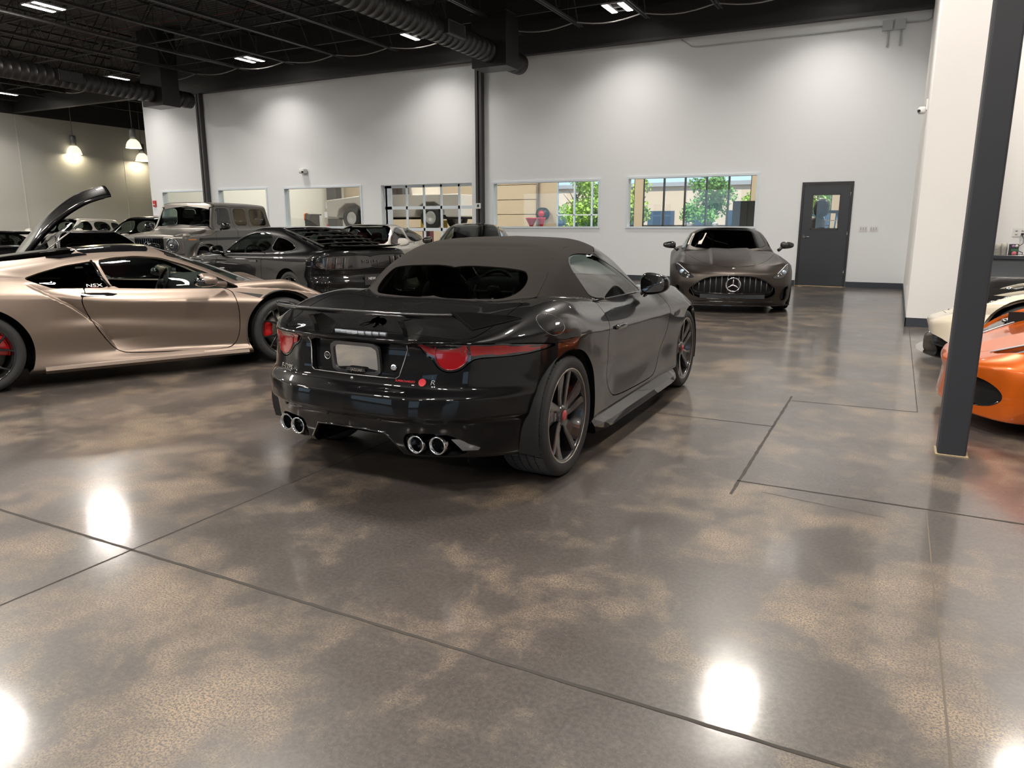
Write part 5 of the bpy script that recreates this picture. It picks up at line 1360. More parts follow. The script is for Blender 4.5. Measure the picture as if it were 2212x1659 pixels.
def std_car(P):
    """body, cabin and shell from a handful of curves"""
    W = P['W']; xf, xr = P['xf'], P['xr']; belt = P['belt']; Yb = P['Yb']; Yr = P['Yr']; sh_ = P.get('shoulder', .72)
    bc = Curve(belt) if not isinstance(belt, (int, float)) else None
    bz = belt if isinstance(belt, list) else [(xr, belt), (xf, belt)]
    body = Block(
        side=[(.15, W - .12), (.27, W - .025), (.42, W - .012), (sh_ - .12, W - .004), (sh_, W - .012), (bz, [(xr, Yb - .02), ((xr + xf) / 2, Yb), (xf, Yb - .06)])],
        top=[(0, P['top']), (W * .55, [(x, z - P.get('crown', .012)) for x, z in P['top']]), (W * .86, [(x, z - P.get('edge', .05)) for x, z in P['top']])],
        front=[(z, [(0, x), (.4 * W, x - .035 * P.get('fs', 1)), (.75 * W, x - .16 * P.get('fs', 1)), (W, x - .42 * P.get('fs', 1))]) for z, x in P['nose']],
        rear=[(z, [(0, x), (.4 * W, x + .02), (.75 * W, x + .08), (W, x + .30)]) for z, x in P['tail']],
        bottom=P.get('bottom', .17), k=P.get('k', (.09, .10, .08, .04)),
        bumps=[bump(P['axf'], .52, .42, .28, P.get('flare', .02)), bump(P['axr'], .55, .45, .30, P.get('flare', .02) * P.get('rflare', 1.3))])
    wsb, wst, rgt, rgb = P['wsb'], P['wst'], P['rgt'], P['rgb']; zr = max(z for x, z in P['roof'])
    zb = bc((np.array([wsb[0]])))[0] if bc else belt
    gh = Block(
        side=[([(p[0], p[1] - .04) for p in bz], [(rgb[0] - .1, Yb - .16), (rgb[0] + .5, Yb - .02), ((wsb[0] + rgt[0]) / 2, Yb), (wsb[0] - .25, Yb - .03), (wsb[0] + .1, Yb - .12)]),
              (zr - .10, [(rgb[0], Yr - .14), (rgt[0], Yr), (wst[0], Yr), (wsb[0], Yr - .10)]), (zr + .05, Yr - .16)],
        top=[(0, P['roof']), (Yr * .6, [(x, z - .012) for x, z in P['roof']]), (Yr, [(x, z - .05) for x, z in P['roof']])],
        front=[(wsb[1], [(0, wsb[0]), (.4, wsb[0] - .04), (Yb, wsb[0] - .26)]), (wst[1], [(0, wst[0]), (.4, wst[0] - .03), (Yr, wst[0] - .12)])],
        rear=[(rgb[1], [(0, rgb[0]), (.4, rgb[0] + .03), (Yb, rgb[0] + .20)]), (rgt[1], [(0, rgt[0]), (.4, rgt[0] + .02), (Yr, rgt[0] + .08)])],
        bottom=.5, k=P.get('gk', (.10, .05, .06, .02)))
    f = lambda x, y, z: smin(body(x, y, z), gh(x, y, z), P.get('blend', .03))
    sh = Shell(f, (xr - .05, 0, .1), (xf + .05, 0, zr + .03), W + .04, (xr + .7, xf - .75, P.get('spine', .55)), P.get('h', .025))
    for xa, R in ((P['axr'], P['Ra'][1]), (P['axf'], P['Ra'][0])):
        sh.cut('body', None, ell(xa, P['R'] , R), 'side', keep=lambda P_, N: P_[:, 1] > W - .45, smooth=0)
    gm = lambda P_, N: body(P_[:, 0], np.abs(P_[:, 1]), P_[:, 2]) > .004
    # glass
    sh.cut('body', 'windshield', P.get('ws_poly') or [(wsb[0] - .02, -.1), (wsb[0] - .02, .35), (wsb[0] - .22, Yb - .12), (wst[0] - .07, Yr - .07), (wst[0] + .03, .3), (wst[0] + .04, -.1)], 'top', .006, keep=lambda P_, N: gm(P_, N) & (N[:, 0] > .12), smooth=1, q=.15)
    if rgb[0] > xr - 1 and P.get('rear_glass', True):
        sh.cut('body', 'rear_window', P.get('rg_poly') or [(rgb[0] + .03, -.1), (rgb[0] + .03, .35), (rgb[0] + .14, Yb - .22), (rgt[0] + .03, Yr - .10), (rgt[0] - .02, .3), (rgt[0] - .02, -.1)], 'top', .006, keep=lambda P_, N: gm(P_, N) & (N[:, 0] < -.10), smooth=1, q=.15)
    for i, poly in enumerate(P.get('wins', ())):
        sh.cut('body', 'win%d' % i, poly, 'side', .012, keep=lambda P_, N: (N[:, 1] > .3) & (P_[:, 1] > .3) & (P_[:, 2] > .5), smooth=P.get('win_smooth', 2))
    return sh, body, gh, gm

def finish_car(car, sh, P, paint_m, roof_m=None, glass_m=None, interior=True, rim='multi', rim_m=None, caliper=None, mirrors=True, ph=.2, seat_m=None):
    W = P['W']; gl = glass_m or G_CAR
    skin_obj('body', sh, 'body', paint_m, car, .02)
    if 'roof' in sh.parts: skin_obj('roof', sh, 'roof', roof_m or M_GBLK, car, .008)
    skin_obj('windshield', sh, 'windshield', P.get('ws_m') or gl, car, 0)
    if 'rear_window' in sh.parts: skin_obj('rear_window', sh, 'rear_window', G_TINT if gl is G_CAR else gl, car, 0)
    doors = {}
    for s in (1, -1):
        for n in ('door', 'rear_door'):
            if n in sh.parts: doors[(n, s)] = skin_obj(n, sh, n, paint_m, car, .02, s)
        for i in range(len(P.get('wins', ()))):
            par = doors.get(('door', s)) if i == 0 else (doors.get(('rear_door', s)) if i == 1 else None)
            skin_obj('side_window' if i < 2 else 'quarter_window', sh, 'win%d' % i, P.get('win_m', {}).get(i, gl), par or car, 0, s)
    if 'hood' in sh.parts: skin_obj('hood', sh, 'hood', paint_m, car, .02)
    if 'trunk_lid' in sh.parts: skin_obj('trunk_lid', sh, 'trunk_lid', paint_m, car, .02)
    R = P['R']; Rr = P.get('Rr', R - .08)
    for s in (1, -1):
        for x in (P['axf'], P['axr']):
            make_wheel(car, x, s * (W - P.get('inset', .02)), R, .26, Rr, rim, rim_m or M_RIMBLK, s, False, caliper, None, None, ph=ph + x, cal_ang=.9 if x < 0 else 2.4, detail=.75)
    arch_liner(car, P['axf'], P['Ra'][0] + .012, W - .02, R); arch_liner(car, P['axr'], P['Ra'][1] + .012, W - .02, R)
    if interior:
        zs = P.get('seat_z', .48); h = P['roof'][len(P['roof']) // 2][1] - zs - .36
        for y in (.38, -.38):
            seat(car, P.get('seat_x', -.15), y, zs, seat_m or M_LEATHER, h, .50)
            if P.get('rear_seats'): seat(car, P.get('seat_x', -.15) - .95, y, zs + .02, seat_m or M_LEATHER, h * .92, .50)
        dz = P['wsb'][1]; steering(car, P['wsb'][0] - .72, .38, dz - .05); dashboard(car, P['wsb'][0] - .45, dz - .16, P['Yb'] - .20, .15, .42)
        fl = MB(); fl.lohi((P['xr'] + 1.0, -P['Yb'] + .1, .27), (P['wsb'][0] - .2, P['Yb'] - .1, .31)); fl.build('cabin_floor', M_TRIM, car)
    um = MB(); um.lohi((P['xr'] + .6, -W + .35, .18), (P['xf'] - .6, W - .35, .20)); um.build('underbody', M_LINER, car)
    if mirrors:
        mx, my, mz = P['mirror']
        for s in (1, -1): side_mirror(car, mx, s * my, mz, P.get('mirror_m', paint_m), s, s=P.get('mirror_s', (.085, .115, .075)), arm=P.get('mirror_arm', ((.05, -.14, -.09),)))

# ---- bronze coupe at the left
def build_bronze():
    P = dict(W=.955, xf=2.25, xr=-2.15)
    car = empty('sports_coupe', (-6.902, 4.842, 0), 1.110, 'matte bronze mid-engine sports coupe with black roof and red brake calipers, at the left', 'car')
    def scoop(x, z):
        xl = np.interp(z, [.25, .30, .50, .70, .88, .94], [-.28, -.30, -.405, -.62, -.90, -.95])
        d = x - xl; w = np.clip((z - .27) / .10, 0, 1) * np.clip((.90 - z) / .06, 0, 1)
        st = np.clip(d / .03 + .5, 0, 1); st = st * st * (3 - 2 * st)
        return -.062 * w * st * np.exp(-np.maximum(d, 0) / .26)
    body = Block(
        side=[(.12, [(-2.1, .80), (-.9, .88), (0, .90), (.9, .875), (2.1, .74)]),
              (.17, [(-2.1, .86), (-.9, .95), (0, .955), (.9, .935), (2.1, .82)]),
              ([(-1.3, .31), (0, .27), (1.2, .21)], [(-2.1, .88), (-1.3, .955), (-.85, .935), (0, .885), (.85, .90), (1.3, .93), (2.1, .84)]),
              ([(-1.3, .52), (-.41, .50), (.5, .40), (1.3, .34)], [(-2.1, .90), (-1.3, .97), (-.85, .955), (-.4, .938), (.2, .915), (.85, .915), (1.3, .945), (2.1, .84)]),
              ([(-1.3, .62), (-.41, .58), (.5, .50), (1.3, .45)], [(-2.1, .90), (-1.3, .972), (-.85, .952), (-.4, .918), (.2, .905), (.85, .912), (1.3, .947), (2.1, .83)]),
              ([(-1.4, .80), (-.75, .757), (.83, .632), (1.3, .60)], [(-2.1, .885), (-1.3, .955), (-.85, .945), (-.4, .945), (.2, .94), (.85, .93), (1.3, .94), (2.1, .80)]),
              ([(-1.6, .96), (-.9, .93), (-.3, .825), (.9, .775), (1.3, .74), (2.1, .55)], [(-2.1, .80), (-1.3, .80), (-.9, .795), (-.3, .835), (.5, .84), (.9, .82), (1.3, .82), (2.1, .65)])],
        top=[(0, [(-2.15, .86), (-1.8, .96), (-1.0, 1.0), (0, .95), (.9, .87), (1.3, .80), (1.7, .70), (2.1, .56), (2.25, .5)]),
             (.5, [(-2.15, .85), (-1.8, .95), (-1.0, .98), (0, .92), (.9, .835), (1.3, .765), (1.7, .66), (2.1, .53), (2.25, .48)]),
             (.78, [(-2.15, .80), (-1.8, .90), (-1.3, .965), (-.9, .93), (-.3, .84), (.6, .80), (1.0, .835), (1.3, .84), (1.6, .74), (2.0, .56), (2.25, .48)]),
             (.93, [(-2.15, .72), (-1.3, .88), (-.9, .86), (-.3, .76), (.6, .74), (1.0, .775), (1.3, .775), (1.6, .68), (2.0, .52), (2.25, .44)])],
        front=[(.15, [(0, 2.12), (.5, 2.06), (.8, 1.85), (.95, 1.5)]), (.45, [(0, 2.26), (.5, 2.16), (.8, 1.92), (.95, 1.55)]), (.62, [(0, 2.14), (.5, 2.02), (.8, 1.80), (.95, 1.5)])],
        rear=[(.2, [(0, -2.05), (.6, -2.0), (.95, -1.8)]), (.8, [(0, -2.15), (.6, -2.1), (.95, -1.85)])], bottom=.12, k=(.07, .08, .06, .02), bumps=[scoop])
    gh = Block(
        side=[([(-1.6, .93), (-.9, .90), (-.3, .80), (.9, .755)], [(-2., .50), (-1.3, .70), (-.9, .775), (-.3, .83), (.5, .825), (.85, .79), (1.05, .70)]),
              (1.00, [(-1.9, .42), (-1.2, .60), (-.6, .70), (-.2, .715), (.3, .69), (.7, .62)]),
              (1.12, [(-1.8, .36), (-1.1, .50), (-.5, .595), (-.1, .61), (.3, .57), (.6, .5)]), (1.2, [(-1.8, .3), (-.1, .50), (.6, .4)])],
        top=[(0, [(-1.95, .96), (-1.6, 1.03), (-1.1, 1.11), (-.5, 1.178), (-.05, 1.205), (.2, 1.195), (.5, 1.12)]),
             (.32, [(-1.95, .95), (-1.6, 1.02), (-1.1, 1.098), (-.5, 1.165), (-.05, 1.192), (.2, 1.18), (.5, 1.10)]),
             (.58, [(-1.95, .9), (-1.6, .965), (-1.1, 1.03), (-.5, 1.098), (-.05, 1.128), (.2, 1.11), (.5, 1.03)])],
        front=[(.80, [(0, 1.22), (.4, 1.15), (.7, .95), (.82, .80)]), (.98, [(0, .78), (.4, .73), (.65, .58)]), (1.19, [(0, .20), (.4, .16), (.58, .08)])],
        rear=[(.8, -2.0), (1.2, -1.2)], bottom=.6, k=(.10, .05, .10, .02))
    f = lambda x, y, z: smin(body(x, y, z), gh(x, y, z), .025)
    sh = Shell(f, (-2.2, 0, .1), (2.3, 0, 1.24), 1.0, (-1.5, 1.5, .52), .0165)
    for xa, R in ((-1.315, .400), (1.275, .392)): sh.cut('body', None, ell(xa, .335, R, n=80), 'side', keep=lambda P_, N: P_[:, 1] > .5, smooth=0)
    gm = lambda P_, N: body(P_[:, 0], np.abs(P_[:, 1]), P_[:, 2]) > .004
    sm = lambda P_, N: (N[:, 1] > .25) & (P_[:, 1] > .35) & (P_[:, 2] > .7)
    sh.cut('body', 'quarter_window', [(-.915, .935), (-.80, .975), (-.60, 1.03), (-.365, 1.065), (-.30, .845), (-.34, .838), (-.72, .85)], 'side', .01, keep=sm, smooth=1, q=.08)
    sh.cut('body', 'side_window', [(-.335, 1.068), (-.20, 1.09), (-.017, 1.10), (.2, 1.078), (.411, 1.005), (.62, .915), (.86, .785), (.80, .778), (.146, .806), (-.255, .832)], 'side', .01, keep=sm, smooth=1, q=.12)
    sh.cut('body', 'windshield', [(1.16, -.1), (1.13, .40), (.93, .70), (.62, .63), (.16, .53), (.20, -.1)], 'top', .008, keep=lambda P_, N: gm(P_, N) & (N[:, 0] > .15), smooth=1, q=.15)
    sh.cut('body', 'roof', [(.155, -.1), (.13, .50), (-.1, .515), (-.45, .49), (-.50, -.1)], 'top', .006, keep=lambda P_, N: gm(P_, N) & (N[:, 2] > .5) & (P_[:, 2] > 1.08), smooth=1, q=.1)
    sh.cut('body', 'rear_window', [(-.52, -.1), (-.47, .475), (-.9, .47), (-1.35, .42), (-1.75, .34), (-1.85, -.1)], 'top', .006, keep=lambda P_, N: (N[:, 2] > .4) & (P_[:, 2] > .9), smooth=1, q=.12)
    sh.cut('body', 'door', [(-.50, .86), (-.475, .80), (-.535, .745), (-.47, .56), (-.36, .36), (-.28, .262), (-.18, .235), (.60, .195), (.74, .21), (.80, .30), (.825, .50), (.80, .66), (.77, .79), (.3, .82)], 'side', .008, keep=lambda P_, N: P_[:, 1] > .6, smooth=2)
    sh.cut('body', 'hood', [(1.2, -.1), (1.14, .45), (1.06, .66), (1.5, .58), (1.9, .45), (2.1, -.1)], 'top', .006, keep=lambda P_, N: (N[:, 2] > .4) & (P_[:, 2] > .45), smooth=1, q=.15)
    sh.cut('body', 'headlight', [(1.62, .62), (1.72, .655), (1.95, .585), (2.05, .53), (1.98, .50), (1.74, .545)], 'side', .006, keep=lambda P_, N: P_[:, 1] > .3, smooth=1)
    BR = paint('bronze_matte', (.27, .212, .175), .42, .80, .15, .40, flake=.0)
    skin_obj('body', sh, 'body', BR, car, .02); skin_obj('roof', sh, 'roof', M_GBLK, car, .006); skin_obj('hood', sh, 'hood', BR, car, .02)
    skin_obj('windshield', sh, 'windshield', G_CAR, car, 0); skin_obj('engine_window', sh, 'rear_window', G_DARK, car, 0)
    SEAT = mat('seat_red', (.30, .012, .025), .5)
    for s in (1, -1):
        d = skin_obj('door', sh, 'door', BR, car, .02, s); skin_obj('side_window', sh, 'side_window', G_CAR, d, 0, s)
        skin_obj('quarter_window', sh, 'quarter_window', G_DARK, car, 0, s); hl = skin_obj('headlight', sh, 'headlight', M_LAMPDARK, car, .01, s)
        skin_patch(sh, [(1.60, .615), (1.66, .635), (1.72, .60), (1.70, .565)], 'side', 'side_marker', mat('amber', (.75, .22, .01), .2, coat=1.), hl, s, .004, smooth=0)
        skin_patch(sh, [(-.525, .768), (-.52, .798), (-.30, .788), (-.235, .775), (-.27, .765)], 'side', 'door_handle', M_GBLK, d, s, .004, smooth=0)
        skin_patch(sh, [(.815, .742), (1.075, .70), (1.03, .672), (.95, .700)], 'side', 'fender_slot', M_BLK, car, s, .002, smooth=0)
        skin_tube(sh, [(-.385, 1.07), (-.345, .95), (-.28, .838)], 'side', .012, 'window_pillar', M_GBLK, car, s, .0)
        # skirt blade under the sill
        sk = MB(); V = []; nx = 18
        for x in np.linspace(-.86, .88, nx):
            e = max(0, (x - .3) / .6); y = .955 - .02 * e
            V += [(x, s * (y - .03), .215 - .02 * e), (x, s * (y + .004), .178 - .015 * e), (x, s * (y + .012), .152 - .01 * e), (x, s * (y - .02), .122), (x, s * .80, .118)]
        F_ = [(i * 5 + k, i * 5 + k + 1, (i + 1) * 5 + k + 1, (i + 1) * 5 + k) for i in range(nx - 1) for k in range(4)] + [(0, 1, 2, 3, 4), tuple((nx - 1) * 5 + k for k in (4, 3, 2, 1, 0))]
        sk.add(V, F_, False); sk.build('side_skirt', BR, car)
        make_wheel(car, -1.315, s * .955, .338, .28, .262, 'y', M_RIMBLK, s, False, M_RED, None, None, ph=.3, cal_ang=.25 if s < 0 else .25)
        w = make_wheel(car, 1.275, s * .935, .330, .245, .255, 'y', M_RIMBLK, s, False, M_RED, None, None, ph=.75, cal_ang=PI - .1)
        # black-bottomed mirror on its blade
        m = side_mirror(car, .50, s * 1.02, .885, BR, s, s=(.10, .105, .062), arm=((.22, -.16, -.065),))
        mb = MB(); superellipsoid(mb, (.495, s * 1.02, .862), (.095, .100, .042), .6, .6, 20, 10); mb.build('mirror_lower', M_GBLK, m)
    P, N = sh.surf([(-.30, .855), (-.40, .855), (-.50, .855)], 'side', -1, .003)
    X = Vector(P[0] - P[2]).normalized(); Z = Vector(N[1]).normalized(); Y = Z.cross(X).normalized(); o = text('window_lettering', 'NSX', .045, mat('decal_white', (.75, .75, .75), .5), car, tuple(P[1]), (0, 0, 0), .0005, sx=1.5)
    o.matrix_local = Matrix(((X.x * 1.5, Y.x, Z.x, P[1][0]), (X.y * 1.5, Y.y, Z.y, P[1][1]), (X.z * 1.5, Y.z, Z.z, P[1][2]), (0, 0, 0, 1)))
    arch_liner(car, -1.315, .412, .95, .335); arch_liner(car, 1.275, .402, .93, .335)
    for y in (.36, -.36): seat(car, -.12, y, .42, SEAT, .50, .50)
    steering(car, .38, .36, .76); dashboard(car, .72, .74, .70, .17, .6, mat('dash_grey', (.045, .047, .045), .7))
    mb = MB(); mb.lohi((-.52, -.70, .3), (-.46, .70, 1.02)); mb.lohi((-.6, -.75, .22), (1.1, .75, .26)); mb.build('bulkhead', M_TRIM, car)
    mb = MB(); mb.lohi((-1.8, -.62, .17), (1.9, .62, .19)); mb.build('underbody', M_LINER, car)
    # black brace that frames the engine cover
    for s in (1, -1):
        skin_patch(sh, [(-.46, s * .50), (-.40, s * .53), (-.62, s * .55), (-.72, s * .50)], 'top', 'roof_scoop', M_GBLK, car, 1, .012, guess=(2.0, .8), smooth=0)
    return car

# ---- black fastback with louvres
def build_fastback():
    P = dict(W=.955, xf=2.36, xr=-2.36, axf=1.36, axr=-1.42, R=.345, Rr=.262, Ra=(.385, .392), belt=[(-2.3, 1.0), (-1.3, .985), (-.64, .955), (.7, .915), (2.3, .80)], Yb=.83, Yr=.60, shoulder=.84,
             top=[(-2.36, 1.02), (-2.2, 1.045), (-1.7, 1.03), (-1., 1.0), (.5, .97), (1.2, .955), (1.8, .90), (2.2, .80), (2.36, .72)], roof=[(-2.2, .98), (-1.85, 1.085), (-1.4, 1.225), (-.9, 1.335), (-.4, 1.375), (0, 1.372), (.3, 1.335), (.7, 1.2)],
             wsb=(1.22, .93), wst=(.22, 1.33), rgt=(-.75, 1.32), rgb=(-2.1, .99), nose=[(.2, 2.26), (.5, 2.36), (.75, 2.33), (.85, 2.22)], tail=[(.2, -2.16), (.42, -2.29), (.52, -2.31), (.64, -2.26), (.74, -2.285), (1.0, -2.27), (1.05, -2.26)],
             wins=[[(-.60, .965), (-.66, 1.10), (-.60, 1.21), (-.35, 1.262), (0, 1.262), (.22, 1.22), (.55, 1.08), (.80, .945), (.70, .925)], [(-.68, .975), (-.72, 1.18), (-.80, 1.19), (-1.08, 1.145), (-1.34, 1.06), (-1.36, 1.02), (-1.25, .985)]],
             mirror=(.62, 1.03, .985), flare=.02, h=.02, win_m={1: G_DARK})
    car = empty('fastback_coupe', (-9.52, 9.83, 0), 2.902, 'gloss black muscle coupe with rear window louvers and ducktail spoiler, behind the bronze coupe', 'car')
    sh, body, gh, gm = std_car(P)
    B = paint('black_paint', ())
    sh.cut('body', 'door', [(-.62, .975), (-.66, .80), (-.64, .45), (-.5, .30), (.6, .28), (.78, .34), (.84, .60), (.80, .94), (.3, .95)], 'side', .008, keep=lambda P_, N: P_[:, 1] > .6, smooth=2)
    lamp = [(.30, .735), (.30, .905), (.60, .915), (.80, .905), (.86, .86), (.86, .80), (.80, .745), (.6, .73)]
    sh.cut('body', 'tail_panel', [(-.1, .715), (.62, .712), (.82, .73), (.90, .80), (.89, .89), (.80, .93), (-.1, .94)], 'end', .006, keep=lambda P_, N: P_[:, 0] < -1.7, push=.012, smooth=2)
    finish_car(car, sh, P, B, rim='multi', seat_m=M_LEATHER)
    TP = mat('tail_panel_black', (.012, .012, .013), .12, coat=1.)
    skin_obj('tail_panel', sh, 'tail_panel', TP, car, 0)
    SM = mat('smoked_lens', (.035, .030, .03), .15, coat=1.)
    for s in (1, -1):
        for k in range(3):
            y0 = .40 + .135 * k
            skin_patch(sh, [(s * (y0 + .03), .735), (s * (y0 + .095), .735), (s * (y0 + .065), .905), (s * (y0 - .0), .905)], 'rear', 'tail_lamp', SM, car, 1, .006, smooth=0)
            skin_tube(sh, [(s * (y0 + .10), .735), (s * (y0 + .07), .905)], 'rear', .006, 'lamp_bar', mat('lamp_bar_grey', (.11, .11, .11), .3, coat=1.), car, 1, .006)
    LB = mat('badge_silver', ())
    P_, N = sh.surf([(0, .83)], 'rear', 1, -.002); text('badge_lettering', 'SHELBY', .075, mat('badge_dark', (.25, .25, .26), .25, 1.), car, tuple(P_[0]), (PI / 2, 0, -PI / 2), .003, sx=1.35)
    # spoiler
    mb = MB()
    def sp(u, v):
        y = -.70 + 1.40 * u; a = 2 * PI * v; e = abs(y) / .70
        return (-2.255 + .16 * e ** 3 + .075 * math.cos(a), y, 1.062 + .010 * e ** 4 + .014 * math.sin(a) - .22 * .075 * math.cos(a))
    mb.grid(sp, 36, 14); mb.build('rear_spoiler', B, car)
    # louvres
    LV = mat('louver_black', (.022, .020, .019), .55)
    fr = MB()
    xs = np.linspace(-.86, -1.92, 6)
    for x in xs:
        w = .50 + .06 * (x + .86) / -1.06
        Pt, N = sh.surf([(x, 0), (x, w), (x - .14, w)], 'top', 1, .0, guess=(2.2, .8)); z0, z1, z2 = Pt[0][2], Pt[1][2], Pt[2][2]
        lv = MB(); V = []
        for y in np.linspace(-w, w, 13):
            zz = z0 + (z1 - z0) * (y / w) ** 2
            V += [(x + .06, y, zz + .035), (x - .13, y, zz + .045), (x - .13, y, zz + .033), (x + .06, y, zz + .022)]
        F_ = [(i * 4 + k, i * 4 + (k + 1) % 4, (i + 1) * 4 + (k + 1) % 4, (i + 1) * 4 + k) for i in range(12) for k in range(4)] + [(0, 1, 2, 3), (51, 50, 49, 48)]
        lv.add(V, F_, False); lv.build('louver_slat', LV, car)
    for y in (-.53, -.18, .18, .53):
        pts, N = sh.surf([(x, y * (1 if abs(y) < .3 else 1)) for x in np.linspace(-.78, -1.98, 9)], 'top', 1, .02, guess=(2.2, .8)); fr.tube([tuple(p) for p in pts], .018, 6)
    fr.build('louver_frame', LV, car)
    skin_tube(sh, [(p[0], p[1]) for p in chaikin([(-.68, .97), (-.725, 1.19), (-.80, 1.20), (-1.08, 1.155), (-1.36, 1.06), (-1.385, 1.02), (-1.25, .975)], 2)], 'side', .007, 'window_trim', mat('trim_grey', (.12, .12, .12), .3, .8), car, 1, .0, True)
    for s in (1, -1): skin_patch(sh, [(-.30, .80), (-.30, .825), (-.52, .832), (-.52, .807)], 'side', 'door_handle', M_GBLK, car, s, .014, smooth=0)
    skin_tube(sh, ell(-1.98, .865, .095, .085, 36), 'side', .0035, 'fuel_flap', M_GBLK, car, 1, -.001, True)
    # rear bumper lower grille, plate
    P_, N = sh.surf([(0, .55)], 'rear', 1, .004); mb = MB(); mb.box((P_[0][0] - .004, 0, .55), (.01, .31, .155)); pl = mb.build('license_plate', mat('plate_dark', (.03, .03, .03), .3), car)
    text('plate_lettering', 'NEW', .06, mat('decal_white', ()), pl, (P_[0][0] - .011, .02, .57), (PI / 2, 0, -PI / 2), .0006)
    for s in (1, -1):
        for y in (.46, .58):
            e = MB(); e.lathe([(.036, .2), (.044, .0), (.05, .0), (.05, .2)], 20, 'x', (-2.27, s * y, .30)); e.build('exhaust_tip', M_CHROME, car)
        skin_patch(sh, [(s * .25, .38), (s * .8, .37), (s * .86, .46), (s * .3, .46)], 'rear', 'bumper_insert', M_BLK, car, 1, .003)
    return car

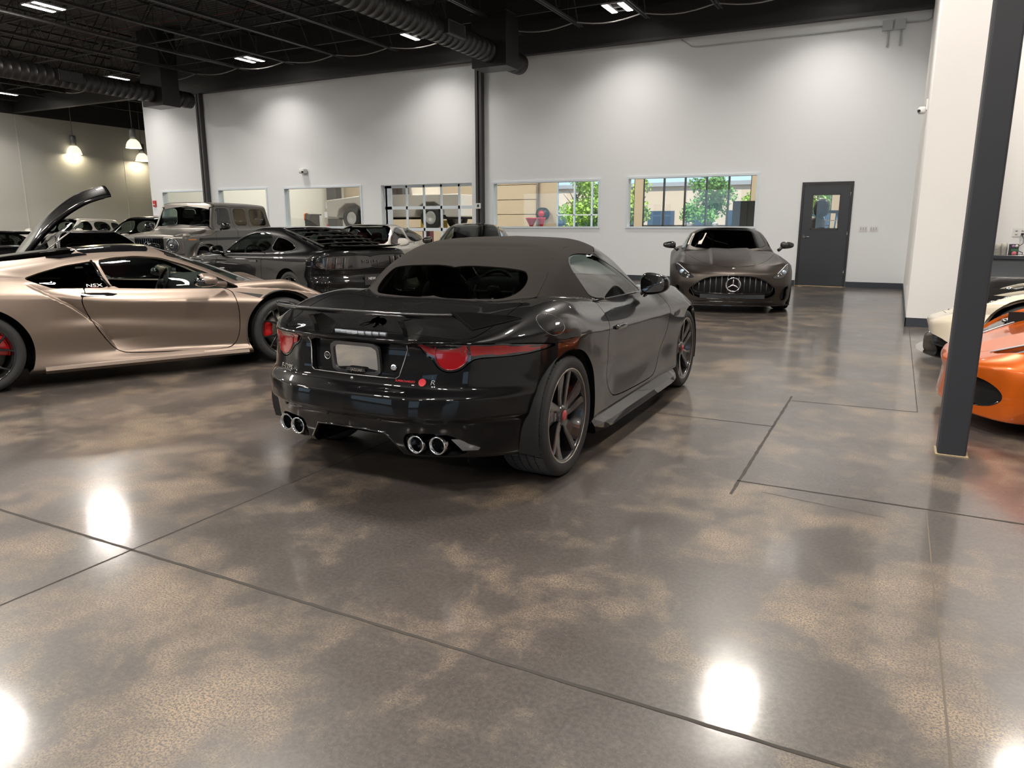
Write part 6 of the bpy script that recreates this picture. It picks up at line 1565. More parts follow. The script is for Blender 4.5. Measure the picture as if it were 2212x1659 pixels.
# ---- grey box-shaped off-roader
def build_offroader():
    car = empty('offroad_suv', (-16.222, 13.626, 0), -1.256, 'matte grey boxy off-road SUV facing the camera beside the black SUV', 'car')
    W = .90
    fe = Block(side=[(.4, .90), (.8, .905), (1.15, .90), (1.3, .895)], top=[(0, [(-2.35, 1.30), (.8, 1.30), (1.0, 1.285), (2.18, 1.18), (2.3, 1.15)]), (.62, [(-2.35, 1.30), (.8, 1.295), (1.0, 1.27), (2.18, 1.155), (2.3, 1.13)]), (.68, [(-2.35, 1.29), (.8, 1.29), (1.0, 1.21), (2.18, 1.12), (2.3, 1.10)]), (.9, [(-2.35, 1.28), (.8, 1.27), (1.0, 1.19), (2.18, 1.10), (2.3, 1.08)])],
               front=[(.4, 2.18), (1.2, 2.18)], rear=[(.4, -2.30), (1.3, -2.30)], bottom=.45, k=(.05, .05, .05, .05))
    gh = Block(side=[(1.25, .885), (1.36, .80), (1.93, .705)], top=[(0, [(-2.3, 1.96), (-1, 1.985), (.45, 1.965), (.7, 1.93)]), (.5, [(-2.3, 1.95), (-1, 1.975), (.45, 1.955), (.7, 1.92)]), (.72, [(-2.3, 1.91), (-1, 1.93), (.45, 1.915), (.7, 1.88)])],
               front=[(1.28, [(0, .90), (.6, .87), (.8, .82)]), (1.93, [(0, .55), (.6, .52), (.8, .48)])], rear=[(1.2, -2.28), (1.95, -2.12)], bottom=1.0, k=(.07, .05, .05, .02))
    f = lambda x, y, z: smin(fe(x, y, z), gh(x, y, z), .02)
    sh = Shell(f, (-2.35, 0, .4), (2.25, 0, 2.02), .96, (-1.5, 1.2, 1.0), .026)
    for xa in (-1.42, 1.42): sh.cut('body', None, ell(xa, .40, .50), 'side', keep=lambda P_, N: P_[:, 1] > .5, smooth=0)
    sm = lambda P_, N: (N[:, 1] > .5) & (P_[:, 2] > 1.25)
    sh.cut('body', 'windshield', [(.83, -.1), (.83, .69), (.80, .72), (.60, .63), (.585, -.1)], 'top', .004, keep=lambda P_, N: (N[:, 0] > .4) & (P_[:, 2] > 1.36), smooth=0)
    sh.cut('body', 'win0', [(.58, 1.40), (.50, 1.81), (-.10, 1.82), (-.12, 1.39)], 'side', .01, keep=sm, smooth=2, q=.14)
    sh.cut('body', 'win1', [(-.33, 1.39), (-.33, 1.82), (-.95, 1.82), (-.95, 1.39)], 'side', .01, keep=sm, smooth=2, q=.14)
    sh.cut('body', 'win2', [(-1.14, 1.39), (-1.14, 1.82), (-1.95, 1.82), (-2.02, 1.39)], 'side', .01, keep=sm, smooth=2, q=.14)
    sh.cut('body', 'door', [(.82, 1.34), (.56, 1.86), (-.20, 1.86), (-.20, .62), (.82, .62)], 'side', .009, keep=lambda P_, N: P_[:, 1] > .6, smooth=2, q=.06)
    sh.cut('body', 'rear_door', [(-.23, 1.86), (-1.04, 1.86), (-1.04, .95), (-.9, .80), (-.85, .62), (-.23, .62)], 'side', .009, keep=lambda P_, N: P_[:, 1] > .6, smooth=2, q=.06)
    sh.cut('body', 'hood', [(.93, -.1), (.93, .665), (2.17, .665), (2.17, -.1)], 'top', .008, keep=lambda P_, N: (N[:, 2] > .5) & (P_[:, 2] < 1.34) & (P_[:, 2] > 1.0), smooth=0)
    G = paint('grey_satin', (.17, .16, .145), .36, .7, .3, .25)
    P = dict(W=W, xf=2.2, xr=-2.3, axf=1.42, axr=-1.42, R=.40, Rr=.29, Ra=(.50, .50), Yb=.80, wsb=(.83, 1.36), roof=[(-1, 1.97)], wins=[1, 2, 3], mirror=(.62, 1.06, 1.375), mirror_m=M_GBLK, mirror_s=(.09, .12, .085), seat_z=.95, seat_x=-.1, rear_seats=True, win_m={1: G_DARK, 2: G_DARK}, inset=-.03)
    finish_car(car, sh, P, G, rim='multi', interior=False)
    for y in (.38, -.38): seat(car, -.15, y, .98, M_LEATHER, .52, .5); 
    steering(car, .28, .38, 1.36, .5); dashboard(car, .55, 1.22, .70)
    mb = MB(); mb.lohi((-2.1, -.8, .7), (.8, .8, .74)); mb.build('cabin_floor', M_TRIM, car)
    for s in (1, -1):
        # flared arches
        for xa in (1.42, -1.42):
            mb = MB()
            def fl(u, v, xa=xa): 
                a = PI * (.02 + .96 * u); k = .50 + .06 * (v if v < .7 else .7); r = k
                q = lambda c: math.copysign(abs(c) ** .8, c)
                return (xa + r * q(math.cos(a)) * 1.04, s * (.995 - (.12 if v > .75 else 0) - .012 * v), .42 + r * abs(math.sin(a)) ** .8 * 1.06 + (.01 if v > .75 else 0))
            mb.grid(fl, 28, 4, wrap_u=False); mb.build('fender_flare', G, car, solid=.02)
        # headlight block, indicator pod, marker
        mb = MB(); mb.lohi((2.15, s * .62 - .25, .72), (2.215, s * .62 + .27, 1.12)); mb.build('headlight_panel', G, car, bevel=.03)
        hb = MB(); hb.lathe([(.165, -.02), (.165, .03), (.148, .045), (.14, .03), (.145, 0)], 32, 'x', (2.20, s * .61, .935)); h_ = hb.build('headlight', mat('headlight_ring', (.55, .57, .6), .15, 1.), car)
        hb = MB(); superellipsoid(hb, (2.205, s * .61, .935), (.045, .135, .135), 1, 1, 24, 14); hb.build('headlight_lens', mat('headlight_lens', (.05, .055, .065), .04, coat=1.), h_)
        hb = MB(); superellipsoid(hb, (2.235, s * .61, .925), (.03, .055, .055), 1, 1, 18, 10); hb.build('projector', M_CHROME, h_)
        hb = MB(); superellipsoid(hb, (1.92, s * .80, 1.16), (.10, .06, .04), .6, .6, 18, 8); hb.build('indicator_pod', mat('pod_lens', (.4, .36, .33), .12, coat=1.), car)
        hb = MB(); hb.lohi((1.72, s * .898, 1.045), (2.02, s * .918, 1.075)); hb.build('side_marker', mat('amber', ()), car)
        hb = MB(); hb.lohi((-2.0, s * .905, 1.03), (1.55, s * .925, 1.09)); hb.build('rub_strip', M_BLK, car)
        hb = MB(); hb.lohi((.62, s * .66, 1.40), (.66, s * .74, 1.44)); 
    mb = MB(); mb.lohi((2.14, -.36, .70), (2.20, .36, 1.10)); gr = mb.build('grille', M_GBLK, car, bevel=.02)
    for k in range(13):
        b = MB(); y = -.33 + k * .055; b.lohi((2.20, y - .008, .72), (2.235, y + .008, 1.08)); b.build('grille_slat', M_GBLK, gr)
    st = MB(); ring = [(2.245, .10 * math.cos(a), .92 + .10 * math.sin(a)) for a in np.linspace(0, 2 * PI, 32, endpoint=False)]; st.tube(ring, .010, 6, closed=True)
    for a in (PI / 2, PI * 7 / 6, PI * 11 / 6): st.tube([(2.245, 0, .92), (2.245, .10 * math.cos(a), .92 + .10 * math.sin(a))], [.014, .004], 6)
    st.build('star_emblem', M_CHROME, gr)
    mb = MB(); mb.lohi((2.10, -.93, .42), (2.36, .93, .66)); mb.build('bumper', G, car, bevel=.05)
    for s in (-.38, .22):
        mb = MB(); mb.tube([(.87, s, 1.375), (.84, s + .20, 1.40), (.80, s + .46, 1.42)], .010, 6); mb.build('wiper', M_BLK, car)
    return car

# ---- white four-door with red seats and black roof
def build_white_sedan():
    P = dict(W=.965, xf=2.52, xr=-2.52, axf=1.50, axr=-1.45, R=.355, Rr=.27, Ra=(.40, .40), belt=[(-2.4, 1.02), (-1.4, 1.04), (-.5, 1.0), (.9, .955), (2.4, .80)], Yb=.84, Yr=.61, shoulder=.86,
             top=[(-2.52, .95), (-2.3, 1.03), (-1.6, 1.06), (0, 1.0), (1.0, .965), (1.8, .88), (2.3, .76), (2.52, .62)], roof=[(-2.2, 1.0), (-1.8, 1.15), (-1.3, 1.29), (-.7, 1.395), (-.2, 1.425), (.15, 1.405), (.5, 1.33), (.8, 1.2)],
             wsb=(1.15, .98), wst=(.22, 1.385), rgt=(-1.0, 1.35), rgb=(-2.05, 1.03), nose=[(.2, 2.42), (.5, 2.52), (.72, 2.44), (.85, 2.3)], tail=[(.2, -2.40), (.6, -2.52), (1.0, -2.46)],
             wins=[[(-.28, 1.005), (-.30, 1.315), (-.1, 1.335), (.18, 1.30), (.5, 1.18), (.86, .985), (.80, .97)], [(-.40, 1.01), (-.40, 1.315), (-.7, 1.30), (-1.05, 1.235), (-1.40, 1.12), (-1.46, 1.075), (-1.3, 1.05)]],
             mirror=(.74, 1.03, 1.04), mirror_s=(.10, .125, .085), h=.03, seat_z=.62, seat_x=-.1, rear_seats=True, win_m={1: G_TINT})
    car = empty('sedan', (-10.738, 13.692, 0), -1.273, 'white luxury fastback sedan with dark red seats, behind the louvered black coupe', 'car')
    sh, body, gh, gm = std_car(P)
    sh.cut('body', 'roof', [(.26, -.1), (.20, .52), (-.9, .52), (-1.0, -.1)], 'top', .006, keep=lambda P_, N: gm(P_, N) & (N[:, 2] > .6), smooth=1, q=.1)
    sh.cut('body', 'door', [(-.34, 1.0), (-.36, .40), (-.25, .30), (.80, .30), (.90, .45), (.95, .95), (.4, .985)], 'side', .008, keep=lambda P_, N: P_[:, 1] > .6, smooth=2)
    sh.cut('body', 'rear_door', [(-.37, 1.0), (-.38, .36), (-1.0, .36), (-1.10, .55), (-1.35, .82), (-1.30, 1.03)], 'side', .008, keep=lambda P_, N: P_[:, 1] > .6, smooth=2)
    WP = paint('white_paint', (.72, .69, .64), .3, 0., 1., .02)
    finish_car(car, sh, P, WP, rim='multi', seat_m=mat('seat_oxblood', (.12, .008, .016), .5))
    for s in (1, -1):
        for x in (-.22, -1.08): skin_patch(sh, [(x, .845), (x, .875), (x + .24, .865), (x + .24, .838)], 'side', 'door_handle', WP, car, s, .014, smooth=0)
        skin_tube(sh, [(p[0], p[1]) for p in chaikin([(.88, .975), (.50, 1.195), (.18, 1.315), (-.1, 1.35), (-.4, 1.335), (-.72, 1.315), (-1.07, 1.25), (-1.43, 1.13), (-1.50, 1.075), (-1.3, 1.035), (0, .99)], 1)], 'side', .007, 'window_trim', M_GBLK, car, s, .0, True)
    return car

# ---- black sedan behind the convertible
def build_black_sedan():
    P = dict(W=.97, xf=2.5, xr=-2.5, axf=1.48, axr=-1.5, R=.36, Rr=.27, Ra=(.40, .40), belt=[(-2.4, 1.03), (-1.4, 1.03), (-.4, 1.0), (.9, .96), (2.4, .82)], Yb=.85, Yr=.60, shoulder=.86,
             top=[(-2.5, .98), (-2.3, 1.05), (-1.5, 1.06), (0, 1.0), (1.0, .98), (1.8, .91), (2.3, .80), (2.5, .66)], roof=[(-2.2, 1.02), (-1.7, 1.20), (-1.2, 1.34), (-.6, 1.425), (-.1, 1.445), (.2, 1.42), (.5, 1.34), (.8, 1.2)],
             wsb=(1.12, .99), wst=(.20, 1.405), rgt=(-1.0, 1.36), rgb=(-2.0, 1.03), nose=[(.2, 2.4), (.5, 2.5), (.8, 2.46), (.9, 2.3)], tail=[(.2, -2.38), (.6, -2.5), (1.05, -2.42)],
             wins=[[(-.28, 1.01), (-.30, 1.325), (-.1, 1.35), (.18, 1.315), (.5, 1.19), (.84, .99), (.78, .975)], [(-.40, 1.015), (-.40, 1.33), (-.7, 1.32), (-1.05, 1.25), (-1.45, 1.11), (-1.48, 1.06), (-1.3, 1.04)]],
             mirror=(.70, 1.04, 1.045), mirror_s=(.10, .12, .085), h=.03, seat_z=.64, seat_x=-.1, rear_seats=True)
    car = empty('sedan', (-9.309, 15.929, 0), -1.156, 'dark grey-black sedan facing forward, right behind the convertible roof', 'car')
    sh, body, gh, gm = std_car(P)
    DK = paint('dark_metallic', (.035, .031, .028), .3, .6, 1., .03)
    sh.cut('body', 'roof', [(.24, -.1), (.18, .53), (-.9, .53), (-1.0, -.1)], 'top', .006, keep=lambda P_, N: gm(P_, N) & (N[:, 2] > .6), smooth=1, q=.1)
    finish_car(car, sh, P, DK, roof_m=M_GBLK, rim='multi')
    mb = MB(); mb.box((.32, 0, 1.30), (.05, .22, .06)); mb.build('interior_mirror', M_BLK, car)
    for s in (1, -1):
        skin_tube(sh, [(p[0], p[1]) for p in chaikin([(.86, .98), (.50, 1.205), (.18, 1.33), (-.1, 1.365), (-.4, 1.345), (-.72, 1.335), (-1.07, 1.265), (-1.48, 1.12), (-1.52, 1.06), (-1.3, 1.03), (0, .995)], 1)], 'side', .007, 'window_trim', M_STEEL, car, s, .0, True)
    return car

# ---- dark matte grand tourer facing the camera
def build_gt():
    car = empty('grand_tourer', (-2.858, 14.204, 0), -1.303, 'matte dark bronze-grey grand tourer with wide slatted grille facing the camera beside the door', 'car')
    W = .985
    body = Block(
        side=[(.12, [(-2.3, .80), (0, .88), (1.9, .86), (2.3, .75)]), (.28, [(-2.3, .90), (-1.3, .99), (0, .955), (1.35, .985), (2.3, .90)]), (.55, [(-2.3, .92), (-1.3, 1.0), (0, .945), (1.35, .99), (1.9, .975), (2.3, .90)]),
              ([(-2.3, .86), (0, .78), (1.35, .74), (2.3, .66)], [(-2.3, .88), (-1.3, .985), (0, .94), (1.35, .97), (1.9, .95), (2.3, .86)]), ([(-2.3, 1.0), (0, .95), (1.35, .88), (2.3, .75)], [(-2.3, .76), (-1.3, .86), (0, .83), (1.35, .80), (2.3, .70)])],
        top=[(0, [(-2.35, .93), (-2., .98), (-1., 1.0), (.6, 1.0), (.9, .985), (1.3, .945), (1.8, .85), (2.1, .75), (2.3, .66)]),
             (.30, [(-2.35, .93), (-2., .98), (-1., 1.0), (.6, .995), (.9, .99), (1.3, .955), (1.8, .85), (2.1, .745), (2.3, .65)]),
             (.36, [(-2.35, .93), (-2., .98), (-1., 1.0), (.6, .99), (.9, .968), (1.3, .925), (1.8, .83), (2.1, .735), (2.3, .645)]),
             (.66, [(-2.35, .92), (-2., .97), (-1., .99), (.6, .955), (.9, .935), (1.3, .895), (1.8, .80), (2.1, .70), (2.3, .62)]),
             (.84, [(-2.35, .86), (-2., .93), (-1.3, .97), (0, .90), (.8, .895), (1.35, .905), (1.8, .80), (2.1, .665), (2.3, .58)]),
             (.97, [(-2.35, .8), (-1.3, .90), (0, .83), (.8, .83), (1.35, .845), (1.8, .73), (2.1, .58), (2.3, .5)])],
        front=[(.12, [(0, 2.22), (.5, 2.16), (.8, 2.0), (.97, 1.7)]), (.22, [(0, 2.24), (.5, 2.18), (.8, 2.01), (.97, 1.72)]), (.45, [(0, 2.31), (.5, 2.24), (.8, 2.05), (.97, 1.74)]), (.62, [(0, 2.30), (.5, 2.21), (.8, 2.0), (.97, 1.7)]), (.74, [(0, 2.18), (.5, 2.08), (.8, 1.88), (.97, 1.6)])],
        rear=[(.2, -2.25), (.6, -2.36), (.95, -2.30)], bottom=.12, k=(.06, .09, .08, .03))
    gh = Block(side=[(.92, [(-2., .60), (-1., .80), (.3, .82), (.7, .77), (1., .66)]), (1.25, [(-1.9, .40), (-1., .60), (0, .625), (.4, .58)]), (1.36, [(-1, .42), (0, .48), (.4, .4)])],
               top=[(0, [(-2.2, .98), (-1.6, 1.14), (-1., 1.28), (-.4, 1.345), (0, 1.352), (.3, 1.325), (.6, 1.25)]), (.35, [(-2.2, .97), (-1.6, 1.13), (-1., 1.268), (-.4, 1.335), (0, 1.342), (.3, 1.315), (.6, 1.24)]), (.58, [(-2.2, .93), (-1.6, 1.08), (-1., 1.21), (-.4, 1.285), (0, 1.295), (.3, 1.26), (.6, 1.18)])],
               front=[(.96, [(0, 1.02), (.4, .96), (.75, .72)]), (1.32, [(0, .22), (.4, .18), (.58, .06)])], rear=[(.95, -2.2), (1.3, -1.1)], bottom=.6, k=(.09, .05, .06, .02))
    f = lambda x, y, z: smin(body(x, y, z), gh(x, y, z), .02)
    sh = Shell(f, (-2.4, 0, .1), (2.38, 0, 1.38), 1.02, (-1.6, 1.5, .55), .018)
    for xa in (-1.35, 1.35): sh.cut('body', None, ell(xa, .35, .40), 'side', keep=lambda P_, N: P_[:, 1] > .5, smooth=0)
    gm = lambda P_, N: body(P_[:, 0], np.abs(P_[:, 1]), P_[:, 2]) > .004
    sh.cut('body', 'windshield', [(.985, -.1), (.93, .36), (.80, .56), (.62, .655), (.10, .535), (.17, .2), (.175, -.1)], 'top', .006, keep=lambda P_, N: gm(P_, N) & (N[:, 0] > .12), smooth=1, q=.15)
    sh.cut('body', 'win0', [(-.45, .98), (-.40, 1.22), (-.1, 1.245), (.2, 1.20), (.55, 1.05), (.70, .97)], 'side', .012, keep=lambda P_, N: gm(P_, N) & (N[:, 1] > .3), smooth=2)
    sh.cut('body', 'grille_mouth', [(-.1, .225), (.45, .228), (.62, .26), (.69, .335), (.645, .41), (.55, .50), (.40, .575), (.20, .602), (-.1, .607)], 'end', .004, keep=lambda P_, N: P_[:, 0] > 1.4, push=.07, smooth=2)
    sh.cut('body', 'headlight', [(.595, .575), (.63, .555), (.72, .548), (.81, .57), (.875, .66), (.905, .745), (.885, .772), (.84, .755), (.76, .69), (.68, .625)], 'end', .005, keep=lambda P_, N: P_[:, 0] > 1.3, smooth=2)
    sh.cut('body', 'side_intake', [(.76, .20), (.74, .30), (.80, .40), (.90, .43), (.865, .34), (.87, .24), (.85, .20)], 'end', .004, keep=lambda P_, N: P_[:, 0] > 1.3, push=.05, smooth=1)
    sh.cut('body', 'hood', [(1.0, -.1), (.95, .45), (.82, .70), (.95, .77), (1.35, .70), (1.85, .52), (2.10, .30), (2.16, -.1)], 'top', .006, keep=lambda P_, N: (N[:, 2] > .3) & (P_[:, 2] > .6), smooth=2)
    sh.cut('body', 'door', [(-.50, .98), (-.55, .70), (-.45, .36), (-.3, .28), (.6, .27), (.74, .34), (.82, .60), (.74, .95), (.2, .97)], 'side', .008, keep=lambda P_, N: P_[:, 1] > .6, smooth=2)
    MT = paint('matte_dark', (.062, .052, .045), .36, .85, .12, .35)
    P = dict(W=W, xf=2.3, xr=-2.3, axf=1.35, axr=-1.35, R=.35, Rr=.265, Ra=(.40, .40), Yb=.82, wsb=(1.0, .97), roof=[(-.4, 1.34)], wins=[1], mirror=(.56, 1.02, 1.05), mirror_m=M_GBLK, mirror_s=(.095, .115, .062), mirror_arm=((.07, -.15, -.10),), ws_m=G_DARK, seat_z=.48, inset=.01)
    finish_car(car, sh, P, MT, glass_m=G_DARK, rim='y', ph=.4)
    g = skin_obj('grille_mouth', sh, 'grille_mouth', M_LINER, car, 0)
    # opening edge, slats and star
    top = [(y, .607 - .005 * (abs(y) / .2) ** 2 if abs(y) < .2 else z) for y, z in ()]
    up = chaikin([(.20, .598), (.40, .572), (.55, .497), (.635, .41), (.60, .335), (.45, .315), (0, .31), (-.45, .315), (-.60, .335), (-.635, .41), (-.55, .497), (-.40, .572), (-.20, .598), (0, .602)], 2)
    skin_tube(sh, up, 'front', .008, 'grille_ring', M_GBLK, g, 1, -.012, True)
    lo = chaikin([(-.69, .335), (-.62, .258), (-.45, .225), (0, .222), (.45, .225), (.62, .258), (.69, .335)], 1)[1:-1]
    skin_tube(sh, [(-.66, .40)] + [tuple(p) for p in lo[1:-1]] + [(.66, .40)], 'front', .007, 'mouth_trim', M_GBLK, g, 1, -.002)
    SL = mat('slat_metal', (.16, .16, .165), .3, .8)
    for k in range(-6, 7):
        if k == 0: continue
        y = k * .088; h1 = .60 - .115 * max(0, (abs(y) - .22) / .34) ** 1.5 - .006; h0 = .318 + .03 * max(0, (abs(y) - .35) / .2)
        skin_tube(sh, [(y, h1), (y, (h0 + h1) / 2), (y, h0)], 'front', .0075, 'grille_slat', SL, g, 1, -.022)
    Pt, N = sh.surf([(0, .462)], 'front', 1, .004); c = Pt[0]; st = MB(); R = .108
    st.tube([(c[0], R * math.cos(a), .462 + R * math.sin(a)) for a in np.linspace(0, 2 * PI, 40, endpoint=False)], .0115, 8, closed=True)
    for a in (PI / 2, PI * 7 / 6, PI * 11 / 6): st.tube([(c[0], 0, .462), (c[0], R * math.cos(a), .462 + R * math.sin(a))], [.016, .004], 6)
    st.build('star_emblem', M_CHROME, g)
    mb = MB(); mb.lohi((c[0] - .14, -.5, .235), (c[0] - .10, .5, .30)); mb.build('lower_mesh', mat('radiator_grey', (.05, .055, .06), .4, .5), g)
    Pt, N = sh.surf([(0, .705)], 'front', 1, .003); mb = MB(); superellipsoid(mb, tuple(Pt[0]), (.008, .028, .014), 1, 1, 16, 8); mb.build('nose_badge', M_CHROME, car)
    for s in (1, -1):
        h = skin_obj('headlight', sh, 'headlight', mat('headlight_dark', (.03, .03, .033), .08, coat=1.), car, .02, s); skin_obj('side_intake', sh, 'side_intake', M_LINER, car, 0, s)
        for y, z, r, m in ((.795, .645, .036, mat('projector_blue', (.55, .66, .85), .1, .6, coat=1.)), (.69, .592, .020, M_CHROME), (.74, .615, .016, M_CHROME)):
            Pt, N = sh.surf([(s * y, z)], 'front', 1, .0); q = MB(); superellipsoid(q, tuple(Pt[0]), (.02, r * 1.15, r), 1, 1, 18, 10); q.build('projector', m, h)
        skin_tube(sh, [(s * y, z) for y, z in ((.69, .628), (.77, .69), (.845, .752), (.885, .765))], 'front', .007, 'daylight_strip', mat('drl', (.6, .62, .66), .2, coat=1.), h, 1, .001)
    # splitter
    mb = MB(); ys = np.linspace(-.93, .93, 27); V = []
    for y in ys:
        x = 2.27 - .02 * abs(y) - .36 * (abs(y) / .93) ** 3.2
        V += [(x, y, .135), (x, y, .115), (x - .25, y, .115), (x - .25, y, .14)]
    mb.add(V, [(i * 4 + k, i * 4 + (k + 1) % 4, (i + 1) * 4 + (k + 1) % 4, (i + 1) * 4 + k) for i in range(26) for k in range(4)] + [(0, 1, 2, 3), (107, 106, 105, 104)]); mb.build('front_splitter', M_GBLK, car)
    skin_tube(sh, [(y, .185 + .0 * y) for y in np.linspace(-.62, .62, 15)], 'front', .010, 'lip_bar', M_GBLK, car, 1, .012)
    # paper on the windshield, facing out
    tag(None, None) if False else None
    pts = [(-.60, 1.235), (-.36, 1.245), (-.46, 1.055), (-.70, 1.045)]
    Pt, N = sh.surf(pts, 'front', 1, .004); mb = MB(); mb.add([tuple(p) for p in Pt], [(0, 1, 2, 3)]); o = mb.build('window_sheet', mat('paper', (.72, .66, .60), .8), None, solid=.002)
    o.matrix_world = Matrix.Translation((-2.858, 14.204, 0)) @ Matrix.Rotation(-1.303, 4, 'Z'); tag(o, 'sheet of white paper inside the windshield of the dark grand tourer', 'paper')
    return car

# ---- low nosed cars at the right edge
def build_low(name, pose, label, col, ham, dark_eye):
    car = empty(name, (pose[0], pose[1], 0), pose[2], label, 'car')
    body = Block(
        side=[(.10, [(-2.2, .85), (0, .90), (1.9, .80), (2.2, .7)]), (.25, [(-2.2, .92), (0, .95), (1.35, .96), (1.9, .90), (2.2, .75)]), (.50, [(-2.2, .94), (0, .90), (1.35, .96), (1.9, .88), (2.2, .7)]),
              ([(-2.2, .85), (0, .72), (1.35, .66), (2.2, .45)], [(-2.2, .90), (0, .91), (1.35, .94), (1.9, .84), (2.2, .66)]), ([(-2.2, 1.0), (0, .85), (1.35, .78), (2.2, .52)], [(-2.2, .75), (0, .80), (1.35, .80), (2.2, .5)])],
        top=[(0, [(-2.2, .95), (-1.2, 1.0), (.5, .86), (1.0, .78), (1.4, .70), (1.8, .59), (2.05, .50), (2.25, .42)]), (.35, [(-2.2, .95), (-1.2, 1.0), (.5, .85), (1.0, .765), (1.4, .685), (1.8, .575), (2.05, .485), (2.25, .41)]),
             (.62, [(-2.2, .95), (-1.2, .98), (.5, .80), (1.0, .765), (1.4, .725), (1.8, .60), (2.05, .48), (2.25, .40)]), (.80, [(-2.2, .9), (-1.2, .93), (.5, .78), (1.0, .785), (1.35, .77), (1.75, .63), (2.05, .46), (2.25, .38)]), (.95, [(-2.2, .82), (-1.2, .86), (.5, .72), (1.0, .72), (1.35, .70), (1.75, .56), (2.05, .4), (2.25, .32)])],
        front=[(.10, [(0, 2.22), (.4, 2.17), (.7, 2.02), (.95, 1.72)]), (.30, [(0, 2.20), (.4, 2.15), (.7, 2.0), (.95, 1.70)]), (.44, [(0, 2.24), (.4, 2.17), (.7, 1.98), (.95, 1.66)]), (.55, [(0, 2.10), (.4, 2.03), (.7, 1.85), (.95, 1.5)])],
        rear=[(.2, -2.1), (.8, -2.25)], bottom=.10, k=(.06, .07, .08, .02))
    gh = Block(side=[(.8, [(-2, .6), (-.5, .80), (.5, .78), (1.0, .68)]), (1.1, [(-1.8, .35), (-.3, .58), (.4, .52)]), (1.2, [(-1, .4), (.3, .4)])], top=[(0, [(-2., .98), (-1., 1.12), (-.3, 1.19), (.1, 1.18), (.5, 1.08)]), (.5, [(-2., .93), (-1., 1.06), (-.3, 1.13), (.1, 1.12), (.5, 1.02)])],
               front=[(.78, [(0, 1.15), (.4, 1.08), (.75, .75)]), (1.17, [(0, .25), (.4, .2), (.55, .1)])], rear=[(.8, -2.1), (1.1, -1.2)], bottom=.5, k=(.1, .05, .1, .02))
    f = lambda x, y, z: smin(body(x, y, z), gh(x, y, z), .03)
    sh = Shell(f, (-2.3, 0, .08), (2.3, 0, 1.22), 1., (-1.5, 1.45, .42), .02)
    for xa in (-1.3, 1.32): sh.cut('body', None, ell(xa, .335, .385), 'side', keep=lambda P_, N: P_[:, 1] > .5, smooth=0)
    gm = lambda P_, N: body(P_[:, 0], np.abs(P_[:, 1]), P_[:, 2]) > .004
    sh.cut('body', 'windshield', [(1.12, -.1), (1.06, .42), (.8, .68), (.15, .48), (.2, -.1)], 'top', .006, keep=lambda P_, N: gm(P_, N) & (N[:, 0] > .12), smooth=1)
    sh.cut('body', 'win0', [(-.4, .84), (-.4, 1.07), (0, 1.09), (.4, 1.0), (.85, .82)], 'side', .012, keep=lambda P_, N: gm(P_, N) & (N[:, 1] > .3), smooth=2)
    eye = dark_eye
    sh.cut('body', 'headlight', eye, 'top', .006, keep=lambda P_, N: (P_[:, 2] > .33) & (P_[:, 0] > 1.2) & (N[:, 2] > .1), push=.02, smooth=2)
    if ham: sh.cut('body', 'side_intake', [(.30, .16), (.28, .30), (.42, .36), (.60, .36), (.72, .31), (.75, .25), (.70, .19), (.55, .16)], 'end', .004, keep=lambda P_, N: P_[:, 0] > 1.5, push=.09, smooth=2)
    else: sh.cut('body', 'side_intake', [(-.1, .08), (-.1, .30), (.50, .30), (.72, .27), (.84, .20), (.86, .08)], 'end', .004, keep=lambda P_, N: P_[:, 0] > 1.4, push=.10, smooth=1)
    sh.cut('body', 'hood', [(1.20, -.1), (1.15, .46), (1.55, .50), (2.02, .34), (2.1, -.1)], 'top', .005, keep=lambda P_, N: (N[:, 2] > .4), smooth=1, q=.18)
    P = dict(W=.95, xf=2.2, xr=-2.2, axf=1.32, axr=-1.3, R=.335, Rr=.25, Ra=(.385, .385), Yb=.80, wsb=(1.15, .80), roof=[(-.3, 1.19)], wins=[1], mirror=(.62, 1.02, .92), seat_z=.36, inset=.02)
    finish_car(car, sh, P, col, rim='y', interior=True, caliper=M_RED if ham else None)
    for s in (1, -1):
        h = skin_obj('headlight', sh, 'headlight', M_GBLK, car, 0, s)
        c = np.mean(eye, 0)
        for dx, dy, r in ((-.07, .02, .034), (.05, -.02, .030), (.0, .03, .022)):
            Pt, N = sh.surf([(c[0] + dx, s * (c[1] + dy))], 'top', 1, -.005, guess=(1.2, .2)); q = MB(); superellipsoid(q, tuple(Pt[0]), (r * 1.3, r, r * .6), 1, 1, 16, 8); q.build('projector', M_CHROME, h)
        Pt, N = sh.surf([(x, s * y) for x, y in np.asarray(eye)[:3] * .92 + c * .08], 'top', 1, .004, guess=(1.2, .2)); q = MB(); q.tube([tuple(p) for p in Pt], .006, 6); q.build('daylight_strip', mat('drl', ()), h)
        if ham:
            skin_obj('side_intake', sh, 'side_intake', M_LINER, car, 0, s)
            skin_tube(sh, [(s * y, z) for y, z in ((.30, .155), (.5, .155), (.66, .175), (.735, .235))], 'front', .010, 'intake_lip', M_GBLK, car, 1, -.01)
            skin_patch(sh, [(1.30, s * .60), (1.55, s * .66), (1.62, s * .63), (1.40, s * .56)], 'top', 'fender_vent', M_BLK, car, 1, .003, guess=(1.3, .3), smooth=0)
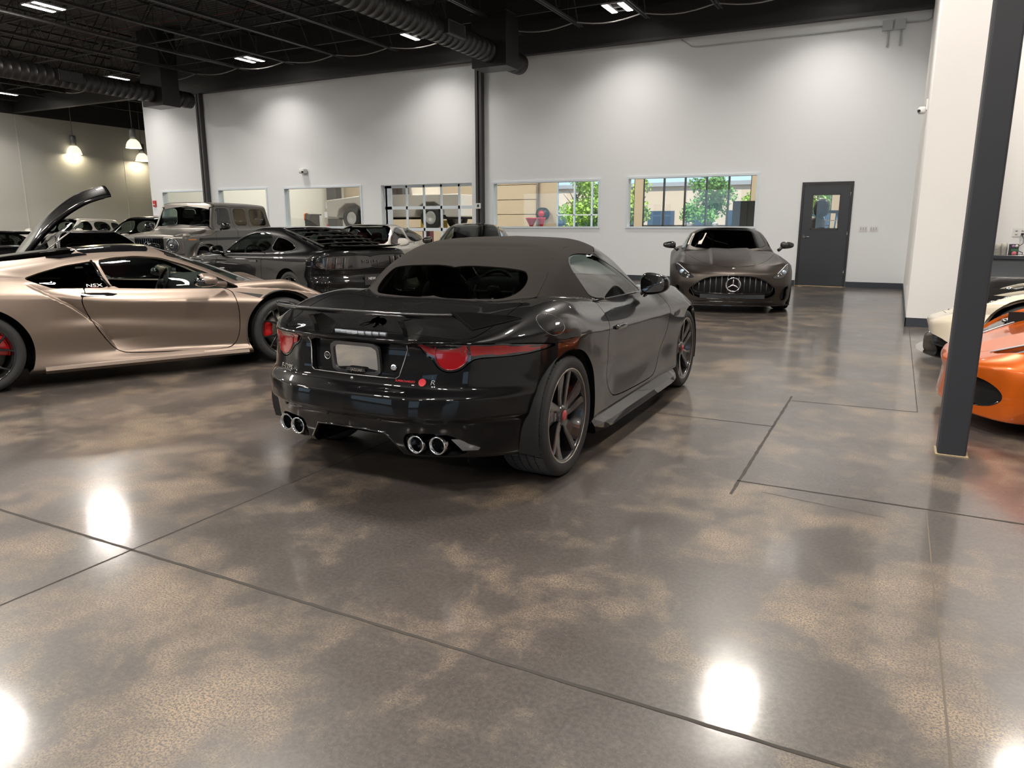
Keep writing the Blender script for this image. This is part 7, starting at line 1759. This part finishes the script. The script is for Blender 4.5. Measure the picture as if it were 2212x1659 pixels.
    if not ham:
        skin_obj('front_intake', sh, 'side_intake', M_LINER, car, 0)
        mb = MB(); ys = np.linspace(-.90, .90, 25); V = []
        for y in ys:
            x = 2.30 - .06 * abs(y) - .42 * (abs(y) / .9) ** 3
            V += [(x, y, .105), (x - .02, y, .09), (x - .35, y, .09), (x - .30, y, .125)]
        mb.add(V, [(i * 4 + k, i * 4 + (k + 1) % 4, (i + 1) * 4 + (k + 1) % 4, (i + 1) * 4 + k) for i in range(24) for k in range(4)] + [(0, 1, 2, 3), (99, 98, 97, 96)]); mb.build('front_splitter', M_GBLK, car)
        for s in (1, -1):
            mb = MB(); superellipsoid(mb, (2.10, s * .34, .20), (.11, .05, .11), .5, .7, 16, 10); mb.build('splitter_fin', mat('fin_bronze', (.05, .042, .036), .3, coat=.6), car)
    Pt, N = sh.surf([(2.03, 0)], 'top', 1, .002, guess=(1.0, .2)); mb = MB(); superellipsoid(mb, tuple(Pt[0]), (.010, .034, .006), 1, 1, 16, 6); mb.build('nose_badge', mat('badge_dark', (.25, .25, .26), .25, 1.), car)
    return car

# ---- simpler cars of the crowd at the far left
def build_simple(name, pose, label, pm, top_m=None, suv=False, rg=True, tint=None, scale=1., seats=True, h=.035, z=1.0):
    k = z
    if suv:
        P = dict(W=.97, xf=2.4, xr=-2.4, axf=1.45, axr=-1.45, R=.37, Rr=.27, Ra=(.42, .42), belt=1.12, Yb=.88, Yr=.66, shoulder=.95, top=[(-2.4, 1.1), (-2, 1.16), (.9, 1.14), (1.8, 1.06), (2.2, .96), (2.4, .8)],
                 roof=[(-2.3, 1.55), (-1.5, 1.66), (-.5, 1.69), (.1, 1.66), (.5, 1.56), (.8, 1.4)], wsb=(1.1, 1.13), wst=(.30, 1.62), rgt=(-1.9, 1.6), rgb=(-2.3, 1.15), nose=[(.25, 2.3), (.6, 2.4), (.95, 2.32)], tail=[(.25, -2.3), (.7, -2.4), (1.1, -2.36)],
                 wins=[[(-.25, 1.17), (-.25, 1.54), (.1, 1.54), (.45, 1.42), (.78, 1.17)], [(-.37, 1.17), (-.37, 1.54), (-1.2, 1.53), (-1.25, 1.17)], [(-1.35, 1.17), (-1.32, 1.52), (-1.75, 1.48), (-1.95, 1.22)]], mirror=(.75, 1.04, 1.2), mirror_s=(.1, .12, .10), h=h, seat_z=.75, seat_x=-.1, rear_seats=True, spine=.8)
    else:
        P = dict(W=.94, xf=2.3, xr=-2.3, axf=1.35, axr=-1.35, R=.34, Rr=.25, Ra=(.385, .385), belt=[(-2.2, .96), (0, .92), (2.2, .76)], Yb=.83, Yr=.58, shoulder=.80, top=[(-2.3, .93), (-2., .98), (-1.2, .99), (.5, .94), (1.0, .92), (1.6, .84), (2.1, .70), (2.3, .58)],
                 roof=[(-2., .98), (-1.5, 1.12), (-1., 1.225), (-.4, 1.29), (0, 1.292), (.3, 1.25), (.6, 1.14)], wsb=(1.12, .93), wst=(.15, 1.26), rgt=(-.8, 1.24), rgb=(-1.95, .98), nose=[(.2, 2.2), (.45, 2.3), (.66, 2.18)], tail=[(.2, -2.2), (.6, -2.3), (.95, -2.25)],
                 wins=[[(-.5, .95), (-.5, 1.16), (-.2, 1.19), (.15, 1.165), (.5, 1.03), (.75, .935)], [(-.6, .955), (-.6, 1.155), (-.9, 1.11), (-1.2, 1.02), (-1.25, .975)]], mirror=(.62, 1.0, .97), h=h, seat_z=.45, seat_x=-.15)
    car = empty(name, (pose[0], pose[1], 0), pose[2], label, 'car')
    sh, body, gh, gm = std_car(P)
    if top_m: sh.cut('body', 'roof', [(P['wst'][0] + .05, -.1), (P['wst'][0], .5), (P['rgt'][0], .5), (P['rgt'][0], -.1)], 'top', .006, keep=lambda P_, N: gm(P_, N) & (N[:, 2] > .6), smooth=1, q=.1)
    finish_car(car, sh, P, pm, roof_m=top_m, glass_m=tint, interior=seats)
    return car, sh, P
build_ftype()
build_bronze()
build_fastback()
build_offroader()
build_white_sedan()
build_black_sedan()
build_gt()
build_low('sports_car', (2.60, 6.62, math.radians(186)), 'metallic orange supercar with dark hollow headlights at the right edge, behind the column', paint('orange_metallic', (.62, .115, .006), .3, .35, 1., .02), True, [(2.02, .34), (1.80, .44), (1.48, .56), (1.30, .72), (1.42, .80), (1.68, .80), (1.88, .66)])
build_low('sports_car', (2.577, 8.807, 3.031), 'cream white supercar with black splitter behind the orange car at the right edge', paint('cream_paint', (.66, .59, .47), .3, 0., 1., .02), False, [(1.86, .52), (1.64, .50), (1.38, .60), (1.33, .70), (1.44, .76), (1.66, .74), (1.82, .66)])
BP = paint('black_paint', ())
# black sports car with its front lid open
def lid_car():
    car, sh, P = build_simple('sports_car', (-11.0, 4.85, 1.12), 'gloss black sports car with its front lid raised, behind the bronze coupe', BP, rg=False)
    L = MB()
    def f(u, v):
        y = -.70 + 1.40 * v; s = 1.62 * u
        q = (y / .70) ** 2
        # hinged at the cowl, profile curves forward at its tip
        x = 1.02 + s * .66 + .10 * u ** 3; z = .96 + s * .62 + .13 * math.sin(PI * u) * 1.0 - .22 * max(0, u - .72) ** 1.5 * 1.2 - .05 * q - .10 * q * u
        return (x, y * (1 - .16 * u ** 3), z)
    L.grid(f, 26, 18); L.build('front_lid', BP, car, solid=.03)
    U = MB()
    def g(u, v):
        p = f(.06 + .86 * u, .08 + .84 * v); return (p[0] + .035, p[1], p[2] - .055 - .02 * math.sin(6 * PI * v) ** 2)
    U.grid(g, 20, 30); U.build('lid_lining', M_BLK, bpy.data.objects[car.name])
    for s in (1, -1):
        S = MB(); S.tube([(1.15, s * .58, .90), (1.75, s * .56, 1.38)], .012, 6); S.build('lid_strut', M_STEEL, car)
lid_car()
c_, sh_, P_ = build_simple('sports_car', (-18.2, 9.3, 2.9), 'gloss black coupe with large rear wing standing beyond the raised black lid', BP)
mb = MB(); mb.grid(lambda u, v: (-2.15 + .15 * math.cos(2 * PI * v), -.8 + 1.6 * u, 1.24 + .02 * math.sin(2 * PI * v) - .03 * math.cos(2 * PI * v)), 20, 12); w_ = mb.build('rear_wing', M_GBLK, c_)
for s in (1, -1):
    mb = MB(); mb.lohi((-2.2, s * .5 - .015, .93), (-2.05, s * .5 + .015, 1.23)); mb.build('wing_pylon', M_GBLK, w_)
build_simple('sports_car', (-14.3, 9.3, -.35), 'gloss black coupe with dark windshield in front of the grey off-road SUV', BP, tint=G_DARK)
build_simple('suv', (-20.6, 15.4, -1.30), 'large gloss black SUV parked left of the grey boxy off-road SUV', BP, suv=True)
build_simple('sedan', (-27.6, 17.2, -1.25), 'white sedan with black roof parked far back at the left wall', paint('white_paint', ()), M_GBLK, suv=True)
